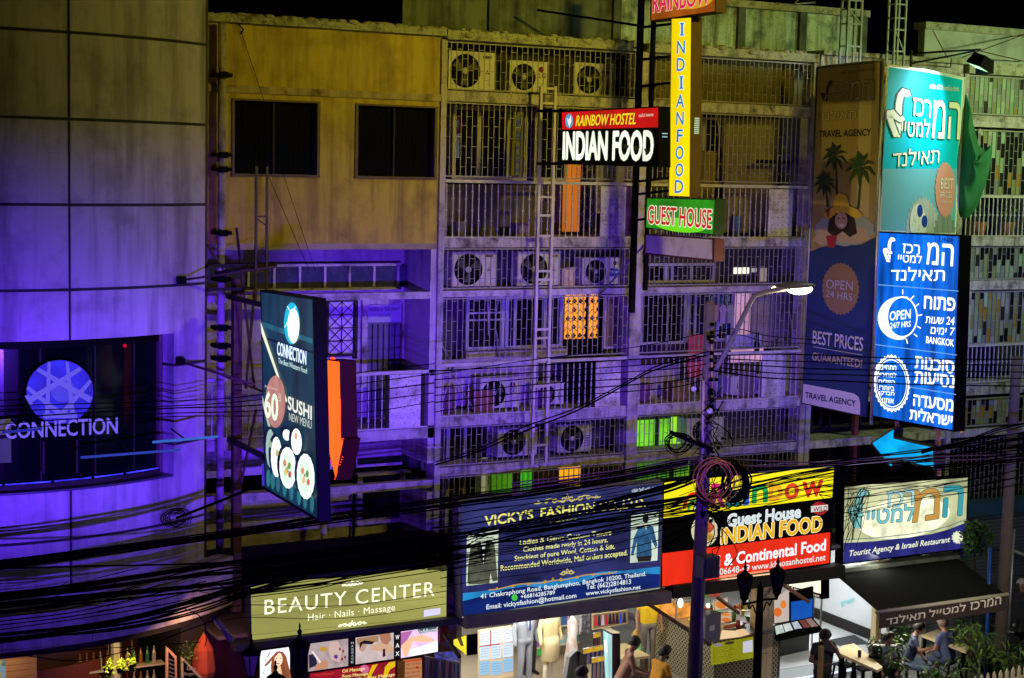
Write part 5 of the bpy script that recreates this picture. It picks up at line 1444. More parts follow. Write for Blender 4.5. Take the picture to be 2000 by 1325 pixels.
text(t, pl, 'บริษัท วิคกี้ แฟชั่น จำกัด', (1233.6, 961.6), (1283.3, 957), 6, WT, 3, .01)
poly(t, pl, ell(1005, 1167.5, 6, 6.5, 18), E(70, 200, 70), 4, 'green_disc')
GO = E(206, 190, 110)
curls(t, pl, 1108, 975, 130, 13, GO, 3, -.1, 4, .01)
curls(t, pl, 1108, 1118, 28, 10, GO, 4, -.12, 1, .01)
curls(t, pl, 1100, 1018, 66, 6, E(150, 150, 80), 4, -.12, 2, .008)
curls(t, pl, 1080, 1134, 250, 7, E(196, 150, 60), 5, -.14, 4, .01)
ph = [(912, 1044.5), (973.6, 1035), (972, 1138), (910.5, 1144.6)]
poly(t, pl, ph, E(200, 214, 190, 1.0, .2), 3, 'jacket_picture')
gj = E(84, 86, 70, 1.0, .35, (6, 6, 6))
poly(t, pl, [(929, 1060), (942, 1056), (958, 1054), (966, 1064), (972, 1134), (962, 1136), (958, 1120), (956, 1140), (916, 1142), (913, 1138), (914, 1110), (919, 1068)], gj, 4, 'jacket_print')
poly(t, pl, [(939, 1057), (950, 1055), (944, 1104)], E(224, 232, 216), 5, 'shirt_print')
poly(t, pl, [(937, 1058), (942, 1070), (944, 1106), (930, 1068)], E(34, 38, 30), 6, 'lapel_print')
poly(t, pl, [(951, 1056), (947, 1070), (944, 1106), (957, 1066)], E(34, 38, 30), 7, 'lapel_print')
ph = [(1233, 1006), (1286.6, 1000), (1284, 1095), (1230.5, 1100)]
poly(t, pl, ph, E(206, 224, 204, 1.0, .2), 3, 'shirt_picture')
poly(t, pl, [(1247, 1032), (1256, 1025), (1267, 1024), (1276, 1030), (1284, 1064), (1281, 1072), (1272, 1054), (1273, 1087), (1243, 1090), (1244, 1058), (1237, 1086), (1232, 1084), (1238, 1050)], E(42, 88, 128, 1, .45, (8, 8, 8)), 4, 'blouse_print')
poly(t, pl, [(1244, 1088), (1273, 1085), (1271, 1096), (1246, 1098)], E(30, 28, 26), 5, 'trouser_print')
poly(t, pl, [(1257, 1024), (1265, 1023), (1262, 1036)], E(214, 196, 170), 5, 'neck_print')
poly(t, pl, ell(1261, 1013, 6, 9, 16), E(26, 24, 22), 5, 'hair_print')
t.part('face_trim', MB().tube([pl.p(903, 1206, 2), pl.p(1288, 1149, 2)], .012, 5), E(150, 156, 140))
# rainbow guest house
q = [(1295.5, 940), (1631, 908.5), (1622, 1102.5), (1291.5, 1148)]
t, pl = sign_box('guest_house_sign', 'yellow, black and red guest house sign with multicoloured lettering behind the concrete pole', q, 'Y', val=-1.5, thick=.25)
poly(t, pl, [(1297.5, 942.5), (1629, 911), (1625.5, 972), (1296, 1012.5)], E(250, 232, 8, 1.05, .1), 1, 'yellow_panel')
poly(t, pl, [(1293.5, 1081.5), (1621.5, 1040), (1620, 1100), (1293.5, 1146)], E(236, 44, 14, 1.0, .15), 1, 'red_panel')
for (a, r, c) in (((1350, 988), 30, (214, 40, 20)), ((1353, 990), 22, (30, 150, 70)), ((1357, 992), 14, (30, 80, 190))):
    poly(t, pl, ell(a[0]+6, a[1]+8, r*.75, r*1.15, 18, radians(180), radians(285)) + ell(a[0]+6, a[1]+8, r*.55, r*.9, 18, radians(285), radians(180)), E(*c), 2, 'rainbow_arc')
for ch, x0, x1, y, h, c in (('R', 1388, 1413, 991, 44, (206, 20, 110)), ('a', 1417, 1443, 989, 44, (20, 150, 150)), ('i', 1450, 1461, 985, 44, (20, 90, 200)), ('n', 1468, 1497, 982, 44, (20, 160, 70)), ('b', 1501, 1525, 978, 42, (250, 176, 20)), ('o', 1532, 1557, 975, 42, (226, 72, 20)), ('w', 1566, 1604, 971, 42, (222, 52, 24))):
    text(t, pl, ch, (x0, y), (x1, y-(x1-x0)*.12), h, E(*c), 5, .06)
text(t, pl, 'Guest House', (1420, 1028), (1562, 1010), 22.5, E(210, 226, 228), 5, .045, outline=E(250, 250, 255, 1.2), obold=.03)
text(t, pl, 'INDIAN FOOD', (1407, 1062), (1603, 1036.5), 29, E(232, 178, 10), 6, .05, outline=E(255, 240, 190, 1.2), obold=.045)
poly(t, pl, ell(1376, 1037, 26, 31, 28), E(214, 204, 170), 3, 'plate_print')
poly(t, pl, ell(1380, 1030, 14, 12, 20), E(170, 70, 40, 1, .5, (9, 9, 9)), 4, 'curry_print')
poly(t, pl, ell(1382, 1048, 12, 9, 20), E(190, 150, 60, 1, .5, (9, 9, 9)), 4, 'rice_print')
poly(t, pl, star(1601, 993, 16, 14, 16, .88), E(170, 26, 26), 3, 'badge'); poly(t, pl, [(1584, 989), (1617, 986), (1617, 998), (1584, 1001)], E(220, 214, 210), 4, 'badge_ribbon')
text(t, pl, 'WILD', (1587, 1000), (1614, 996.5), 9, E(120, 20, 20), 6, .03)
text(t, pl, 'Thai & Continental Food', (1361, 1113), (1611, 1074.5), 22.5, E(240, 244, 250, 1.2), 4, .045)
text(t, pl, '02-2806648-49 www.khaosanhostel.net', (1368, 1128), (1611, 1094), 12.5, E(214, 226, 224, 1.1), 4, .02)
text(t, pl, 'เรนโบว์ เกสท์เฮาส์', (1588, 924), (1617, 921), 5, E(150, 120, 20), 3, .0)
# white Hebrew restaurant sign
q = [(1647.5, 947), (1892.5, 930.5), (1887, 1073.5), (1644.5, 1103)]
t, pl = sign_box('restaurant_sign', 'white lit sign with outlined Hebrew letters and a blue wave, above the dark awning', q, 'Y', val=-1.3, thick=.22)
poly(t, pl, [(1650, 950), (1890, 933.5), (1885, 1071), (1647, 1100)], E(190, 194, 148, 1.0, .5, (1.6, 1, 1.6)), 1, 'face')
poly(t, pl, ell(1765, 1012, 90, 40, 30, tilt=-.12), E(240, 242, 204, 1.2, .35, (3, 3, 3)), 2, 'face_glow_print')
bw = [(1648, 1061), (1708, 1057.5), (1776, 1050), (1821, 1043), (1855, 1033.5), (1886.6, 1021)]
poly(t, pl, bw + [(1885, 1071), (1647, 1100)], E(38, 40, 118, 1, .35), 3, 'blue_wave')
poly(t, pl, [(x, y-7) for x, y in bw] + [(x, y-5.6) for x, y in bw[::-1]], E(70, 96, 110), 3, 'wave_line')
text(t, pl, 'Tourist Agency & Israeli Restaurant', (1657.7, 1086.5), (1854, 1058.5), 11, E(236, 240, 214, 1.1), 5, .03, .2)
poly(t, pl, star(1871, 1050, 13, 13.5, 12, .8), E(222, 226, 190), 5, 'sun_print'); poly(t, pl, ell(1871, 1050, 9, 9.5), E(226, 230, 200, 1.1), 6, 'sun_print')
o2 = E(30, 66, 70)
text(t, pl, heb('ה'), (1841, 1009), (1877, 1005), 57, E(60, 160, 170), 5, .04, bbox=True, outline=o2, obold=.02)
text(t, pl, heb('מ'), (1781, 1020), (1832, 1012), 60, E(200, 150, 70), 5, .02, bbox=True, outline=o2, obold=.02)
text(t, pl, heb('רכז'), (1730, 992), (1783, 985), 30, E(170, 220, 220), 5, .02, bbox=True, outline=o2, obold=.035)
text(t, pl, heb('למטיי'), (1692, 1024), (1783, 1017), 33, E(120, 200, 205), 5, .02, bbox=True, outline=o2, obold=.035)
lamed(t, pl, 1662, 1034, 72, E(130, 196, 190), o2, 4)
# ================================================================== poles, street lamp, lanterns
def at3(u, v, y): return PY(u, v, y)
# main concrete utility pole
P_ = [(1387, 588), (1381, 800), (1371, 1000), (1357, 1290), (1352, 1420)]
pp = [PY(u, v, -4.0) for u, v in P_]
t = T('utility_pole', 'round-topped concrete utility pole wrapped in wires in front of the guest house sign', 'utility pole', (pp[3].x, -4, 0))
t.part('shaft', MB().tube([pp[0]+Vector((0, 0, .0)), pp[0]-Vector((0, 0, .06)), pp[1], pp[2], pp[3], Vector((pp[3].x, -4, 0))], [.05, .083, .095, .108, .118, .125], 14), mt['pole'])
t.part('conduit', MB().tube([PY(1374, 740, -4.12), PY(1372, 900, -4.13)], .022, 8), M('pinkish_conduit', (.5, .36, .34), .6))
t.part('conduit', MB().tube([PY(1391, 780, -4.12), PY(1390, 660, -4.1)], .012, 6), M('yellow_conduit', (.55, .4, .08), .6))
t.part('conduit', MB().tube([PY(1374, 1120, -4.15), PY(1366, 1400, -4.15)], .032, 8), mt['steel'])
a, b = PY(1364, 1086, -4.2), PY(1394, 1124, -4.2)
bx = t.part('meter_box', MB().box(a.x, b.x, -4.36, -4.12, b.z, a.z), M('meter_box_grey', (.10, .09, .10), .5))
t.part('box_door', MB().box(a.x+.03, b.x-.03, -4.375, -4.36, b.z+.03, a.z-.03), M('meter_door', (.06, .055, .06), .4), bx)
t.part('cross_beam', MB().beam(PY(1310, 845, -4.1), PY(1390, 878, -4.2), .10, .07), mt['black'])
for i, (v, r) in enumerate(((634, .05), (650, .045), (668, .045), (690, .05), (704, .045), (722, .05), (742, .045), (762, .05))):
    u = 1392-(v-600)*.02
    t.part('insulator', MB().lathe([(r*.5, -.03), (r, -.015), (r*.6, 0), (r, .015), (r*.5, .03)], PY(u, v, -4.14), 10), mt['black'])
mb = MB()
random.seed(3)
for i in range(34):
    u, v = random.gauss(1392, 9), random.uniform(650, 1060)
    c = PY(u, v, -4.2+random.uniform(-.1, .1)); s = random.uniform(.015, .04)
    mb.box(c.x-s, c.x+s, c.y-s*.6, c.y+s*.6, c.z-s*random.uniform(.5, 1.6), c.z+s)
t.part('clamps', mb, mt['black'], kind='stuff')
for (u, v, s) in ((1355, 760, .045), (1386, 803, .05)):
    c = PY(u, v, -4.25); t.part('round_lamp', MB().ball(c, s, 10, 7), M('pale_plastic', (.6, .55, .55), .4))
mb = MB()
for i in range(24):
    u, v = random.gauss(1392, 14), random.uniform(660, 1040)
    pts = [PY(u, v, -4.2)]
    for k in range(5):
        u += random.gauss(4, 14); v += random.uniform(4, 26); pts.append(PY(min(max(u, 1352), 1440), v, -4.2+random.uniform(-.15, .15)))
    sm = []
    for k in range(len(pts)-1):
        for q in (0, .5): sm.append(pts[k].lerp(pts[k+1], q))
    mb.tube(sm+[pts[-1]], .009, 4, False)
t.part('loose_wires', mb, mt['cable'], kind='stuff')

# street lamp on the pole
pts = [PY(u, v, -4.1-.0*i) for i, (u, v) in enumerate(((1394, 800), (1394, 740), (1397, 722), (1416, 690), (1466, 590), (1474, 578), (1490, 572), (1520, 566), (1540, 562)))]
t = T('street_lamp', 'lit street lamp on a long bent arm fixed to the concrete pole', 'street lamp', pts[0])
t.part('arm', MB().tube(pts, [.045, .045, .045, .045, .042, .04, .04, .045, .05], 10), M('lamp_arm_paint', (.14, .12, .13), .6))
h0, h1_ = PY(1512, 566, -4.1), PY(1592, 560, -4.1)
hd = MB()
n = 10
vs, fs = [], []
for i in range(n+1):
    k = i/n; c = h0.lerp(h1_, k); w = .15*sin(pi*min(1, k*.9+.1))**.6+.01; hgt = .09*sin(pi*min(1, k*.85+.12))**.7+.01
    for j in range(9):
        a = pi*j/8; vs.append(c+Vector((0, w*cos(a), hgt*sin(a)+.01)))
for i in range(n):
    for j in range(8): fs.append((i*9+j, i*9+j+1, (i+1)*9+j+1, (i+1)*9+j))
hd.add(vs, fs, True)
t.part('hood', hd, M('lamp_hood_grey', (.09, .08, .08), .5))
c = PY(1562, 565, -4.1)
lens = MB().ball(c, 1.0, 16, 9, (.25, .15, .095))
t.part('lens', lens, L('lamp_lens', (1.0, .90, .72), 6.0))
lp = bpy.data.lights.new('street_lamp_light', 'POINT'); lp.energy = 80; lp.color = (1, .78, .48); lp.shadow_soft_size = .12
lo = bpy.data.objects.new('street_lamp_light', lp); COL.objects.link(lo); lo.location = c + Vector((0, 0, -.25))

# ornamental lanterns
def lantern(t, c, s, lit=None, sub=None):
    """six-sided tapering lantern, c = centre of the cap underside"""
    b = sub
    t.part('finial', MB().lathe([(.0, .34*s), (.018*s, .28*s), (.012*s, .24*s), (.04*s, .19*s), (.02*s, .14*s), (.05*s, .10*s), (.06*s, .06*s)], c, 10), mt['black'], b)
    t.part('cap', MB().lathe([(.05*s, .085*s), (.10*s, .06*s), (.185*s, 0), (.175*s, -.03*s)], c, 6), mt['black'], b)
    for k in range(6):
        a = 2*pi*k/6
        t.part('lantern_rib', MB().beam(c+Vector((.165*s*cos(a), .165*s*sin(a), -.03*s)), c+Vector((.075*s*cos(a), .075*s*sin(a), -.42*s)), .016*s), mt['black'], b)
    t.part('lantern_glass', MB().lathe([(.155*s, -.03*s), (.07*s, -.41*s)], c, 6), lit or M('smoked_lantern_glass', (.03, .03, .02), .15), b)
    t.part('base_cup', MB().lathe([(.085*s, -.41*s), (.085*s, -.44*s), (.04*s, -.50*s), (.02*s, -.58*s)], c, 10), mt['black'], b)
def lantern_post(name, label, u, v, y, s, lit=None):
    c = PY(u, v, y)
    t = T(name, label, 'lantern', (c.x, y, 0), 'ornamental street lanterns')
    t.part('post', MB().tube([c-Vector((0, 0, .55*s)), Vector((c.x, y, 0))], .035, 10), mt['black'])
    lantern(t, c, s, lit)
    return t
lantern_post('lantern_post', 'black lantern with a long pointed finial standing in front of the BEAUTY CENTER sign', 585, 1258, -5.0, .92)
lantern_post('lantern_post', 'lantern with pale frosted panes at the lower left corner of the BEAUTY CENTER sign', 491, 1274, -5.0, .8, M('frosted_lantern_glass', (.35, .33, .24), .5, dirt=.5, sc=8))
lantern_post('lantern_post', 'short lantern tip in front of the lit poster of the long-haired woman', 538, 1325, -5.2, .8)
c = PY(1485, 1150, -5.1)
t = T('double_lantern', 'black lamp post with two lanterns in front of the Indian restaurant counter', 'lantern', (c.x, -5.1, 0), 'ornamental street lanterns')
t.part('post', MB().tube([c, c-Vector((0, 0, .5)), Vector((c.x, -5.1, 0))], [.05, .065, .085], 12), mt['black'])
t.part('finial', MB().lathe([(.06, -.05), (.05, .03), (.02, .08), (.0, .14)], c, 10), mt['black'])
for i, (u, v) in enumerate(((1455, 1126), (1519, 1116))):
    q = PY(u, v, -5.1)
    lantern(t, q, .82)
    e = Vector((q.x, -5.1, q.z-.56*.82))
    t.part('arm', MB().tube([Vector((c.x, -5.1, e.z+.02)), e], .02, 6), mt['black'])
    sg = 1 if q.x < c.x else -1
    t.part('scroll', MB().tube([Vector((c.x-sg*(.04+.2*k/12), -5.1, e.z-.02-.12*(1-k/12)-.05*sin(k*.8))) for k in range(13)], .012, 5), mt['black'])

# awning arms, floodlight, right poles
for i, (a, b, y0, y1, lab, m) in enumerate((((1266, 1180), (1388, 1260), -1.9, -3.2, "rusty awning arm slanting down from the tailor's sign in front of the pole", 'rust'), ((1401, 1167), (1443, 1198), -1.7, -2.4, 'short awning arm under the red part of the guest house sign', 'rust'),
        ((1530, 1143), (1580, 1176), -1.6, -2.4, 'brown awning arm in front of the blue menu panel', 'rust'), ((868, 1240), (898, 1284), -1.7, -2.3, 'dark grey awning arm over the small yellow light box', 'dark_steel'))):
    single('steel_strut', lab, 'strut', MB().beam(PY(*a, y0), PY(*b, y1), .05), mt[m], 'struts over the shop fronts')
t = T('floodlight', 'black floodlight on a long bracket above the turquoise banner', 'floodlight', PX(1778, 130, 22.2))
c = PY(1917, 120, -2.6)
r0 = PY(1780, 105, -1.0)
t.part('bracket', MB().beam(PY(1780, 105, -.9), PY(1915, 97, -2.5), .035).beam(PY(1782, 124, -.9), PY(1905, 100, -2.4), .03).beam(PY(1780, 100, -.9), PY(1779, 134, -.9), .04), mt['dark_steel'])
hd = MB(); q = Vector((-.35, .25, -.9)).normalized(); s_ = q.cross(Vector((0, 1, .2))).normalized(); w_ = q.cross(s_)
def ob(c, sx, sy, sz): 
    return [c+s_*a*sx+w_*b*sy+q*d*sz for d in (-1, 1) for a, b in ((-1, -1), (1, -1), (1, 1), (-1, 1))]
v = ob(c, .13, .16, .10)
for i in range(4, 8): v[i] = c + (v[i]-c)*1.25
hd.add(v, [(0,1,2,3),(7,6,5,4),(0,4,5,1),(1,5,6,2),(2,6,7,3),(3,7,4,0)])
t.part('housing', hd, mt['black'])
cc = c+q*.132; t.part('lens', MB().add([cc+s_*a*.13+w_*b*.16 for a, b in ((-1, -1), (1, -1), (1, 1), (-1, 1))], [(0,1,2,3)]), E(190, 255, 200, 1.6))
t.part('side_box', MB().box(c.x+.05, c.x+.32, c.y, c.y+.2, c.z-.22, c.z+.02), mt['black'])
spot_lamp('floodlight_beam', c+q*.2, PX(1800, 230, 21.7), 420, (.80, .98, 1.0), 130, 1.0, .08)
for i, pts in enumerate((((1880, 112), (2000, 68)), ((1858, 115), (1856, 140)), ((1822, 60), (1870, 150)), ((1905, 98), (2000, 120)))):
    single('guy_wire', ('long guy wire rising to the right behind the floodlight', 'short upright rod below the floodlight bracket', 'thin wire slanting across the grey parapet', 'guy wire running right from the floodlight bracket')[i], 'wire', MB().tube([PY(*pts[0], -.9), PY(*pts[1], .4)], .012, 4), mt['rust'])
for i, pts in enumerate((((1552, 8), (1592, 5)), ((1553, 6), (1563, -6)))):
    single('roof_rod', ('pale metal rod lying at the top edge of the rooftop wall', 'short pale rod crossing the first rod on the rooftop wall')[i], 'rod', MB().tube([PY(*pts[0], 1.2), PY(*pts[1], 1.2)], .02, 5), mt['steel'])
# green netting
net = M('green_shade_net', (.012, .16, .06), .8, dirt=.5, dcol=(.004, .05, .025), sc=3, streak=.4)
oq = [(1884, 165), (1893, 205), (1903, 250), (1913, 292), (1925, 292), (1940, 277), (1937, 310), (1929, 350), (1915, 390), (1898, 425), (1873, 432), (1870, 400), (1878, 250)]
vs = []; ctr = PY(1896, 320, -1.25)
ring_ = [PY(u, v, -.95+.06*sin(i*2.1)) for i, (u, v) in enumerate(oq)]
mb = MB(); n = len(ring_); allv = []
for lvl, (k, dy) in enumerate(((1.0, 0), (.75, -.12), (.5, .02), (.25, -.15), (0.02, -.05))):
    for i, r in enumerate(ring_):
        q = ctr.lerp(r, k); allv.append(q+Vector((0, dy*(1+.7*sin(i*1.9+lvl)), 0)))
fs = [(l*n+i, l*n+(i+1) % n, (l+1)*n+(i+1) % n, (l+1)*n+i) for l in range(4) for i in range(n)]
mb.add(allv, fs, True)
o = single('shade_net', 'green shade netting billowing out behind the turquoise banner', 'netting', mb, net)
md = o.modifiers.new('soft', 'SUBSURF'); md.levels = md.render_levels = 2
# right concrete pole, blue pole
a = PY(1965, 760, -3.0); b = PY(1951, 1300, -3.0)
t = T('utility_pole', 'concrete pole rising behind the awning at the right, beside the blue pipe', 'utility pole', (b.x, -3, 0))
t.part('shaft', MB().tube([Vector((b.x+.02, -3, 6.4)), Vector((b.x, -3, 0))], [.10, .125], 12), mt['pole'])
t.part('conduit', MB().tube([Vector((b.x+.2, -3, 3.0)), Vector((b.x+.2, -3, 0))], .03, 8), mt['steel'])
a, b = PY(1934, 1070, -3.3), PY(1925, 1320, -3.3)
single('blue_pipe', 'bright blue pipe standing beside the concrete pole at the end of the awning', 'pipe', MB().tube([a, Vector((b.x, -3.3, 0))], .035, 8), M('blue_pipe_paint', (.01, .07, .35), .4))

# ================================================================== overhead cables
random.seed(11)
def catm(pts, n=6):
    out = []
    for i in range(len(pts)-1):
        p0, p1, p2, p3 = pts[max(i-1, 0)], pts[i], pts[i+1], pts[min(i+2, len(pts)-1)]
        for k in range(n):
            s = k/n
            out.append(.5*((2*p1)+(p2-p0)*s+(2*p0-5*p1+4*p2-p3)*s*s+(3*p1-p0-3*p2+p3)*s**3))
    out.append(pts[-1]); return out
ORD = ('uppermost', 'second from the top', 'third from the top', 'fourth from the top', 'fifth from the top', 'lowest')
def cables(label, path, n, spread, r, y0, y1=None, group=None, mat=None, wob=1.0, kind=None):
    """n strands through the measured path; spread is their fan in photo pixels at each point.
    Up to six strands are cables of their own, more are one lashed bundle whose strands are its parts"""
    y1 = y0 if y1 is None else y1
    if not isinstance(spread, (list, tuple)): spread = [spread]*len(path)
    ext, spread = list(path), list(spread)
    if path[0][0] <= 5: ext = [(path[0][0]-260, path[0][1]+30)] + ext; spread = [spread[0]]+spread
    bundle = None
    if n > 6:
        bundle = T('cable_bundle', label, 'cable bundle', PY(*ext[len(ext)//2], (y0+y1)/2), 'bundles of overhead cables')
    for i in range(n):
        o = random.uniform(-1, 1) if bundle else (-1+2*i/max(1, n-1) if n > 1 else 0)
        pts = []
        for j, (u, v) in enumerate(ext):
            k = j/(len(ext)-1)
            if bundle and random.random() < .35: o = max(-1, min(1, o+random.gauss(0, .5)))
            pts.append(PY(u, v+o*spread[j]+random.gauss(0, wob), y0+(y1-y0)*k+random.uniform(-.12, .12)*(n > 1)))
        mb = MB().tube(catm(pts), r*random.uniform(.8, 1.25), 5, False)
        if bundle: bundle.part('cable', mb, mat or mt['cable'])
        else:
            lab = label if n == 1 else (ORD[-1] if i == n-1 else ORD[i]) + ' of the ' + label
            single('cable', lab, 'cable', mb, mat or mt['cable'], group or ('overhead cables' if n > 1 else None))
rust = mt['rust']
LY = -3.9
cables('cables crossing curved wall and ochre balcony', [(0, 818), (310, 800), (500, 792), (700, 768), (848, 748)], 5, [24, 14, 20, 38, 36], .009, -2.5, -2.1)
cables('cables crossing the left shophouse balconies', [(848, 765), (1040, 746), (1300, 728), (1380, 716)], 6, [40, 32, 30, 22], .009, -2.1, -4.0)
cables('black cable rising from the balcony edge towards the round pole top', [(840, 733), (1040, 703), (1250, 677), (1382, 650)], 1, 0, .008, -2.1, -4.0)
cables('thick cables climbing to the pole', [(850, 905), (935, 878), (1026, 838), (1129, 799), (1238, 741), (1290, 716), (1384, 690)], 2, 3, .011, -2.3, -4.1, group='thick climbing cables')
cables('level cables passing the travel banner', [(1392, 710), (1500, 716), (1620, 720), (1800, 724), (2060, 728)], 5, [16, 24, 24, 26, 26], .010, -4.1, -4.3)
cables('thin wires looping beside the round pole top', [(1386, 655), (1440, 648), (1500, 662), (1600, 668)], 2, 5, .007, -4.1, -4.0, group='thin wires by the pole top')
cables('cables across the curved wall below the globe sign', [(0, 1103), (200, 1077), (403, 1049), (648, 1013), (900, 978), (1100, 950), (1344, 905)], 6, [8, 8, 6, 8, 10, 10, 12], .013, LY)
cables('single cable crossing the curved wall almost level', [(0, 1112), (403, 1102), (640, 1085), (900, 1040)], 1, 0, .012, LY)
cables('heavy black cables above the BEAUTY CENTER sign', [(0, 1166), (200, 1143), (403, 1116), (635, 1094), (880, 1062), (941, 1050), (1041, 1028), (1176, 1006), (1290, 990), (1368, 975)], 14, [7, 8, 12, 18, 18, 16, 14, 14, 12, 8], .011, LY)
cables('black cables sagging over the lower curved wall', [(0, 1188), (200, 1168), (403, 1146), (520, 1128), (700, 1110), (880, 1085)], 7, [9, 8, 8, 12, 12, 12], .013, LY)
cables('thickest black cable bundle above the stained fascia', [(0, 1250), (168, 1230), (289, 1208), (403, 1178), (490, 1148), (600, 1120)], 13, [10, 10, 12, 14, 12, 12], .013, LY, LY-.1)
cables('loose wires fanning out above the stained fascia', [(0, 1215), (150, 1195), (300, 1160), (403, 1135)], 5, [16, 14, 26, 26], .008, LY)
cables('thin wire drooping across the stained fascia', [(0, 1281), (150, 1292), (285, 1262), (360, 1232), (415, 1212)], 1, 0, .007, -2.6)
cables('nearly straight thin wire on the stained fascia', [(0, 1283), (200, 1268), (390, 1252)], 1, 0, .006, -2.6)
cables('wire bending down to the rain spout', [(360, 1190), (392, 1205), (404, 1240), (400, 1262)], 1, 0, .007, -2.6)
cables('loose black wires across the top of the BEAUTY CENTER sign', [(430, 1172), (489, 1160), (615, 1143), (700, 1128), (870, 1102), (960, 1082)], 10, [30, 20, 14, 10, 10, 12], .007, LY)
cables('thin wires hanging across the BEAUTY CENTER lettering', [(440, 1200), (489, 1194), (680, 1196), (872, 1168)], 2, 12, .006, LY)
cables('black wires crossing the yellow name of the tailor sign', [(840, 1018), (941, 1006), (1041, 992), (1176, 972), (1290, 952), (1370, 935)], 7, [34, 30, 26, 22, 20, 18], .0065, LY)
cables('black wires crossing the lower text of the tailor sign', [(840, 1078), (941, 1065), (1041, 1052), (1176, 1030), (1290, 1008), (1366, 998)], 11, [22, 22, 18, 16, 18, 12], .0065, LY)
cables('thin slack wires low over the tailor sign', [(860, 1125), (980, 1105), (1120, 1088), (1290, 1045), (1366, 1010)], 4, [22, 22, 20, 24, 10], .006, LY)
cables('rust coloured cables over the green lit windows', [(1000, 955), (1220, 925), (1354, 900), (1380, 895)], 4, [12, 8, 6, 4], .011, LY, mat=rust)
cables('thick cables rising to the coils on the pole', [(1160, 990), (1220, 974), (1300, 955), (1348, 938), (1375, 925)], 3, 5, .02, LY, group='thick cables to the coils')
cables('black wires across the yellow part of the guest house sign', [(1382, 985), (1450, 972), (1520, 958), (1620, 938), (1700, 925), (1820, 912)], 12, [12, 26, 24, 20, 18, 16], .0065, LY)
cables('thick cables passing over the dark gap between the lit signs', [(1384, 968), (1460, 948), (1560, 926), (1680, 905), (1820, 896), (2060, 872)], 9, [8, 14, 12, 12, 18, 24], .012, LY)
cables('rust coloured cables over the guest house sign', [(1400, 900), (1470, 905), (1620, 905), (1800, 896), (2060, 890)], 2, 4, .013, LY, mat=rust, group='rust coloured cables right of the pole')
cables('black wires lying across the white restaurant sign', [(1600, 985), (1660, 976), (1760, 960), (1890, 940), (2060, 905)], 13, [36, 30, 24, 26, 34], .006, LY)
cables('slack wires in front of the coloured pane house', [(1800, 900), (1880, 888), (1960, 868), (2060, 850)], 10, [22, 26, 34, 40], .012, LY)
cables('thin pale wires under the travel banner', [(1480, 915), (1600, 908), (1760, 893), (1900, 862), (2060, 820)], 2, 6, .006, LY, mat=mt['steel'], group='thin pale wires')
mb = MB()
for i in range(20):
    u = random.uniform(1648, 1700); v = random.uniform(948, 985)
    a = PY(u, v, LY); b = PY(1648+random.uniform(-6, 26), random.uniform(1000, 1080), LY+.2)
    c = a.lerp(b, .5)+Vector((random.uniform(-.1, .1), 0, random.uniform(-.1, .1)))
    mb.tube(catm([a, c, b], 4), .006, 3, False)
for i in range(70):
    u = random.uniform(60, 1340); 
    base = 1180-(u)*.145+random.gauss(0, 16)
    a = PY(u, base, LY); b = PY(u+random.uniform(40, 160), base+random.uniform(-34, 12), LY)
    c = a.lerp(b, .5)+Vector((0, .05, random.uniform(-.12, .05)))
    mb.tube(catm([a, c, b], 4), .006, 3, False)
single('wire_tangle', 'stray wire ends dangling all along the cable bundles', 'wires', mb, mt['cable'], kind='stuff')
# coils on the pole
def coil(name, label, u, v, rx, ry, n, r, mat, y, jit=.2):
    c = PY(u, v, y); sx = (PY(u+10, v, y)-c).x/10; sz = (c-PY(u, v+10, y)).z/10
    t = T(name, label, 'cable coil', c-Vector((0, 0, ry*sz)))
    for i in range(n):
        ox, oz = random.gauss(0, 3)*sx, random.gauss(0, 2.5)*sz; k = 1+random.uniform(-jit, jit*.4)
        ph = random.uniform(0, 6)
        pts = [c+Vector((ox+rx*sx*k*cos(a), .05*sin(a*2+ph)-.03*i, oz+ry*sz*k*sin(a)*(1+.06*sin(3*a+ph)))) for a in [2*pi*j/26 for j in range(27)]]
        t.part('loop', MB().tube(pts, r*random.uniform(.8, 1.2), 5, False), mat)
    return t
coil('cable_coil', 'large coil of orange brown cable hung on the concrete pole', 1388, 936, 34, 39, 8, .007, M('orange_brown_cable', (.55, .22, .05), .5), -4.35)
coil('cable_coil', 'thick black cable coil on the right of the orange brown coil', 1430, 945, 22, 34, 9, .016, mt['cable'], -4.25, .12)
coil('cable_coil', 'thin black wire loops over the pole behind the orange brown coil', 1400, 945, 44, 46, 7, .007, mt['cable'], -4.22, .3)
coil('cable_coil', 'small black loops under the cross beam of the pole', 1320, 866, 26, 20, 5, .010, mt['cable'], -4.1, .3)
# ================================================================== ground floor shops
t = T('shop_row', 'row of ground floor shop rooms behind the lit signs', 'shops', (15, 0, 0))
wh = M('cream_shop_wall', (.62, .56, .45), .6, dirt=.15, sc=2)
t.part('canopy_beam', MB().box(12.35, 16.55, -1.62, -1.3, 1.93, 2.14), M('purple_grey_beam', (.18, .15, .18), .8, dirt=.4, sc=3))
t.part('canopy_beam', MB().box(16.6, 20.6, -1.6, -1.3, 2.0, 2.24), mt['dark_steel'])
t.part('canopy_beam', MB().box(8.3, 12.3, -1.45, -1.2, 1.98, 2.09), M('navy_beam', (.03, .03, .07), .6))
t.part('upper_back', MB().box(8.0, 24.6, -.02, .1, 2.1, 3.2), mt['void'])
t.part('ceiling', MB().box(12.5, 16.5, -1.3, 3.6, 2.24, 2.30), mt['tile_pale'])
t.part('ceiling', MB().box(16.6, 24.5, -1.25, 4.6, 2.5, 2.56), M('dim_ceiling', (.2, .19, .18), .8))
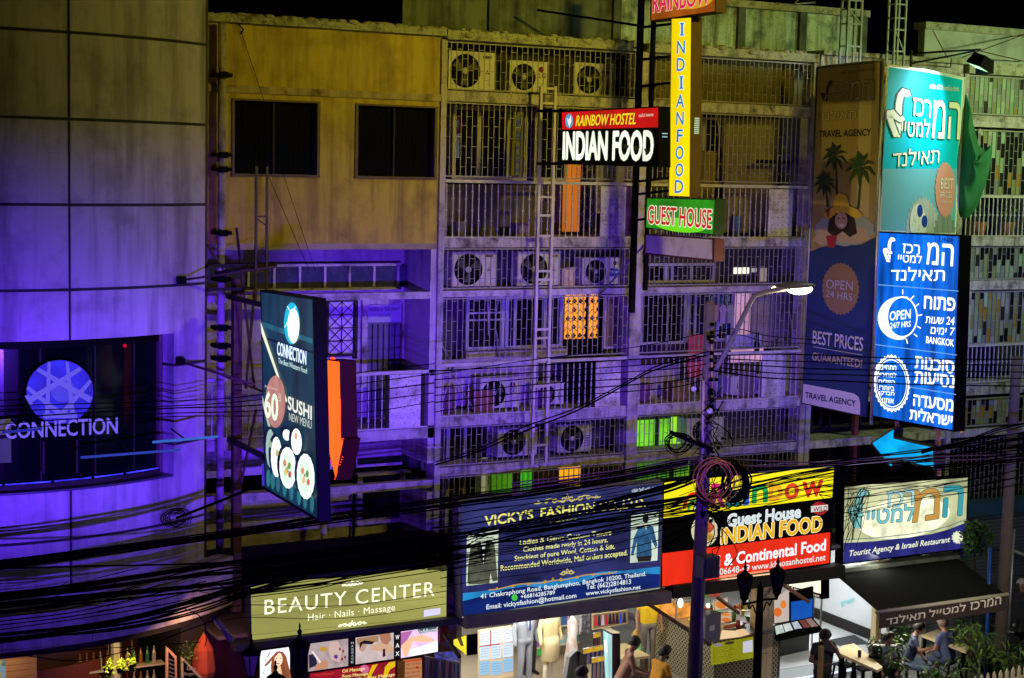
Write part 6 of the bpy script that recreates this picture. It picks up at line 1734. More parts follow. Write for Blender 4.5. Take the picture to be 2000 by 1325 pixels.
t.part('ceiling', MB().box(8.1, 12.4, -1.2, 2.0, 2.12, 2.18), M('dim_ceiling2', (.2, .15, .15), .8))
t.part('back_wall', MB().box(12.4, 16.6, 3.5, 3.6, 0, 2.3), wh)
t.part('back_wall', MB().box(16.6, 24.5, 4.5, 4.6, 0, 2.6), M('back_wall_warm', (.4, .33, .22), .7))
t.part('back_wall', MB().box(8.1, 12.4, .5, .6, 0, 2.2), M('dark_red_shop_wall', (.2, .03, .03), .6))
t.part('party_wall', MB().box(12.38, 12.48, -1.2, 3.6, 0, 2.3), wh)
t.part('shop_floor', MB().box(12.5, 16.6, -.4, 3.6, -.02, .008), M('warm_shop_floor', (.42, .35, .25), .35))

# beauty shop pictures under the sign
PB = Plane('Y', -1.25)
t = T('picture_strip', 'lit strip of beauty treatment pictures under the BEAUTY CENTER sign', 'picture strip', PB.p(690, 1300))
t.part('backing', MB().prism([PB.p(*a) for a in ((506, 1271), (856, 1223), (856, 1272), (682, 1302), (604, 1314), (604, 1345), (506, 1358))], (0, .06, 0)), mt['dark_steel'])
Wh = E(244, 244, 255, 1.25)
poly(t, PB, [(508, 1272), (566, 1264), (566, 1345), (508, 1354)], Wh, 1, 'hair_picture')
poly(t, PB, [(530, 1325), (529, 1300), (532, 1284), (540, 1274), (552, 1273), (559, 1282), (566, 1310), (572, 1340), (522, 1350)], E(150, 84, 50, 1, .4, (8, 8, 2)), 2, 'hair_print')
poly(t, PB, ell(544, 1288, 8, 13), E(250, 216, 186, 1.2), 3, 'face_print')
poly(t, PB, [(540, 1302), (548, 1301), (552, 1325), (536, 1330)], E(244, 200, 166, 1.1), 3, 'neck_print')
poly(t, PB, [(516, 1300), (540, 1273), (548, 1272), (520, 1302)], E(160, 90, 60), 4, 'hair_strand_print')
poly(t, PB, ell(543, 1296, 3, 1.2, 10), E(190, 80, 80), 5, 'mouth_print')
for x in (540, 548): poly(t, PB, ell(x, 1286, 1.4, 1, 8), E(60, 40, 40), 5, 'eye_print')
for a in ((527, 1273, 521, 1286), (518, 1288, 517, 1292), (515, 1312, 512, 1316)): poly(t, PB, [(a[0], a[1]), (a[0]+1.5, a[1]+.5), (a[2]+1, a[3]), (a[2], a[3]-.5)], E(70, 70, 80), 4, 'comb_print')
poly(t, PB, [(602, 1258), (680, 1247.5), (680, 1301), (602, 1312)], E(176, 158, 160, 1, .3, (5, 5, 5)), 1, 'nails_picture')
poly(t, PB, [(603, 1280), (616, 1276), (620, 1300), (604, 1306)], E(40, 34, 60), 2, 'polish_print')
poly(t, PB, [(608, 1273), (612, 1272), (628, 1294), (624, 1296)], E(236, 224, 226), 3, 'brush_print')
poly(t, PB, star(632, 1268, 9, 6, 9, .6), E(200, 150, 30), 3, 'flower_print')
poly(t, PB, [(618, 1298), (634, 1288), (642, 1294), (640, 1306), (612, 1310)], E(200, 140, 110), 3, 'hand_print')
poly(t, PB, [(643, 1255), (660, 1253), (668, 1270), (664, 1294), (648, 1290), (642, 1275)], E(210, 180, 170), 3, 'hand_print')
poly(t, PB, star(656, 1283, 6, 6, 7, .5), E(90, 40, 160), 4, 'flower_print')
for x, y in ((664, 1268), (670, 1272), (668, 1288), (674, 1284)): poly(t, PB, ell(x, y, 2, 3.4, 8), E(150, 30, 50), 4, 'nail_print')
poly(t, PB, [(680, 1248), (694, 1246), (694, 1298), (680, 1301)], E(10, 10, 14), 2, 'black_strip')
for i, ch in enumerate('MASSAGE'): text(t, PB, ch, (685, 1258+i*6.2), (690, 1257.5+i*6.2), 4, E(180, 180, 190), 4, .02)
poly(t, PB, [(694.5, 1246), (769, 1236), (769, 1287), (694.5, 1298)], E(206, 186, 186, 1, .25, (4, 4, 4)), 1, 'massage_picture')
poly(t, PB, [(696, 1248), (740, 1241), (738, 1254), (698, 1260)], E(170, 128, 96), 2, 'backdrop_print')
poly(t, PB, ell(708, 1263, 7, 10, tilt=-.2), E(196, 150, 130), 3, 'head_print')
poly(t, PB, [(702, 1256), (712, 1251), (732, 1254), (726, 1259), (708, 1258), (703, 1268)], E(30, 22, 24), 4, 'hair_print')
poly(t, PB, [(724, 1262), (744, 1254), (764, 1258), (769, 1268), (766, 1276), (740, 1272), (724, 1270)], E(214, 170, 140), 3, 'back_print')
poly(t, PB, [(740, 1240), (762, 1237), (764, 1250), (756, 1260), (746, 1256)], E(180, 120, 96), 4, 'hands_print')
poly(t, PB, [(748, 1268), (752, 1267), (753, 1282), (747, 1284)], E(60, 20, 24), 4, 'bottle_print')
poly(t, PB, [(769, 1236), (782.5, 1234), (782.5, 1285), (769, 1288)], E(12, 12, 16), 2, 'black_strip')
for i, ch in enumerate('WAX'): text(t, PB, ch, (772, 1249+i*16), (779, 1248+i*16), 8, E(240, 240, 235, 1.2), 4, .03)
poly(t, PB, [(783, 1234), (855, 1224), (855, 1273), (783, 1286)], E(236, 200, 236, 1.2, .2, (4, 4, 4)), 1, 'leg_picture')
poly(t, PB, [(783, 1236), (806, 1232), (790, 1260), (783, 1266)], E(190, 110, 180), 2, 'backdrop_print')
poly(t, PB, [(783, 1262), (800, 1246), (824, 1240), (846, 1248), (850, 1253), (828, 1254), (806, 1253), (796, 1280), (790, 1284)], E(250, 190, 150, 1.15), 3, 'leg_print')
poly(t, PB, [(800, 1270), (855, 1252), (855, 1273), (798, 1283)], E(248, 244, 255, 1.3), 3, 'towel_print')
poly(t, PB, [(816, 1229), (854, 1224), (854, 1233), (818, 1239)], E(70, 90, 100), 3, 'name_patch'); text(t, PB, 'บิวตี้เซ็นเตอร์', (817, 1238), (853, 1232), 6, E(235, 240, 245, 1.2), 5, .02)
t = T('massage_board', 'dark red massage price board with yellow lettering under the picture strip', 'board', PB.p(700, 1340))
t.part('board', MB().prism([PB.p(*a) for a in ((604, 1315), (682, 1303), (773, 1289), (773, 1380), (604, 1390))], (0, .05, 0)), mt['black'])
poly(t, PB, [(605, 1316), (682, 1304.5), (772, 1290.5), (772, 1378), (605, 1388)], E(150, 22, 40, 1, .3, (4, 4, 4)), 1, 'red_face')
poly(t, PB, [(727, 1300), (738, 1297), (722, 1325), (716, 1325)], E(230, 190, 10), 2, 'yellow_ribbon'); poly(t, PB, [(752, 1303), (760, 1294), (772, 1292), (772, 1302), (762, 1308), (754, 1325), (748, 1325)], E(230, 190, 10), 2, 'yellow_ribbon')
poly(t, PB, ell(712, 1307, 9, 8), E(214, 100, 150), 2, 'flower_print')
for s, a, b, h in (('Oil Massage', (667.8, 1314), (712, 1308), 6), ('Foot Massage', (668, 1324), (718, 1318), 6), ('Back & Shoulder Massage', (668, 1334), (770, 1319.5), 6), ('Thai Massage', (612, 1321), (652, 1316), 4)):
    text(t, PB, s, a, b, h, E(240, 226, 130, 1.1) if h > 5 else E(226, 60, 30), 4, .03)
a = PB.p(776, 1290)
single('yellow_post', 'bright yellow post between the massage board and the orange notice', 'post', MB().box(a.x, a.x+.12, -1.3, -1.18, .0, a.z-.02), M('yellow_post_paint', (.75, .42, .04), .5))
t = T('notice_board', 'peach notice board with handwriting right of the yellow post', 'board', PB.p(805, 1340))
t.part('board', MB().prism([PB.p(*a) for a in ((789, 1291), (824, 1287), (824, 1350), (789, 1354))], (0, .05, 0)), E(196, 130, 86, .9))
poly(t, PB, [(789, 1291), (824, 1287), (824, 1290), (789, 1294)], E(200, 60, 20), 1, 'red_band')
for i, s in enumerate(('ENJOY YOUR NAILS', 'Henna tattoo', 'hair braids', 'manicure')):
    text(t, PB, s, (792, 1300+i*8), (820, 1297+i*8), 4 if i else 3.4, E(90, 44, 26), 3, .0, .2)
poly(t, PB, star(815, 1304, 3.5, 4, 6, .5), E(190, 40, 20), 3, 'star_print')
a = PY(857, 1222, -1.25); b = PY(867, 1252, -1.25)
single('red_box', 'small dark red box with a white plate at the right end of the picture strip', 'box', MB().box(a.x, a.x+.16, -1.3, -1.15, b.z, a.z), M('dark_red_box2', (.22, .01, .015), .5))

# scarves hanging from a rack at the tailor's corner
random.seed(5)
cols = [(.02, .2, .08), (.5, .5, .45), (.02, .15, .14), (.6, .42, .04), (.1, .3, .04), (.5, .1, .1), (.6, .5, .3), (.3, .05, .1), (.05, .05, .05), (.5, .2, .3), (.1, .1, .3), (.45, .45, .4)]
t = T('scarf_rack', 'rack of brightly coloured hanging scarves and ribbons left of the yellow light box', 'rack', PY(862, 1330, -1.7))
clothm = [M('scarf_cloth_%s' % 'abcdefghijkl'[i], c, .7) for i, c in enumerate(cols)]
t.part('rail', MB().tube([PY(830, 1282, -1.5), PY(860, 1288, -1.9)], .01, 5).tube([PY(848, 1275, -1.4), PY(898, 1294, -1.4)], .01, 5).tube([PY(860, 1288, -1.9), PY(898, 1296, -1.9)], .01, 5).tube([PY(860, 1288, -1.9), PY(864, 1400, -1.9)], .01, 5), mt['steel'])
for i in range(34):
    if i < 16: u = 829+i*2.1; y = -1.5-.4*(u-829)/34; v = 1283+(u-829)*.15
    else: u = 862+(i-16)*2.0; y = -1.88+.02*(i % 3); v = 1291+(u-862)*.1
    p = PY(u, v, y); L_ = random.uniform(.45, .8); w = .025
    t.part('scarf', MB().add([p+Vector((-w*.3, 0, 0)), p+Vector((w*.3, 0, 0)), p+Vector((w*1.1, -.01, -L_)), p+Vector((-w*1.1, .01, -L_))], [(0,1,2,3)]), clothm[(i*5+random.randint(0, 3)) % 12])
t.part('mesh_panel', MB().add([PY(848, 1275, -1.35), PY(895, 1272, -1.35), PY(895, 1292, -1.35), PY(850, 1290, -1.35)], [(0,1,2,3)]), E(70, 70, 150, .9, .5, (9, 9, 9)))

# tailor shop: yellow box, papers, mannequins, rails
q = [(885, 1249), (912, 1240), (912, 1281), (885, 1261)]
t, pl = sign_box('yellow_lightbox', 'small slanted yellow light box at the left end of the tailor shop', q, 'X', -1.75, thick=.2)
poly(t, pl, shrink(q, 1), E(246, 226, 20, 1.1, .2, (5, 5, 5)), 1, 'face')
poly(t, pl, [(893, 1247), (900, 1244), (906, 1262), (900, 1262)], E(60, 50, 10), 2, 'shadowy_print')
PW = Plane('Y', .4)
t = T('paper_board', 'board covered with nine white and pale blue written papers left of the grey suit', 'notice board', PW.p(970, 1330))
t.part('board', MB().prism([PW.p(*a) for a in ((935, 1232), (1003, 1222), (1003, 1322), (935, 1340))], (0, .04, 0)), M('board_backing', (.5, .38, .25), .7))
for r in range(3):
    for c in range(3):
        u, v = 937+c*22.4, 1235+r*29-c*3
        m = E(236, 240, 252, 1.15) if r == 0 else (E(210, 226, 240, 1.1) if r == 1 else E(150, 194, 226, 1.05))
        if r == 2 and c == 1: v += 3
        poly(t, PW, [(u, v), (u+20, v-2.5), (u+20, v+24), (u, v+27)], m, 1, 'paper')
        for k in range(4): text(t, PW, ('thank you for the suit', 'very good tailor shop', 'best shirts in town', 'we will be back soon')[(k+r+c) % 4], (u+2, v+5+k*5), (u+17, v+3+k*5), 2.2, E(96, 104, 130), 3)
poly(t, PW, [(957.5, 1232), (959.5, 1232), (959.5, 1258), (957.5, 1258)], E(190, 30, 50), 2, 'red_tape'); poly(t, PW, [(937, 1262), (976, 1257.5), (976, 1259.5), (937, 1264)], E(190, 30, 50), 2, 'red_tape')

# ------------------------------------------------------------------ figures: one continuous skinned body each
def capsule(mb, a, b, ra, rb, n=10):
    a, b = Vector(a), Vector(b)
    d = b-a; ln = d.length
    if ln < 1e-5: d = Vector((0, 0, 1)); ln = 1e-5
    d.normalize(); u = d.orthogonal().normalized(); w = d.cross(u)
    rings = []
    for t_ in (-80, -50, -20, 0): rings.append((a + d*ra*sin(radians(t_)), ra*cos(radians(t_))))
    for t_ in (0, 20, 50, 80): rings.append((b + d*rb*sin(radians(t_)), rb*cos(radians(t_))))
    vs, fs = [], []
    for c, r in rings:
        for j in range(n): vs.append(c + (u*cos(2*pi*j/n)+w*sin(2*pi*j/n))*r)
    for i in range(len(rings)-1):
        for j in range(n): fs.append((i*n+j, i*n+(j+1)%n, (i+1)*n+(j+1)%n, (i+1)*n+j))
    fs.append(tuple(range(n-1, -1, -1))); fs.append(tuple((len(rings)-1)*n+j for j in range(n)))
    mb.add(vs, fs)
def figure(t, J, zones, mats, voxel=.011, head=True, hands=True, face=(0, 1, 0), name='body', scale=1.0, hair=None, sleeve=.5, pant=1.0):
    """J: joint name -> local position. Bones are tapered capsules fused into one surface; each face takes the
    garment of its nearest bone. zones: bone group -> material index"""
    mb = MB(); bones = []
    def bone(a, b, ra, rb, z):
        capsule(mb, a, b, ra, rb); bones.append((Vector(a), Vector(b), ra, rb, z))
    V = {k: Vector(v) for k, v in J.items()}
    hip, chest, neck = V['hip'], V['chest'], V['neck']
    sl, sr = V['shL'], V['shR']
    side = (sr-sl).normalized()
    # trunk: several overlapping capsules, wide and flat
    for k in (-1, -.4, .4, 1):
        bone(hip+side*.075*k, chest+side*.10*k-Vector((0, 0, .02)), .095, .105, 'shirt')
    bone(hip-side*.08+Vector((0, 0, -.02)), hip+side*.08+Vector((0, 0, -.02)), .105, .105, 'pant')
    bone(sl, sr, .06, .06, 'shirt'); bone(sl+(chest-sl)*.4, chest, .075, .10, 'shirt'); bone(sr+(chest-sr)*.4, chest, .075, .10, 'shirt')
    bone(chest+Vector((0, 0, .08)), neck-Vector((0, 0, .02)), .075, .055, 'shirt')
    for s in 'LR':
        sh, el, wr = V['sh'+s], V['el'+s], V['wr'+s]
        mid = sh.lerp(el, sleeve if sleeve <= 1 else 1)
        bone(sh, mid, .058, .050, 'shirt')
        if sleeve < 1: bone(mid, el, .042, .037, 'skin')
        z = 'shirt' if sleeve > 1 else 'skin'
        bone(el, wr, .039 if sleeve <= 1 else .046, .026 if sleeve <= 1 else .038, z)
        if hands:
            d = (wr-el).normalized(); hd = V.get('hand'+s, wr+d*.09)
            hv = (hd-wr).normalized()
            pw = hv.cross(Vector(face)).normalized() if hv.cross(Vector(face)).length > .2 else hv.orthogonal().normalized()
            bone(wr, wr+hv*.07, .026, .030, 'skin')
            for k, ln in ((-1.5, .060), (-.5, .072), (.5, .068), (1.5, .052)):
                p0 = wr+hv*.075+pw*k*.020; p1 = p0+hv*ln*.55; p2 = p1+(hv*.7+hv.cross(pw)*.5).normalized()*ln*.45
                bone(p0, p1, .0105, .0095, 'skin'); bone(p1, p2, .0095, .008, 'skin')
            p0 = wr+hv*.03-pw*.025; bone(p0, p0+(hv*.6-pw*.8).normalized()*.055, .012, .009, 'skin')
        hj, kn, an, toe = V['hp'+s], V['kn'+s], V['an'+s], V['toe'+s]
        bone(hj, kn, .088, .062, 'pant')
        if pant >= 1: bone(kn, an, .060, .052, 'pant')
        else: bone(kn, kn.lerp(an, .35), .050, .056, 'skin'); bone(kn.lerp(an, .3), an, .055, .036, 'skin')
        bone(an+Vector((0, 0, -.02)), toe, .042, .034, 'shoe')
    if head:
        hc = V['head']; f = Vector(face).normalized(); up = (hc-neck).normalized()
        bone(neck-up*.03, hc-up*.03, .052, .050, 'skin')
        bone(hc+up*.035-f*.01, hc+up*.02+f*.012, .094, .088, 'skin')
        bone(hc-up*.045+f*.018, hc-up*.075+f*.045, .062, .042, 'skin')
        bone(hc+f*.085+up*.01, hc+f*.108-up*.018, .011, .015, 'skin')
        bone(hc+f*.078-up*.048, hc+f*.088-up*.05, .016, .013, 'skin')
        e = f.cross(up).normalized()
        for k in (-1, 1): bone(hc+e*k*.086-f*.005, hc+e*k*.096-f*.012+up*.015, .018, .016, 'skin')
    me0 = mb.mesh('tmp', None)
    ob = bpy.data.objects.new('tmp', me0); COL.objects.link(ob)
    md = ob.modifiers.new('r', 'REMESH'); md.mode = 'VOXEL'; md.voxel_size = voxel
    ms = ob.modifiers.new('s', 'SMOOTH'); ms.factor = .5; ms.iterations = 9
    dg = bpy.context.evaluated_depsgraph_get(); dg.update()
    ev = ob.evaluated_get(dg); me = bpy.data.meshes.new_from_object(ev)
    bpy.data.objects.remove(ob); bpy.data.meshes.remove(me0)
    me.name = name
    me.materials.clear()
    keys = ['skin', 'shirt', 'pant', 'shoe']
    for k in keys: me.materials.append(mats[k])
    idx = []
    B_ = [(a, b-a, (b-a).length_squared or 1e-9, ra, rb, keys.index(z)) for a, b, ra, rb, z in bones]
    for p in me.polygons:
        c = p.center; best, bi = 1e9, 0
        for a, d, l2, ra, rb, z in B_:
            k = (c-a).dot(d)/l2; k = 0 if k < 0 else (1 if k > 1 else k)
            q = (c-a-d*k).length - (ra+(rb-ra)*k)
            if q < best: best, bi = q, z
        idx.append(bi)
    me.polygons.foreach_set('material_index', idx)
    me.polygons.foreach_set('use_smooth', [True]*len(me.polygons))
    me.update()
    o = bpy.data.objects.new(name, me); COL.objects.link(o); o.parent = t.o
    if head:
        f = Vector(face).normalized(); up = (V['head']-neck).normalized(); hc = V['head']; e = f.cross(up).normalized()
        em = MB()
        for k in (-1, 1): em.ball(hc+f*.088+e*k*.033+up*.022, .011, 8, 6)
        t_part_local(t, 'eyes', em, mt['black'])
        t_part_local(t, 'mouth', MB().tube([hc+f*.094-e*.024-up*.048, hc+f*.103-up*.049, hc+f*.094+e*.024-up*.048], .005, 5), M('lip', (.3, .1, .08), .5))
        if hair is not None:
            hm = MB(); vs, fs = [], []
            n, m = 18, 8
            for i in range(m+1):
                th = radians(4 + i*13.5)
                for j in range(n):
                    a = 2*pi*j/n
                    fr = cos(a)            # 1 at the front
                    tt = th*(.72 if fr > .55 else 1.0 + (.12 if fr < -.2 else 0))
                    r = .119+.003*sin(5*a+i)
                    vs.append(hc - f*.006 + up*(.028+cos(tt)*r) + (f*fr + e*sin(a))*r*sin(tt)*.98)
            for i in range(m):
                for j in range(n): fs.append((i*n+j, i*n+(j+1)%n, (i+1)*n+(j+1)%n, (i+1)*n+j))
            fs.append(tuple(range(n)))
            hm.add(vs, fs, True)
            t_part_local(t, 'hair', hm, hair)
    return o
def t_part_local(t, name, mb, mat):
    o = bpy.data.objects.new(name, mb.mesh(name, mat)); COL.objects.link(o); o.parent = t.o; return o
def person(label, loc, yaw, J, mats, name='person', cat='person', group=None, **k):
    t = T(name, label, cat, loc, group)
    t.o.rotation_euler = (0, 0, yaw)
    figure(t, J, None, mats, **k)
    return t
def stand(**o):
    J = dict(hip=(0, 0, .96), chest=(0, .0, 1.30), neck=(0, 0, 1.48), head=(0, .03, 1.62), shL=(-.18, 0, 1.42), shR=(.18, 0, 1.42),
             elL=(-.25, -.02, 1.14), elR=(.25, -.02, 1.14), wrL=(-.27, .05, .90), wrR=(.27, .05, .90),
             hpL=(-.09, 0, .92), hpR=(.09, 0, .92), knL=(-.10, .02, .50), knR=(.10, .02, .50), anL=(-.11, 0, .09), anR=(.11, 0, .09), toeL=(-.12, .15, .04), toeR=(.12, .15, .04))
    J.update(o); return J
def sit(h=.72, lean=.08, **o):
    J = dict(hip=(0, 0, h), chest=(0, lean, h+.34), neck=(0, lean+.03, h+.52), head=(0, lean+.08, h+.66), shL=(-.18, lean, h+.46), shR=(.18, lean, h+.46),
             elL=(-.25, lean+.05, h+.19), elR=(.25, lean+.05, h+.19), wrL=(-.16, lean+.25, h+.10), wrR=(.16, lean+.25, h+.10),
             hpL=(-.10, .02, h-.04), hpR=(.10, .02, h-.04), knL=(-.15, .43, h-.02), knR=(.15, .43, h-.02), anL=(-.14, .38, max(.09, h-.45)), anR=(.14, .38, max(.09, h-.45)), toeL=(-.15, .53, max(.05, h-.49)), toeR=(.15, .53, max(.05, h-.49)))
    J.update(o); return J
def cl(n, c): return M(n, c, .8)
denim = cl('blue_denim', (.10, .17, .30)); blk = cl('black_cloth', (.012, .012, .014)); dkg = cl('dark_trousers', (.03, .03, .035))

# mannequins
mm = dict(skin=cl('mannequin_shell', (.6, .55, .45)), shirt=cl('grey_suit_cloth', (.22, .24, .27)), pant=cl('grey_suit_trousers', (.20, .21, .24)), shoe=blk)
hid = dict(head=False, hands=False, sleeve=2)
p = PZ(1023, 1345, 0)
person('headless mannequin in a grey suit beside the board of papers', (p.x, p.y, 0), radians(190), stand(), mm, 'mannequin', 'mannequin', 'mannequins in the tailor shop', **hid)
tt = [o for o in COL.objects if o.name.startswith('mannequin') and o.type == 'EMPTY'][-1]
class _W:  # small wrapper so later parts can join an existing thing
    def __init__(s, o): s.o = o
W_ = _W(tt)
t_part_local(W_, 'shirt_front', MB().add([(-.07, .125, 1.42), (.07, .125, 1.42), (.0, .135, 1.10)], [(0,1,2)]), cl('pale_shirt', (.5, .55, .62)))
t_part_local(W_, 'necktie', MB().add([(-.018, .14, 1.42), (.018, .14, 1.42), (.03, .145, 1.18), (0, .145, 1.12), (-.03, .145, 1.18)], [(0,1,2,3,4)]), cl('navy_tie', (.02, .03, .12)))
p = PZ(1071, 1342, 0)
mm2 = dict(mm); mm2['shirt'] = cl('beige_jacket', (.55, .44, .22)); mm2['pant'] = cl('tan_skirt', (.42, .34, .18)); mm2['shoe'] = cl('shell_shoe', (.6, .5, .3))
t = person('headless mannequin in a beige jacket and tan skirt', (p.x, p.y, 0), radians(195), stand(), dict(mm2, ), 'mannequin', 'mannequin', 'mannequins in the tailor shop', head=False, hands=False, sleeve=2, pant=.4)
t_part_local(t, 'skirt', MB().lathe([(.17, 1.0), (.20, .85), (.185, .55), (.18, .53)], (0, 0, 0), 16), mm2['pant'])
t_part_local(t, 'neck_stump', MB().lathe([(.05, 1.44), (.045, 1.56)], (0, 0, 0), 12), blk)
mm3 = dict(mm); mm3['shirt'] = cl('dark_suit', (.03, .035, .045)); mm3['pant'] = cl('dark_suit_trousers', (.025, .03, .04))
p = PZ(1044, 1325, 0)
person('headless mannequin in a dark suit half hidden between the grey and the beige one', (p.x, p.y+.25, 0), radians(190), stand(), mm3, 'mannequin', 'mannequin', 'mannequins in the tailor shop', **hid)
t = T('green_tag', 'small green price tag hanging beside the beige jacket mannequin', 'tag', PY(1056, 1282, .2))
a, b = PY(1050, 1269, .2), PY(1062, 1280, .2)
t.part('plate', MB().box(a.x, b.x, .2, .22, b.z, a.z), E(40, 150, 50)); t.part('string', MB().tube([PY(1056, 1269, .21), PY(1056, 1240, .21)], .004, 4), mt['black'])
a = PY(1109, 1205, .6); b = PY(1124, 1330, .6)
single('long_dress', 'long white dress with red blossoms hanging beside the patterned scarves', 'dress', MB().lathe([(.03, 0), (.10, -.12), (.09, -.4), (.15, -.9), (.19, -1.25)], ((a.x+b.x)/2, .6, a.z), 14), M('white_red_floral', (.75, .70, .66), .7, dirt=1.0, dcol=(.5, .02, .03), sc=3.2))
pm = [M('patterned_scarf', (.6, .6, .6), .7, dirt=1.0, dcol=(.05, .05, .1), sc=14), M('patterned_scarf_dark', (.1, .1, .14), .7, dirt=1.0, dcol=(.5, .5, .5), sc=12)]
t = T('scarf_rail', 'rail of patterned scarves hanging at the back of the tailor shop', 'rail', PY(1133, 1240, 1.2))
a, b = PY(1114, 1205, 1.2), PY(1152, 1200, 1.2)
t.part('rail', MB().tube([a, b], .012, 6), mt['steel'])
for i in range(9):
    c = a.lerp(b, (i+.5)/9); t.part('scarf', MB().box(c.x-.02, c.x+.02, 1.17+.03*(i % 2), 1.2+.03*(i % 2), c.z-.38, c.z), pm[i > 4])
PD = Plane('Y', 1.0)
t = T('dress_poster', 'poster row showing small dresses above the dark passage', 'poster', PD.p(1190, 1231))
t.part('board', MB().prism([PD.p(*a) for a in ((1157, 1200), (1226, 1192), (1226, 1219), (1157, 1231))], (0, .03, 0)), mt['wood'])
poly(t, PD, [(1159, 1201), (1224, 1194), (1224, 1216), (1159, 1228)], E(120, 96, 70), 1, 'face')
for i, c in enumerate(((200, 30, 40), (40, 20, 60), (190, 170, 170), (180, 30, 50), (20, 10, 30), (60, 14, 30), (20, 20, 30), (40, 70, 170), (20, 24, 40))):
    x = 1162+i*7; y = 1203-i*.8
    poly(t, PD, [(x, y), (x+3, y), (x+5, y+20), (x-2, y+20)], E(*c), 2, 'dress_print')
# tie racks
t = T('tie_rack', 'tie rack with rows of gold labels beside the tall white display cabinet', 'tie rack', PY(1160, 1330, -.8))
tm = [M('tie_silk_%s' % 'abcdef'[i], c, .4) for i, c in enumerate(((.02, .03, .2), (.3, .02, .05), (.01, .01, .06), (.35, .3, .5), (.04, .04, .05), (.45, .15, .2)))]
gold = E(200, 160, 40, .95, .3, (12, 12, 12))
for (u0, v0, u1, v1, y, n, L_) in ((1158, 1238, 1172, 1234, -.3, 4, .34), (1138, 1268, 1178, 1260, -.6, 9, .3), (1155, 1286, 1186, 1280, -.9, 8, .6)):
    a, b = PY(u0, v0, y), PY(u1, v1, y)
    t.part('rail', MB().tube([a, b], .01, 5), mt['steel'])
    for i in range(n):
        c = a.lerp(b, (i+.5)/n); w = (b-a).length/n*.42
        t.part('gold_label', MB().box(c.x-w, c.x+w, y-.03, y-.015, c.z-.085, c.z), gold)
        t.part('tie', MB().add([(c.x-w, y-.01, c.z-.086), (c.x+w, y-.01, c.z-.086), (c.x+w, y-.01, c.z-L_), (c.x, y-.01, c.z-L_-.03), (c.x-w, y-.01, c.z-L_)], [(0,1,2,3,4)]), tm[(i*3+n) % 6])
q = [(1176, 1228), (1196, 1238), (1198, 1420), (1186, 1400)]
t, pl = sign_box('display_cabinet', 'tall display cabinet with a glowing white face and black side between tailor and restaurant', [(1176, 1228), (1197, 1238), (1197, 1440), (1183, 1380)], 'X', -.9, thick=.16, frame=M('cabinet_side', (.02, .02, .03), .3), cat='cabinet')
poly(t, pl, [(1178, 1232), (1195, 1241), (1195, 1430), (1184, 1372)], E(170, 222, 222, 1.1, .3, (5, 5, 1)), 1, 'glowing_face')
poly(t, pl, [(1180, 1250), (1184, 1252), (1186, 1276), (1182, 1274)], E(240, 255, 255, 1.6), 2, 'glare_tube')
t = T('hanging_jacket', 'grey suit jacket on a hanger behind the man in the white shirt', 'jacket', PY(1130, 1325, -1.2))
c = PY(1128, 1272, -1.2)
t.part('cloth', MB().prism([c+Vector(v) for v in ((-.03, 0, 0), (.04, 0, 0), (.18, 0, -.12), (.24, 0, -.62), (.15, 0, -.64), (.13, 0, -.3), (.13, 0, -.75), (-.14, 0, -.75), (-.13, 0, -.3), (-.17, 0, -.62), (-.24, 0, -.6), (-.16, 0, -.1))], (0, .12, 0)), cl('charcoal_jacket', (.16, .165, .17)))
t.part('lapel', MB().add([c+Vector((-.02, -.01, -.01)), c+Vector((.05, -.01, -.01)), c+Vector((.02, -.012, -.35))], [(0,1,2)]), blk)
t.part('hanger', MB().tube([c, c+Vector((0, 0, .06)), c+Vector((.02, 0, .1))], .005, 4), mt['steel'])
area_lamp('tailor_ceiling_light', (14.2, -.4, 2.2), (14.2, .2, 0), 125, (1, .96, .86), 2.6, .3)
area_lamp('tailor_ceiling_light', (13.4, .9, 2.2), (13.4, .6, 0), 45, (.95, .97, 1), 1.5, .4)

# people at the left
p = PZ(1121, 1312, 1.22)
person('man in a white shirt looking right in front of the hanging grey jacket', (p.x, p.y, 0), radians(-112), sit(.52, .05), dict(skin=mt['skin2'], shirt=cl('white_shirt', (.62, .66, .75)), pant=dkg, shoe=blk), face=(0.2, 1, -.15), hair=mt['hair'])
p = PZ(1221, 1258, 1.22)
person('shirtless seated man in patterned shorts looking down at a phone', (p.x-.05, p.y+.05, 0), radians(-112), sit(.56, .16, wrL=(-.06, .50, .66), wrR=(.08, .50, .66)), dict(skin=mt['skin2'], shirt=mt['skin2'], pant=M('camouflage_shorts', (.3, .28, .2), .8, dirt=1, dcol=(.05, .05, .03), sc=12), shoe=blk), face=(0, 1, -.35), hair=mt['hair'], pant=.4)
p = PZ(1283, 1278, 1.20)
person('bearded man in an orange and white T-shirt seated in front of the tiled counter', (p.x, p.y, 0), radians(-84), sit(.54, .10), dict(skin=mt['skin2'], shirt=M('orange_white_shirt', (.80, .36, .02), .8), pant=dkg, shoe=blk), face=(0.3, 1, 0), hair=mt['hair'])
o = [x for x in COL.objects if x.type == 'EMPTY' and x.name.startswith('person')][-1]
t_part_local(_W(o), 'beard', MB().ball((.015, .215, 1.125), .055, 12, 8, (1, .8, .8)), mt['hair'])
t_part_local(_W(o), 'shirt_panel', MB().ball((0, .18, .68), .15, 14, 9, (1.15, .62, .95)), cl('white_shirt_panel', (.7, .68, .68)))
p = PY(1266, 1229, .3)
person('man in a yellow shirt and grey trousers standing in the passage, holding a small bag', (p.x, .3, 0), radians(175), stand(), dict(skin=mt['skin'], shirt=cl('yellow_shirt', (.75, .52, .01)), pant=cl('grey_trousers', (.24, .21, .17)), shoe=blk), face=(0, 1, 0), hair=mt['hair'])
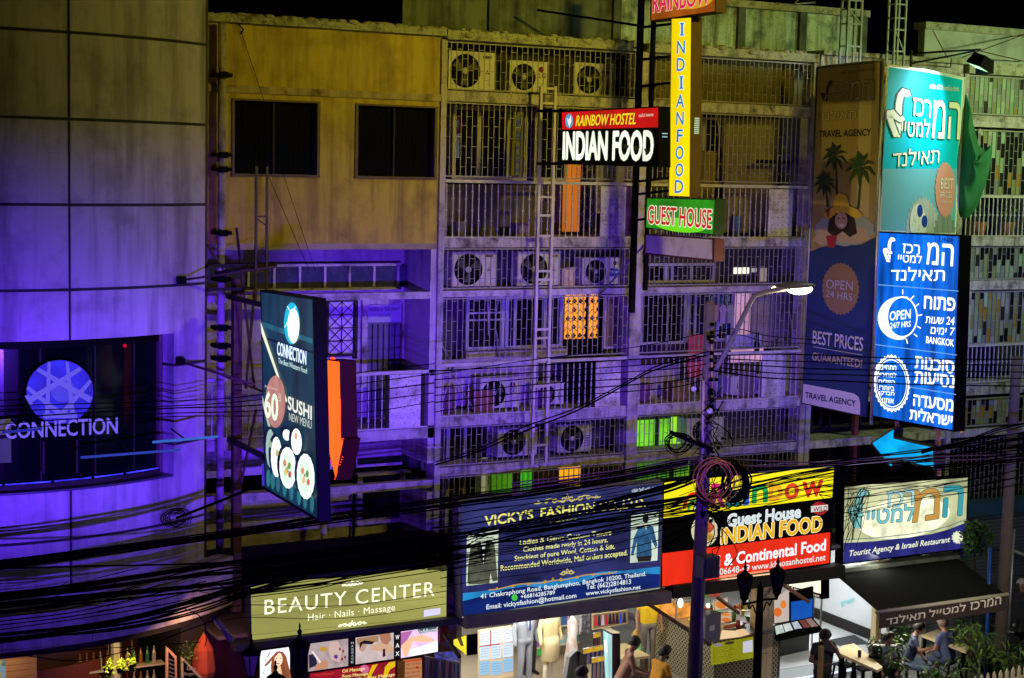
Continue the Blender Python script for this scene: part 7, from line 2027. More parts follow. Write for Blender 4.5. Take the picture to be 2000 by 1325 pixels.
b_ = PY(1241, 1243, .2)
t = T('food_bag', 'small clear bag with orange food in the hand of the man in yellow', 'bag', b_-Vector((0, 0, .12)))
t.part('bag', MB().lathe([(.02, .13), (.07, .05), (.085, -.04), (.06, -.11)], b_, 12), M('bag_contents', (.35, .25, .05), .5, dirt=.9, dcol=(.5, .12, .02), sc=14))
t.part('handle', MB().tube([b_+Vector((0, 0, .12)), b_+Vector((.02, 0, .22))], .005, 4), mt['steel'])
q = PZ(1238, 1278, .45)
t = T('low_table', 'pale wooden bench top beside the shirtless man', 'bench', (q.x, q.y+.2, 0))
t.part('top', MB().box(q.x-.3, q.x+.25, q.y-.2, q.y+.7, .40, .45), mt['wood'])
for a, b in ((-.25, -.15), (.2, -.15), (-.25, .65), (.2, .65)): t.part('leg', MB().box(q.x+a-.025, q.x+a+.025, q.y+b-.025, q.y+b+.025, 0, .40), M('dark_wood', (.12, .06, .03), .6))
a = [PZ(*x, .014) for x in ((1250, 1246), (1262, 1262), (1264, 1300), (1254, 1300), (1244, 1262))]
single('green_floor_strip', 'glowing green light strip along the passage floor beside the man in yellow', 'light strip', MB().prism(a, (0, 0, -.006)), E(40, 200, 90, .9))
area_lamp('passage_light', (17.0, 1.2, 2.4), (17.0, .6, 0), 34, (1, .82, .5), .8, .3)

# Indian restaurant counter
tA, tB = PY(1280, 1232, .9), PY(1346, 1268, -1.0)
Xc = 17.55
t = T('tiled_counter', 'restaurant counter faced with small ring patterned tiles behind the concrete pole', 'counter', (18.2, -.6, 0))
Xl = PX(1300, 1245, 17.9).x
far_, near_ = PX(1278, 1212, 17.75), PX(1346, 1262, 17.75)
y0c, y1c = near_.y, far_.y
zt = 1.02
tl = M('tile_dark_body', (.05, .045, .035), .35)
t.part('counter_body', MB().box(17.76, 19.3, -1.35, y1c, 0, zt), tl)
# ring tiles on both visible faces
ringm = MB()
R_ = .045
for i in range(8):
    a0, a1 = 2*pi*i/8, 2*pi*(i+1)/8
    ringm.add([(R_*cos(a0), 0, R_*sin(a0)), (R_*cos(a1), 0, R_*sin(a1)), (R_*.72*cos(a1), 0, R_*.72*sin(a1)), (R_*.72*cos(a0), 0, R_*.72*sin(a0))], [(0,1,2,3)])
rm = M('cream_tile_ring', (.62, .56, .36), .4)
rme = ringm.mesh('tile_ring', rm)
nn = 0
tile_all = MB()
y = -1.30
while y < y1c-.05:
    z = .06
    while z < zt-.03:
        if nn < 290: t.inst('tile_ring', rme, (17.752, y, z), rot=(0, 0, radians(90))); nn += 1
        else: tile_all.add([(17.752, y+v[0], z+v[2]) for v in ringm.v], ringm.f)
        z += .098
    y += .098
x = 17.82
while x < 19.25:
    z = .06
    while z < zt-.03:
        tile_all.add([(x+v[0], -1.356, z+v[2]) for v in ringm.v], ringm.f); z += .098
    x += .098
t.part('tile_rings', tile_all, rm, kind='stuff')
t.part('counter_top', MB().box(17.70, 19.35, -1.42, y1c, zt, zt+.05), M('counter_top_stone', (.2, .15, .1), .3))
PC_ = Plane('X', 17.70)
q = [(1275, 1206), (1322, 1193), (1322, 1233), (1278, 1212)]
t2 = T('food_display', 'glowing orange food display case on top of the tiled counter', 'display case', PC_.p(1300, 1230))
a, b = PX(1276, 1208, 17.8), PX(1320, 1225, 17.8)
t2.part('case', MB().box(17.8, 18.3, b.y, a.y, zt+.05, zt+.35), E(236, 150, 60, 1.0, .45, (4, 4, 6)))
t2.part('frame', MB().box(17.78, 18.32, b.y-.02, a.y+.02, zt+.35, zt+.38).box(17.77, 17.80, b.y-.02, b.y, zt+.05, zt+.38), mt['steel'])
for k in range(3): t2.part('tray', MB().box(17.82, 18.28, b.y+.1+.45*k, b.y+.45+.45*k, zt+.351+.03, zt+.42), mt['steel'])
Pf = Plane('Y', -1.45)
t = T('menu_banner', 'yellow green menu banner hanging from the front of the tiled counter', 'menu banner', Pf.p(1430, 1300))
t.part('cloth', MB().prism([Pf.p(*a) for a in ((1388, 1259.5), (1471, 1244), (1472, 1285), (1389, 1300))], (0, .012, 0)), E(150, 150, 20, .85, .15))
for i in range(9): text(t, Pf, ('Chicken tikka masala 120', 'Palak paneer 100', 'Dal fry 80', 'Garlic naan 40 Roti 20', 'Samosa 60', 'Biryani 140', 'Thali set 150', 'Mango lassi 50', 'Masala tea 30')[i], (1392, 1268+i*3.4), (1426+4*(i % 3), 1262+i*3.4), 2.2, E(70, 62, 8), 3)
poly(t, Pf, [(1451, 1254), (1470, 1250), (1470, 1273), (1451, 1276)], E(196, 196, 210), 2, 'white_card')
poly(t, Pf, ell(1402, 1260, 9, 3, tilt=-.15), E(140, 120, 140), 3, 'oval_logo'); poly(t, Pf, ell(1425, 1256, 10, 3, tilt=-.15), E(50, 46, 20), 3, 'oval_logo')
t = T('open_menu', 'open menu book lit on the restaurant counter', 'menu book', PZ(1435, 1243, 1.1))
A_ = [PZ(1406, 1248, 1.09), PZ(1445, 1243, 1.09), PZ(1436, 1232, 1.2), PZ(1410, 1231, 1.2)]
t.part('page', MB().prism(A_, (0, 0, -.015)), E(240, 206, 160, 1.0, .1)); A_ = [PZ(1446, 1243, 1.09), PZ(1464, 1238, 1.09), PZ(1452, 1228, 1.2), PZ(1437, 1231, 1.2)]
t.part('page', MB().prism(A_, (0, 0, -.015)), E(240, 200, 150, 1.0, .1))
a, b = PY(1379, 1202, -1.5), PY(1406, 1252, -1.5)
t = T('speaker_cabinet', 'grey violet metal box standing on the counter beside the menu book', 'box', ((a.x+b.x)/2, -1.4, b.z))
t.part('case', MB().box(a.x, b.x, -1.5, -1.2, b.z, a.z), M('violet_grey_metal', (.14, .13, .19), .5)); t.part('sticker', MB().box(a.x+.09, a.x+.2, -1.505, -1.5, b.z+.22, b.z+.32), D(200, 200, 215))
def picture(lab, q, y, mat, extra=(), cat='picture'):
    pl = Plane('Y', y); t = T('food_picture', lab, cat, pl.p(*q[3]))
    t.part('frame', MB().prism([pl.p(*a) for a in q], (0, .04, 0)), mt['wood']); poly(t, pl, shrink(q, 1.5), mat, 1, 'print')
    for s, m in extra: poly(t, pl, s, m, 2, 'dish_print')
    return t
picture('square picture of orange curry above the grey violet box', [(1395, 1173), (1423, 1168), (1423, 1190), (1395, 1194)], -.6, E(214, 190, 170, .9), [(ell(1409, 1181, 11, 8), E(216, 120, 40))])
picture('picture of two orange dishes just above the open menu book', [(1407, 1199), (1430, 1194), (1430, 1214), (1407, 1219)], -.8, E(206, 180, 150, .9), [(ell(1418, 1211, 9, 4), E(216, 110, 40)), (ell(1418, 1201, 8, 3), E(226, 130, 50))])
picture('low framed certificate behind the open menu book', [(1412, 1222), (1453, 1214), (1453, 1222), (1412, 1231)], -1.0, E(120, 60, 30, .9), [(ell(1447, 1218, 4, 3.5), E(220, 220, 230))])
random.seed(9)
t = T('spice_shelf', 'cluttered shelf of jars and bottles behind the two lanterns', 'shelf', PY(1450, 1220, .2))
a, b = PY(1432, 1168, .2), PY(1486, 1215, .2)
t.part('shelf_board', MB().box(a.x, b.x, .1, .4, b.z, b.z+.02).box(a.x, b.x, .1, .4, (a.z+b.z)/2, (a.z+b.z)/2+.02), mt['wood'])
for i in range(22):
    x = a.x+.05+(b.x-a.x-.1)*(i % 11)/10; z = b.z+.02 if i < 11 else (a.z+b.z)/2+.02; hh = random.uniform(.1, .2)
    t.part('jar', MB().lathe([(.025, 0), (.03, hh*.7), (.015, hh)], (x, .2, z), 8), D(*random.choice(((190, 60, 30), (220, 190, 60), (60, 90, 40), (210, 200, 190), (120, 30, 20), (200, 120, 60)))))
for i, (u, v) in enumerate(((1383, 1183), (1505, 1164), (1329, 1178))):
    single('bare_bulb', ('glowing bare bulb left of the orange curry picture', 'glowing bare bulb at the top of the beige tiled column', 'bright tube bulb over the food display case')[i], 'bulb', MB().ball(PY(u, v, -1.2), .035 if i < 2 else .05, 10, 7, (1, 1, 1.3 if i < 2 else 1.8)), E(255, 250, 225, 3.5))
area_lamp('counter_light', (18.4, -1.5, 2.3), (18.4, -1.2, 0), 34, (1, .72, .42), 1.4, .2)
area_lamp('display_light', (17.4, -.3, 1.9), (17.9, .2, 1), 10, (1, .8, .45), .6, .1)
# tiled column
a = PY(1490, 1200, -1.4); b = PY(1511, 1200, -1.4)
t = T('tiled_column', 'beige tiled column between the Indian counter and the white restaurant entrance', 'column', ((a.x+b.x)/2, -1.2, 0))
for i in range(4):
    z = .02+i*.62
    t.part('tile', MB().box(a.x, (a.x+b.x)/2-.004, -1.4, -1.0, z, z+.612), M('beige_tile', (.55, .42, .25), .3)); t.part('tile', MB().box((a.x+b.x)/2+.004, b.x, -1.4, -1.0, z, z+.612), bpy.data.materials['beige_tile'])

# restaurant entrance at the right: raised floor, pale walls, menu stand
t = T('restaurant_room', 'pale tiled restaurant entrance with a lit step edge and a slanting white partition', 'room', (21, 1, 0))
x0 = b.x+.03
t.part('raised_floor', MB().box(x0, 24.4, -1.0, 4.5, 0, .12), mt['tile_pale'])
sa_, sb_ = PZ(1500, 1316, .13), PZ(1598, 1298, .13)
t.part('step', MB().box(x0, 21.2, -1.55, -1.0, 0, .11), M('grey_step', (.3, .31, .32), .4))
t.part('step_light', MB().box(x0, 21.2, -1.57, -1.55, .085, .115), E(190, 205, 255, 2.0))
wp = M('white_partition', (.62, .62, .62), .4)
t.part('partition', MB().box(22.6, 22.68, -.6, 4.4, .35, 2.4), wp)
t.part('skirting', MB().box(22.57, 22.6, -.6, 4.4, .13, .35), mt['dark_steel'])
t.part('side_wall', MB().box(23.2, 23.3, -1.0, -.9, .1, 2.4), wh)
t.part('doormat', MB().prism([PZ(*a, .125) for a in ((1610, 1252), (1668, 1240), (1700, 1258), (1640, 1262))], (0, 0, -.004)), dkg)
pw = Plane('X', 22.59)
text(t, pw, heb('המרכז'), (1643, 1184), (1669, 1176), 9, E(130, 226, 226, 1.0), 3, .04, bbox=True)
area_lamp('entrance_light', (20.6, .6, 2.4), (20.6, .4, 0), 130, (.86, .95, 1), 2.2, .4)
area_lamp('entrance_light', (21.4, -.9, 2.3), (20.6, -1.2, 0), 30, (.95, .95, .9), 1.2, .2)
pm_ = Plane('Y', -1.15)
t = T('menu_stand', 'black menu stand with open menus, a blue panel and an orange fruit picture', 'menu stand', PZ(1545, 1283, .12))
A_ = [PZ(1515, 1251, .95), PZ(1608, 1231, .95), PZ(1586, 1205, 1.25), PZ(1511, 1222, 1.25)]
t.part('tray', MB().prism(A_, (0, 0, -.03)), mt['black'])
def lerp2(a, b, k): return a+(b-a)*k
for k0, k1, c in ((.03, .22, (200, 214, 206)), (.24, .42, (214, 222, 220)), (.46, .62, (190, 204, 214)), (.66, .80, (120, 60, 56)), (.82, .97, (150, 120, 116))):
    u = [lerp2((1515, 1251)[i], (1608, 1231)[i], k0) for i in (0, 1)]; v = [lerp2((1515, 1251)[i], (1608, 1231)[i], k1) for i in (0, 1)]
    w = [lerp2((1511, 1222)[i], (1586, 1205)[i], k1) for i in (0, 1)]; x = [lerp2((1511, 1222)[i], (1586, 1205)[i], k0) for i in (0, 1)]
    t.part('menu_page', MB().add([PZ(u[0], u[1]-2, .96), PZ(v[0], v[1]-2, .96), PZ(w[0], w[1]+2, 1.25), PZ(x[0], x[1]+2, 1.25)], [(0,1,2,3)]), E(*c, .85, .25, (8, 8, 8)))
a = PZ(1513, 1285, .12); b = PZ(1580, 1270, .12)
t.part('cabinet', MB().prism([a, b, b+Vector((-.05, .35, 0)), a+Vector((-.05, .35, 0))], (0, 0, .86)), M('black_cabinet', (.02, .022, .02), .4))
poly(t, pm_, [(1545, 1176), (1587, 1170), (1587, 1206), (1545, 1213)], E(16, 84, 180, 1.0, .2), 1, 'blue_panel')
poly(t, pm_, [(1512, 1168), (1541, 1150), (1541, 1213), (1512, 1218)], E(206, 190, 180, .9), 1, 'fruit_picture')
poly(t, pm_, ell(1519, 1196, 8, 9), E(220, 110, 40), 2, 'fruit_print'); poly(t, pm_, ell(1530, 1181, 6, 8), E(226, 130, 50), 2, 'fruit_print')
t.part('back_frame', MB().prism([pm_.p(*a) for a in ((1510, 1166), (1589, 1146), (1589, 1208), (1510, 1219))], (0, .05, 0)), mt['black'])
q = [(1567, 1146), (1606, 1152), (1606, 1170), (1567, 1160)]
t, pl = sign_box('hanging_lightbox', 'white hanging light box with a black band over the blue menu panel', [(1540, 1140), (1604, 1130), (1604, 1171), (1540, 1148)], 'X', -.3, thick=.2)
poly(t, pl, [(1541, 1140), (1603, 1131), (1603, 1160), (1541, 1144)], E(250, 240, 214, 1.3, .1), 1, 'face')
text(t, pl, '& Israeli Restaurant', (1546, 1150), (1601, 1167), 5, E(226, 216, 190), 3, .03)
for i, u in enumerate((1586, 1601)):
    a = PZ(u, 1275 if i else 1262, .12); single('glass_post', ('thin steel post of the glass screen beside the blue panel', 'thin steel post of the glass screen behind the standing man')[i], 'post', MB().box(a.x-.015, a.x+.015, a.y, a.y+.03, .12, 2.1), mt['steel'])

# awning
A0, A1 = PY(1628, 1122, -1.2), PY(1868, 1086, -1.2)
zf = PY(1718, 1199, -4.1).z
F0, F1 = PY(1718, 1199, -4.1), PY(1965, 1158, -4.1)
t = T('awning', 'dark awning with Hebrew lettering on its front flap over the outdoor tables', 'awning', (A0+F1)/2)
F0 = Vector((F0.x, -4.1, (F0.z+F1.z)/2)); F1 = Vector((F1.x, -4.1, F0.z))
A0.z = A1.z = (A0.z+A1.z)/2; 
n = 10
for i in range(n):
    a, b = A0.lerp(A1, i/n), A0.lerp(A1, (i+1)/n); c, d = F0.lerp(F1, (i+1)/n), F0.lerp(F1, i/n)
    t.part('cloth_strip', MB().prism([a, b, c, d], (0, 0, -.02)), mt['canopy_cloth'])
t.part('head_strip', MB().box(A0.x-.05, A1.x, -1.3, -1.06, A0.z, A0.z+.08), M('pale_green_trim', (.24, .26, .18), .7, dirt=.5, sc=4))
t.part('front_bar', MB().tube([F0+Vector((-.08, 0, 0)), F1+Vector((.05, 0, 0))], .035, 8), M('cream_bar', (.5, .45, .32), .5))
t.part('flap', MB().box(F0.x, F1.x, -4.12, -4.10, F0.z-.30, F0.z-.03), M('brown_flap', (.035, .02, .018), .85))
pf = Plane('Y', -4.12)
mL = M('flap_lettering', (.78, .66, .56), .8)
for w, a, b in (('המרכז', (1894, 1192), (1954, 1180)), ('למטייל', (1814, 1206), (1885, 1193)), ('תאילנד', (1730, 1221), (1806, 1207))):
    text(t, pf, heb(w), a, b, 15, mL, 2, .035, bbox=True)
t.part('folding_arm', MB().tube([A0+Vector((.3, 0, -.1)), (A0+F0)/2+Vector((.6, 0, -.1)), F0+Vector((.3, .1, -.02))], .025, 6), mt['steel'])
t.part('folding_arm', MB().tube([A1+Vector((-.3, 0, -.1)), (A1+F1)/2+Vector((-.6, 0, -.1)), F1+Vector((-.3, .1, -.02))], .025, 6), mt['steel'])
a = PY(1712, 1240, -1.1)
single('cream_post', 'cream post under the left end of the awning', 'post', MB().box(a.x-.07, a.x+.07, -1.15, -1.0, 0, 2.3), M('cream_post_paint', (.55, .42, .22), .5))
# roller shutters behind
for i, (x0, x1, z1, lab) in enumerate(((23.35, 24.45, 2.4, 'grey roller shutter under the right part of the awning'), (24.7, 28.2, 2.6, 'blue grey roller shutter at the right edge behind the concrete pole'))):
    t = T('roller_shutter', lab, 'roller shutter', (x0, -.9, 0), 'roller shutters')
    m = M('shutter_grey', (.22, .25, .28), .5, .3) if i == 0 else M('shutter_blue', (.13, .15, .22), .5, .3)
    k = 0; z = .02
    me = MB().box(0, x1-x0, -.02, .02, 0, .066).mesh('shutter_slat', m)
    while z < z1:
        t.inst('shutter_slat', me, (x0, -.9 if i == 0 else -.4, z)); z += .078
    t.part('side_rail', MB().box(x0-.06, x0, -.95 if i == 0 else -.45, -.3, 0, z1), mt['steel'])
a, b = PY(1900, 1068, -.5), PY(1942, 1068, -.5)
single('blue_shutter_box', 'blue painted housing box above the right roller shutter', 'box', MB().box(24.7, 28.2, -.5, -.1, 2.62, 2.9), M('blue_housing', (.03, .08, .16), .5))
t = T('handrail', 'white pipe handrail rising at the right edge near the old man', 'handrail', PY(1972, 1080, -1.6))
t.part('pipe', MB().tube([PY(1972, 1073, -1.6), PY(2030, 1096, -1.6)], .03, 8).tube([PY(1972, 1073, -1.6), PY(1971, 1110, -1.6)], .03, 8), mt['rail'])

# outdoor table with can and helmet, second table, stools
def table(lab, quad, z, legs, m=None):
    A_ = [PZ(*a, z) for a in quad]
    c = sum(A_, Vector())/len(A_)
    t = T('long_table', lab, 'table', (c.x, c.y, 0), 'tables under the awning')
    t.part('table_top', MB().prism(A_, (0, 0, -.05)), m or mt['wood'])
    for p in A_:
        q = p.lerp(c, .12); t.part('leg', MB().box(q.x-.025, q.x+.025, q.y-.025, q.y+.025, 0, z-.05), mt['black'])
    return t
ZT = .98
table('long pale wooden table with a dark can and a helmet on it', [(1643, 1262), (1668, 1257), (1724, 1303), (1713, 1309), (1638, 1275)], ZT, 4)
table('second pale wooden table between the two seated men in blue shirts', [(1800, 1240), (1832, 1229), (1893, 1263), (1886, 1272)], ZT, 4)
c = PZ(1678.5, 1284, ZT)
t = T('drink_can', 'dark drink can standing on the pale wooden table', 'can', c)
t.part('can', MB().lathe([(.028, 0), (.033, .01), (.033, .125), (.028, .135)], c, 14), M('dark_can', (.06, .04, .06), .3, .6)); t.part('lid', MB().lathe([(.027, .135), (.027, .138)], c, 14), mt['steel'])
c = PZ(1709, 1284, ZT)+Vector((0, 0, .12))
t = T('helmet', 'dark glossy motorcycle helmet on the end of the wooden table', 'helmet', c-Vector((0, 0, .12)))
t.part('shell', MB().ball(c, .135, 20, 14, (1, 1.1, .98)), M('dark_green_gloss', (.02, .035, .03), .12))
t.part('visor', MB().ball(c+Vector((-.03, -.05, -.01)), .118, 18, 10, (1, 1, .5)), M('visor_black', (.005, .005, .006), .05)); t.part('rim', MB().lathe([(.115, -.12), (.12, -.10)], c, 20), mt['black'])
def stool(u, v, z, lab, back=False):
    c = PZ(u, v, z)
    t = T('bar_stool', lab, 'stool', (c.x, c.y, 0), 'black metal stools')
    t.part('seat', MB().box(c.x-.15, c.x+.15, c.y-.15, c.y+.15, z-.03, z), mt['black'])
    for a, b in ((-1, -1), (1, -1), (1, 1), (-1, 1)):
        t.part('leg', MB().beam((c.x+a*.13, c.y+b*.13, z-.03), (c.x+a*.19, c.y+b*.19, 0), .03), mt['black'])
    t.part('foot_ring', MB().beam((c.x-.17, c.y-.17, .25), (c.x+.17, c.y-.17, .25), .02).beam((c.x-.17, c.y+.17, .25), (c.x+.17, c.y+.17, .25), .02), mt['black'])
    if back: t.part('backrest', MB().box(c.x+.13, c.x+.15, c.y-.14, c.y+.14, z+.1, z+.2).beam((c.x+.14, c.y-.13, z), (c.x+.14, c.y-.13, z+.2), .02).beam((c.x+.14, c.y+.13, z), (c.x+.14, c.y+.13, z+.2), .02), mt['black'])
    return c
stool(1650, 1297, .66, 'black metal stool just right of the standing man', True)
stool(1686, 1304, .66, 'second black metal stool, nearer the plant', True)
s1 = stool(1772, 1294, .66, 'stool under the man in the navy T-shirt')
s2 = stool(1853, 1290, .66, 'stool under the bald man in the blue T-shirt')

# people at the right
p = PZ(1610, 1232, 1.68)
t = person('standing man in a dark T-shirt looking at a phone, one hand at his mouth', (p.x, p.y, 0), radians(172), stand(head=(.02, .07, 1.60), elR=(.27, .02, 1.16), wrR=(.10, .24, 1.12), handR=(-.02, .28, 1.14), elL=(-.28, .12, 1.20), wrL=(-.08, .22, 1.44), handL=(-.02, .17, 1.50)),
    dict(skin=mt['skin2'], shirt=cl('charcoal_tshirt', (.03, .028, .034)), pant=blk, shoe=blk), face=(-.15, 1, -.45), hair=mt['hair'])
t_part_local(t, 'phone', MB().box(-.10, .02, .28, .36, 1.155, 1.165), M('phone_glass', (.1, .12, .16), .15))
person('seated man in a navy T-shirt and pale jeans leaning on the table', (s1.x, s1.y, 0), radians(-131), sit(.68, .10, knL=(-.2, .40, .62), knR=(.2, .4, .62), wrR=(.05, .40, .98), elR=(.28, .22, .98), wrL=(-.15, .30, .74)), dict(skin=mt['skin'], shirt=cl('navy_tshirt', (.03, .045, .10)), pant=cl('pale_denim', (.25, .34, .48)), shoe=blk), face=(.1, 1, -.3), hair=mt['hair'])
person('bald man in a blue T-shirt and navy shorts sitting with his back turned', (s2.x, s2.y, 0), radians(10), sit(.68, .10, knL=(-.22, .38, .62)), dict(skin=mt['skin'], shirt=cl('slate_blue_tshirt', (.09, .11, .24)), pant=cl('navy_shorts', (.03, .05, .13)), shoe=blk), face=(-.1, 1, 0), hair=M('shaved_hair', (.2, .15, .13), .6), pant=.4)
p = PZ(1732, 1240, 1.30)
person('dark-haired man in a grey shirt seated behind the plant, under the awning flap', (p.x, p.y, 0), radians(150), sit(.62, .08), dict(skin=mt['skin2'], shirt=cl('grey_shirt', (.3, .3, .32)), pant=dkg, shoe=blk), face=(-.5, 1, 0), hair=mt['hair'])
p = PZ(1997, 1138, 1.66)
person('old grey-haired man in a dark jacket at the right edge of the street', (p.x, p.y, 0), radians(120), stand(), dict(skin=mt['skin'], shirt=cl('dark_jacket', (.02, .02, .024)), pant=blk, shoe=blk), face=(0, 1, 0), hair=M('grey_hair', (.4, .36, .32), .7), sleeve=2)
# timber post in front of the standing man
a = PY(1603, 1262, -4.6); b = PY(1592, 1420, -4.6)
single('timber_post', 'slim yellow timber post in front of the standing man', 'post', MB().box(a.x-.035, a.x+.035, -4.65, -4.58, 0, a.z), M('yellow_timber', (.55, .36, .08), .6))

# plants: stems and individual leaves
random.seed(21)
lf = [MB().add([(0, 0, 0), (.022, .06, .012), (.016, .13, .0), (0, .20, -.04), (-.016, .13, .0), (-.022, .06, .012)], [(0,1,2,3,4,5)]).mesh('leaf', m) for m in (mt['leaf'], mt['leaf2'], mt['leafdark'])]
def bush(lab, c, h, r, nst, nlf, mats=(0, 1, 2), pot=True, group='leafy plants along the terrace', ls=1.0):
    t = T('bamboo_plant', lab, 'plant', c, group)
    c = Vector(c)
    for i in range(nst):
        a = random.uniform(0, 2*pi); q = random.random()**.5
        tip = c + Vector((r*q*cos(a), r*q*sin(a)*.7, h*random.uniform(.6, 1.0)))
        base = c + Vector((r*.25*q*cos(a), r*.25*q*sin(a), .25))
        mid = base.lerp(tip, .55)+Vector((0, 0, .06))
        pts = catm([base, mid, tip], 4)
        t.part('stem', MB().tube(pts, .009, 4, False), mt['stem'])
        for k in range(nlf//nst):
            p = pts[min(len(pts)-1, int(len(pts)*random.uniform(.3, 1)))]
            az = random.uniform(0, 2*pi)
            o = t.inst('leaf', lf[random.choice(mats)], p, rot=(random.uniform(-.9, .5), random.uniform(-.5, .5), az))
            s = random.uniform(.7, 1.25)*ls; o.scale = (s, s, s)
    if pot: t.part('planter', MB().lathe([(.18, 0), (.24, .3), (.25, .32)], c, 12), M('dark_planter', (.03, .03, .03), .6))
p = PZ(1738, 1345, .3)
bush('leafy green plant in front of the helmet and the wooden table', (p.x, p.y, 0), 1.35, .50, 26, 286)
p = PZ(1898, 1330, .3)
bush('tall bright green plant right of the bald man', (p.x-.05, p.y, 0), 1.5, .42, 22, 264, (0, 1, 1))
p = PZ(1958, 1335, .3)
bush('darker leafy plant behind the right end of the picket fence', (p.x, p.y, 0), 1.25, .45, 20, 240, (0, 2, 1))
p = PZ(1840, 1348, .3)
bush('low dark plant below the bald man at the terrace edge', (p.x, p.y, 0), .9, .4, 14, 140, (2, 0))
p = PZ(2008, 1325, .3)
bush('dim plant at the far right of the terrace', (p.x, p.y, 0), 1.2, .4, 16, 160, (2, 2, 0))
p = PY(1905, 1052, -1.6)
t = T('small_tree', 'small green tree growing between the white restaurant sign and the concrete pole', 'tree', (p.x, p.y, 0))
t.part('trunk', MB().tube([(p.x, p.y, 0), (p.x+.05, p.y, 1.4), (p.x-.02, p.y, p.z)], [.04, .03, .015], 7), mt['stem'])
for i in range(8):
    a = random.uniform(0, 6.28); t.part('branch', MB().tube([(p.x, p.y, p.z-.3), (p.x+.35*cos(a), p.y+.2*sin(a), p.z+random.uniform(-.2, .2))], .01, 4), mt['stem'])
t.part('crown', foliage(520, (p.x, p.y, p.z), (.38, .3, .36), .11, 1.6), mt['leaf'], kind='stuff')
single('balcony_greenery', 'small leafy plant peeping out behind the seated dark-haired man', 'plant', foliage(160, PZ(1762, 1236, .9), (.25, .2, .2), .09, 1.4), mt['leafdark'])

# picket fence
t = T('picket_fence', 'cream picket fence at the lower right in front of the plants', 'fence', (21.5, -4.7, 0))
me = MB().prism([(-.035, 0, 0), (.035, 0, 0), (.035, 0, .82), (0, 0, .9), (-.035, 0, .82)], (0, .025, 0)).mesh('picket', M('cream_picket', (.62, .52, .34), .6, dirt=.2, sc=6))
f0, f1 = PZ(1868, 1330, .9), PZ(1986, 1302, .9)
n = 10
for i in range(-3, 13):
    q = f0.lerp(f1, i/9.5); t.inst('picket', me, (q.x, q.y, 0))
d = (f1-f0)
t.part('cross_rail', MB().beam(Vector((f0.x, f0.y+.05, .65))-d*.3, Vector((f1.x, f1.y+.05, .65))+d*.3, .03, .06).beam(Vector((f0.x, f0.y+.05, .25))-d*.3, Vector((f1.x, f1.y+.05, .25))+d*.3, .03, .06), bpy.data.materials['cream_picket'])
area_lamp('terrace_light', (20.6, -2.8, 1.93), (20.4, -3.4, .3), 45, (1, .92, .72), 1.2, .3)
area_lamp('terrace_fill', (21.5, -7.2, 3.6), (20.8, -3.6, .9), 70, (1, .95, .75), .6, .4)  # unseen fill added to brighten the people on the terrace
# parked motorbike silhouette at the right edge
c = PZ(1985, 1262, .6)
t = T('parked_motorbike', 'dark parked motorbike in the gloom at the right edge', 'motorbike', (c.x, c.y, 0))
for s in (-.6, .6): 
    wl = t.part('wheel', MB().lathe([(.20, -.04), (.29, -.045), (.29, .045), (.20, .04)], (c.x+s, c.y, .29), 20, 'Y'), mt['black'])
t.part('body', MB().prism([(c.x-.45, c.y-.1, .35), (c.x+.5, c.y-.1, .4), (c.x+.62, c.y-.1, .75), (c.x+.1, c.y-.1, .72), (c.x-.3, c.y-.1, .95), (c.x-.5, c.y-.1, .8)], (0, .22, 0)), M('dark_bike_paint', (.03, .03, .035), .25))
t.part('seat', MB().box(c.x, c.x+.6, c.y-.12, c.y+.14, .74, .82), mt['black'])
t.part('handlebar', MB().tube([(c.x-.4, c.y-.3, 1.0), (c.x-.42, c.y, .96), (c.x-.4, c.y+.3, 1.0)], .014, 6), mt['steel'])
t.part('mirror', MB().ball((c.x-.38, c.y-.28, 1.14), .05, 8, 6, (1, .3, .7)), mt['steel'])

# ------------------------------------------------------------------ more stock in the shops
random.seed(44)
t = T('garment_rail', 'rail of mixed hanging clothes at the back of the tailor shop', 'clothes rail', (15.0, 2.4, 0))
t.part('rail', MB().tube([(13.6, 2.4, 1.75), (16.4, 2.4, 1.75)], .015, 6), mt['steel'])
for i in range(34):
    x = 13.65+i*.082; L_ = random.uniform(.6, .95)
    c_ = random.choice(((.02, .02, .03), (.5, .5, .5), (.3, .02, .04), (.05, .08, .3), (.35, .3, .2), (.1, .1, .1), (.5, .1, .2), (.02, .15, .2)))
    t.part('garment', MB().prism([(x-.02, 2.15, 1.72), (x+.02, 2.15, 1.72), (x+.03, 2.12, 1.60), (x+.03, 2.12, 1.72-L_), (x-.03, 2.12, 1.72-L_), (x-.03, 2.12, 1.60)], (0, .45, 0)), M('garment_cloth', c_, .8))
t = T('fabric_shelf', 'shelf stacked with folded fabric between the scarves and the passage', 'shelf', (16.2, 1.6, 0))
for j in range(4): t.part('shelf_board', MB().box(15.5, 16.55, 1.6, 1.95, .3+j*.38, .33+j*.38), mt['wood'])
for j in range(4):
    for i in range(7):
        x = 15.53+i*.145; hh = random.uniform(.14, .3)
        t.part('folded_cloth', MB().box(x, x+.13, 1.62, 1.9, .33+j*.38, .33+j*.38+hh), M('folded_fabric', (random.uniform(.02, .6), random.uniform(.02, .5), random.uniform(.05, .6)), .8))
t = T('postcard_rack', 'colourful card rack on the wall behind the lanterns of the Indian counter', 'rack', (19.2, 1.0, 1.1))
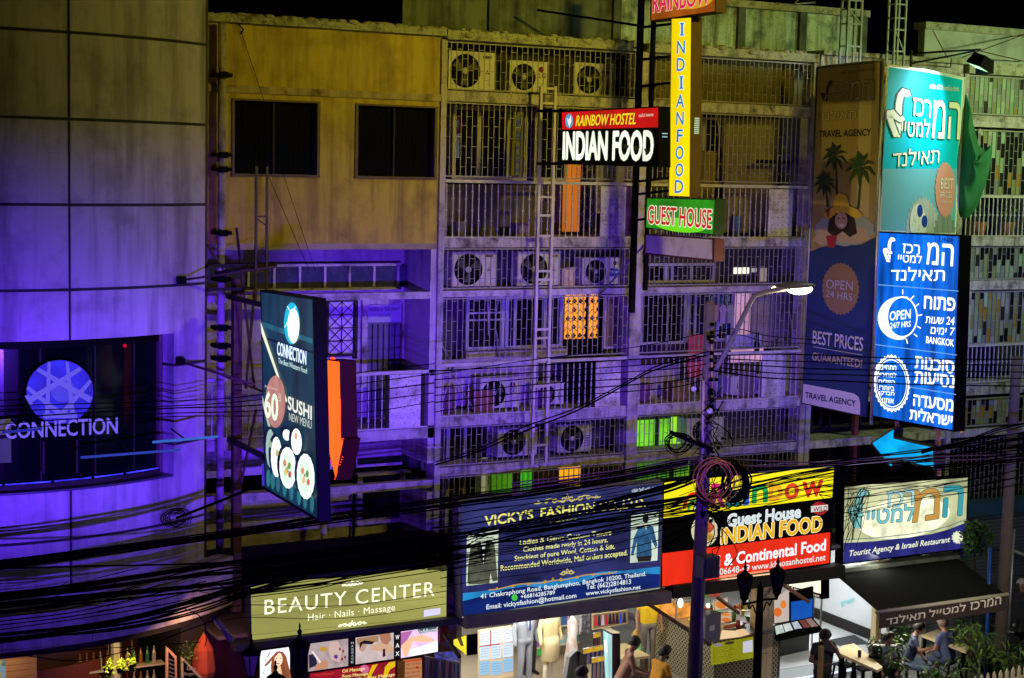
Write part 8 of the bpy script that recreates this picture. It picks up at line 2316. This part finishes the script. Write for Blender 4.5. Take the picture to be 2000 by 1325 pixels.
for j in range(4):
    for i in range(9):
        x = 18.3+i*.14; z = 1.1+j*.25
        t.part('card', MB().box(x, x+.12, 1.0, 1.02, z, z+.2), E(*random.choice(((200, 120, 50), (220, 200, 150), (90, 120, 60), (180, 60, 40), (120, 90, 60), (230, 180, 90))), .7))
for i in range(7):
    q = PZ(1496-i*3, 1224+i*1, 1.1)
t = T('counter_clutter', 'jars, bowls and packets crowded on the Indian restaurant counter', 'counter goods', (18.6, -.6, 1.07))
for i in range(26):
    x, y = random.uniform(17.85, 19.2), random.uniform(-1.1, .6)
    r, hh = random.uniform(.025, .06), random.uniform(.05, .2)
    t.part(('jar', 'bowl')[i % 2], MB().lathe([(r, 0), (r*1.15, hh*.7), (r*.7, hh)] if i % 2 == 0 else [(r*.6, 0), (r*1.5, hh*.5), (r*1.55, hh*.5)], (x, y, 1.071), 10), M('jar_paint', random.choice(((.5, .1, .03), (.6, .45, .1), (.1, .2, .05), (.6, .6, .55), (.3, .05, .03))), .4))
t = T('bar_shelf', 'dim shelf of bottles behind the hanging plants in the left bar', 'shelf', PY(280, 1325, -.6))
a = PY(150, 1300, -.9); b = PY(320, 1300, -.9)
for j in range(2): t.part('shelf_board', MB().box(a.x, b.x, -.95, -.75, 1.35+j*.4, 1.38+j*.4), mt['wood'])
for i in range(24):
    x = a.x+.06+(b.x-a.x-.1)*(i % 12)/12; z = 1.38+(i//12)*.4
    t.part('bottle', MB().lathe([(.03, 0), (.032, .16), (.012, .22), (.012, .28)], (x, -.85, z), 8), M('bottle_glass', random.choice(((.3, .12, .02), (.03, .15, .05), (.4, .35, .2), (.2, .02, .02))), .15))
t = T('painted_window', 'patch of coloured glass panes left of the glowing shutter', 'window', PY(6, 1325, -1.95))
for i in range(3):
    for j in range(3):
        a = PY(-12+i*8, 1290+j*12, -1.97); b = PY(-5+i*8, 1300+j*12, -1.97)
        t.part('pane', MB().box(a.x, b.x, -1.98, -1.96, b.z, a.z), E(*random.choice(((120, 150, 170), (160, 150, 90), (60, 110, 120))), .8))
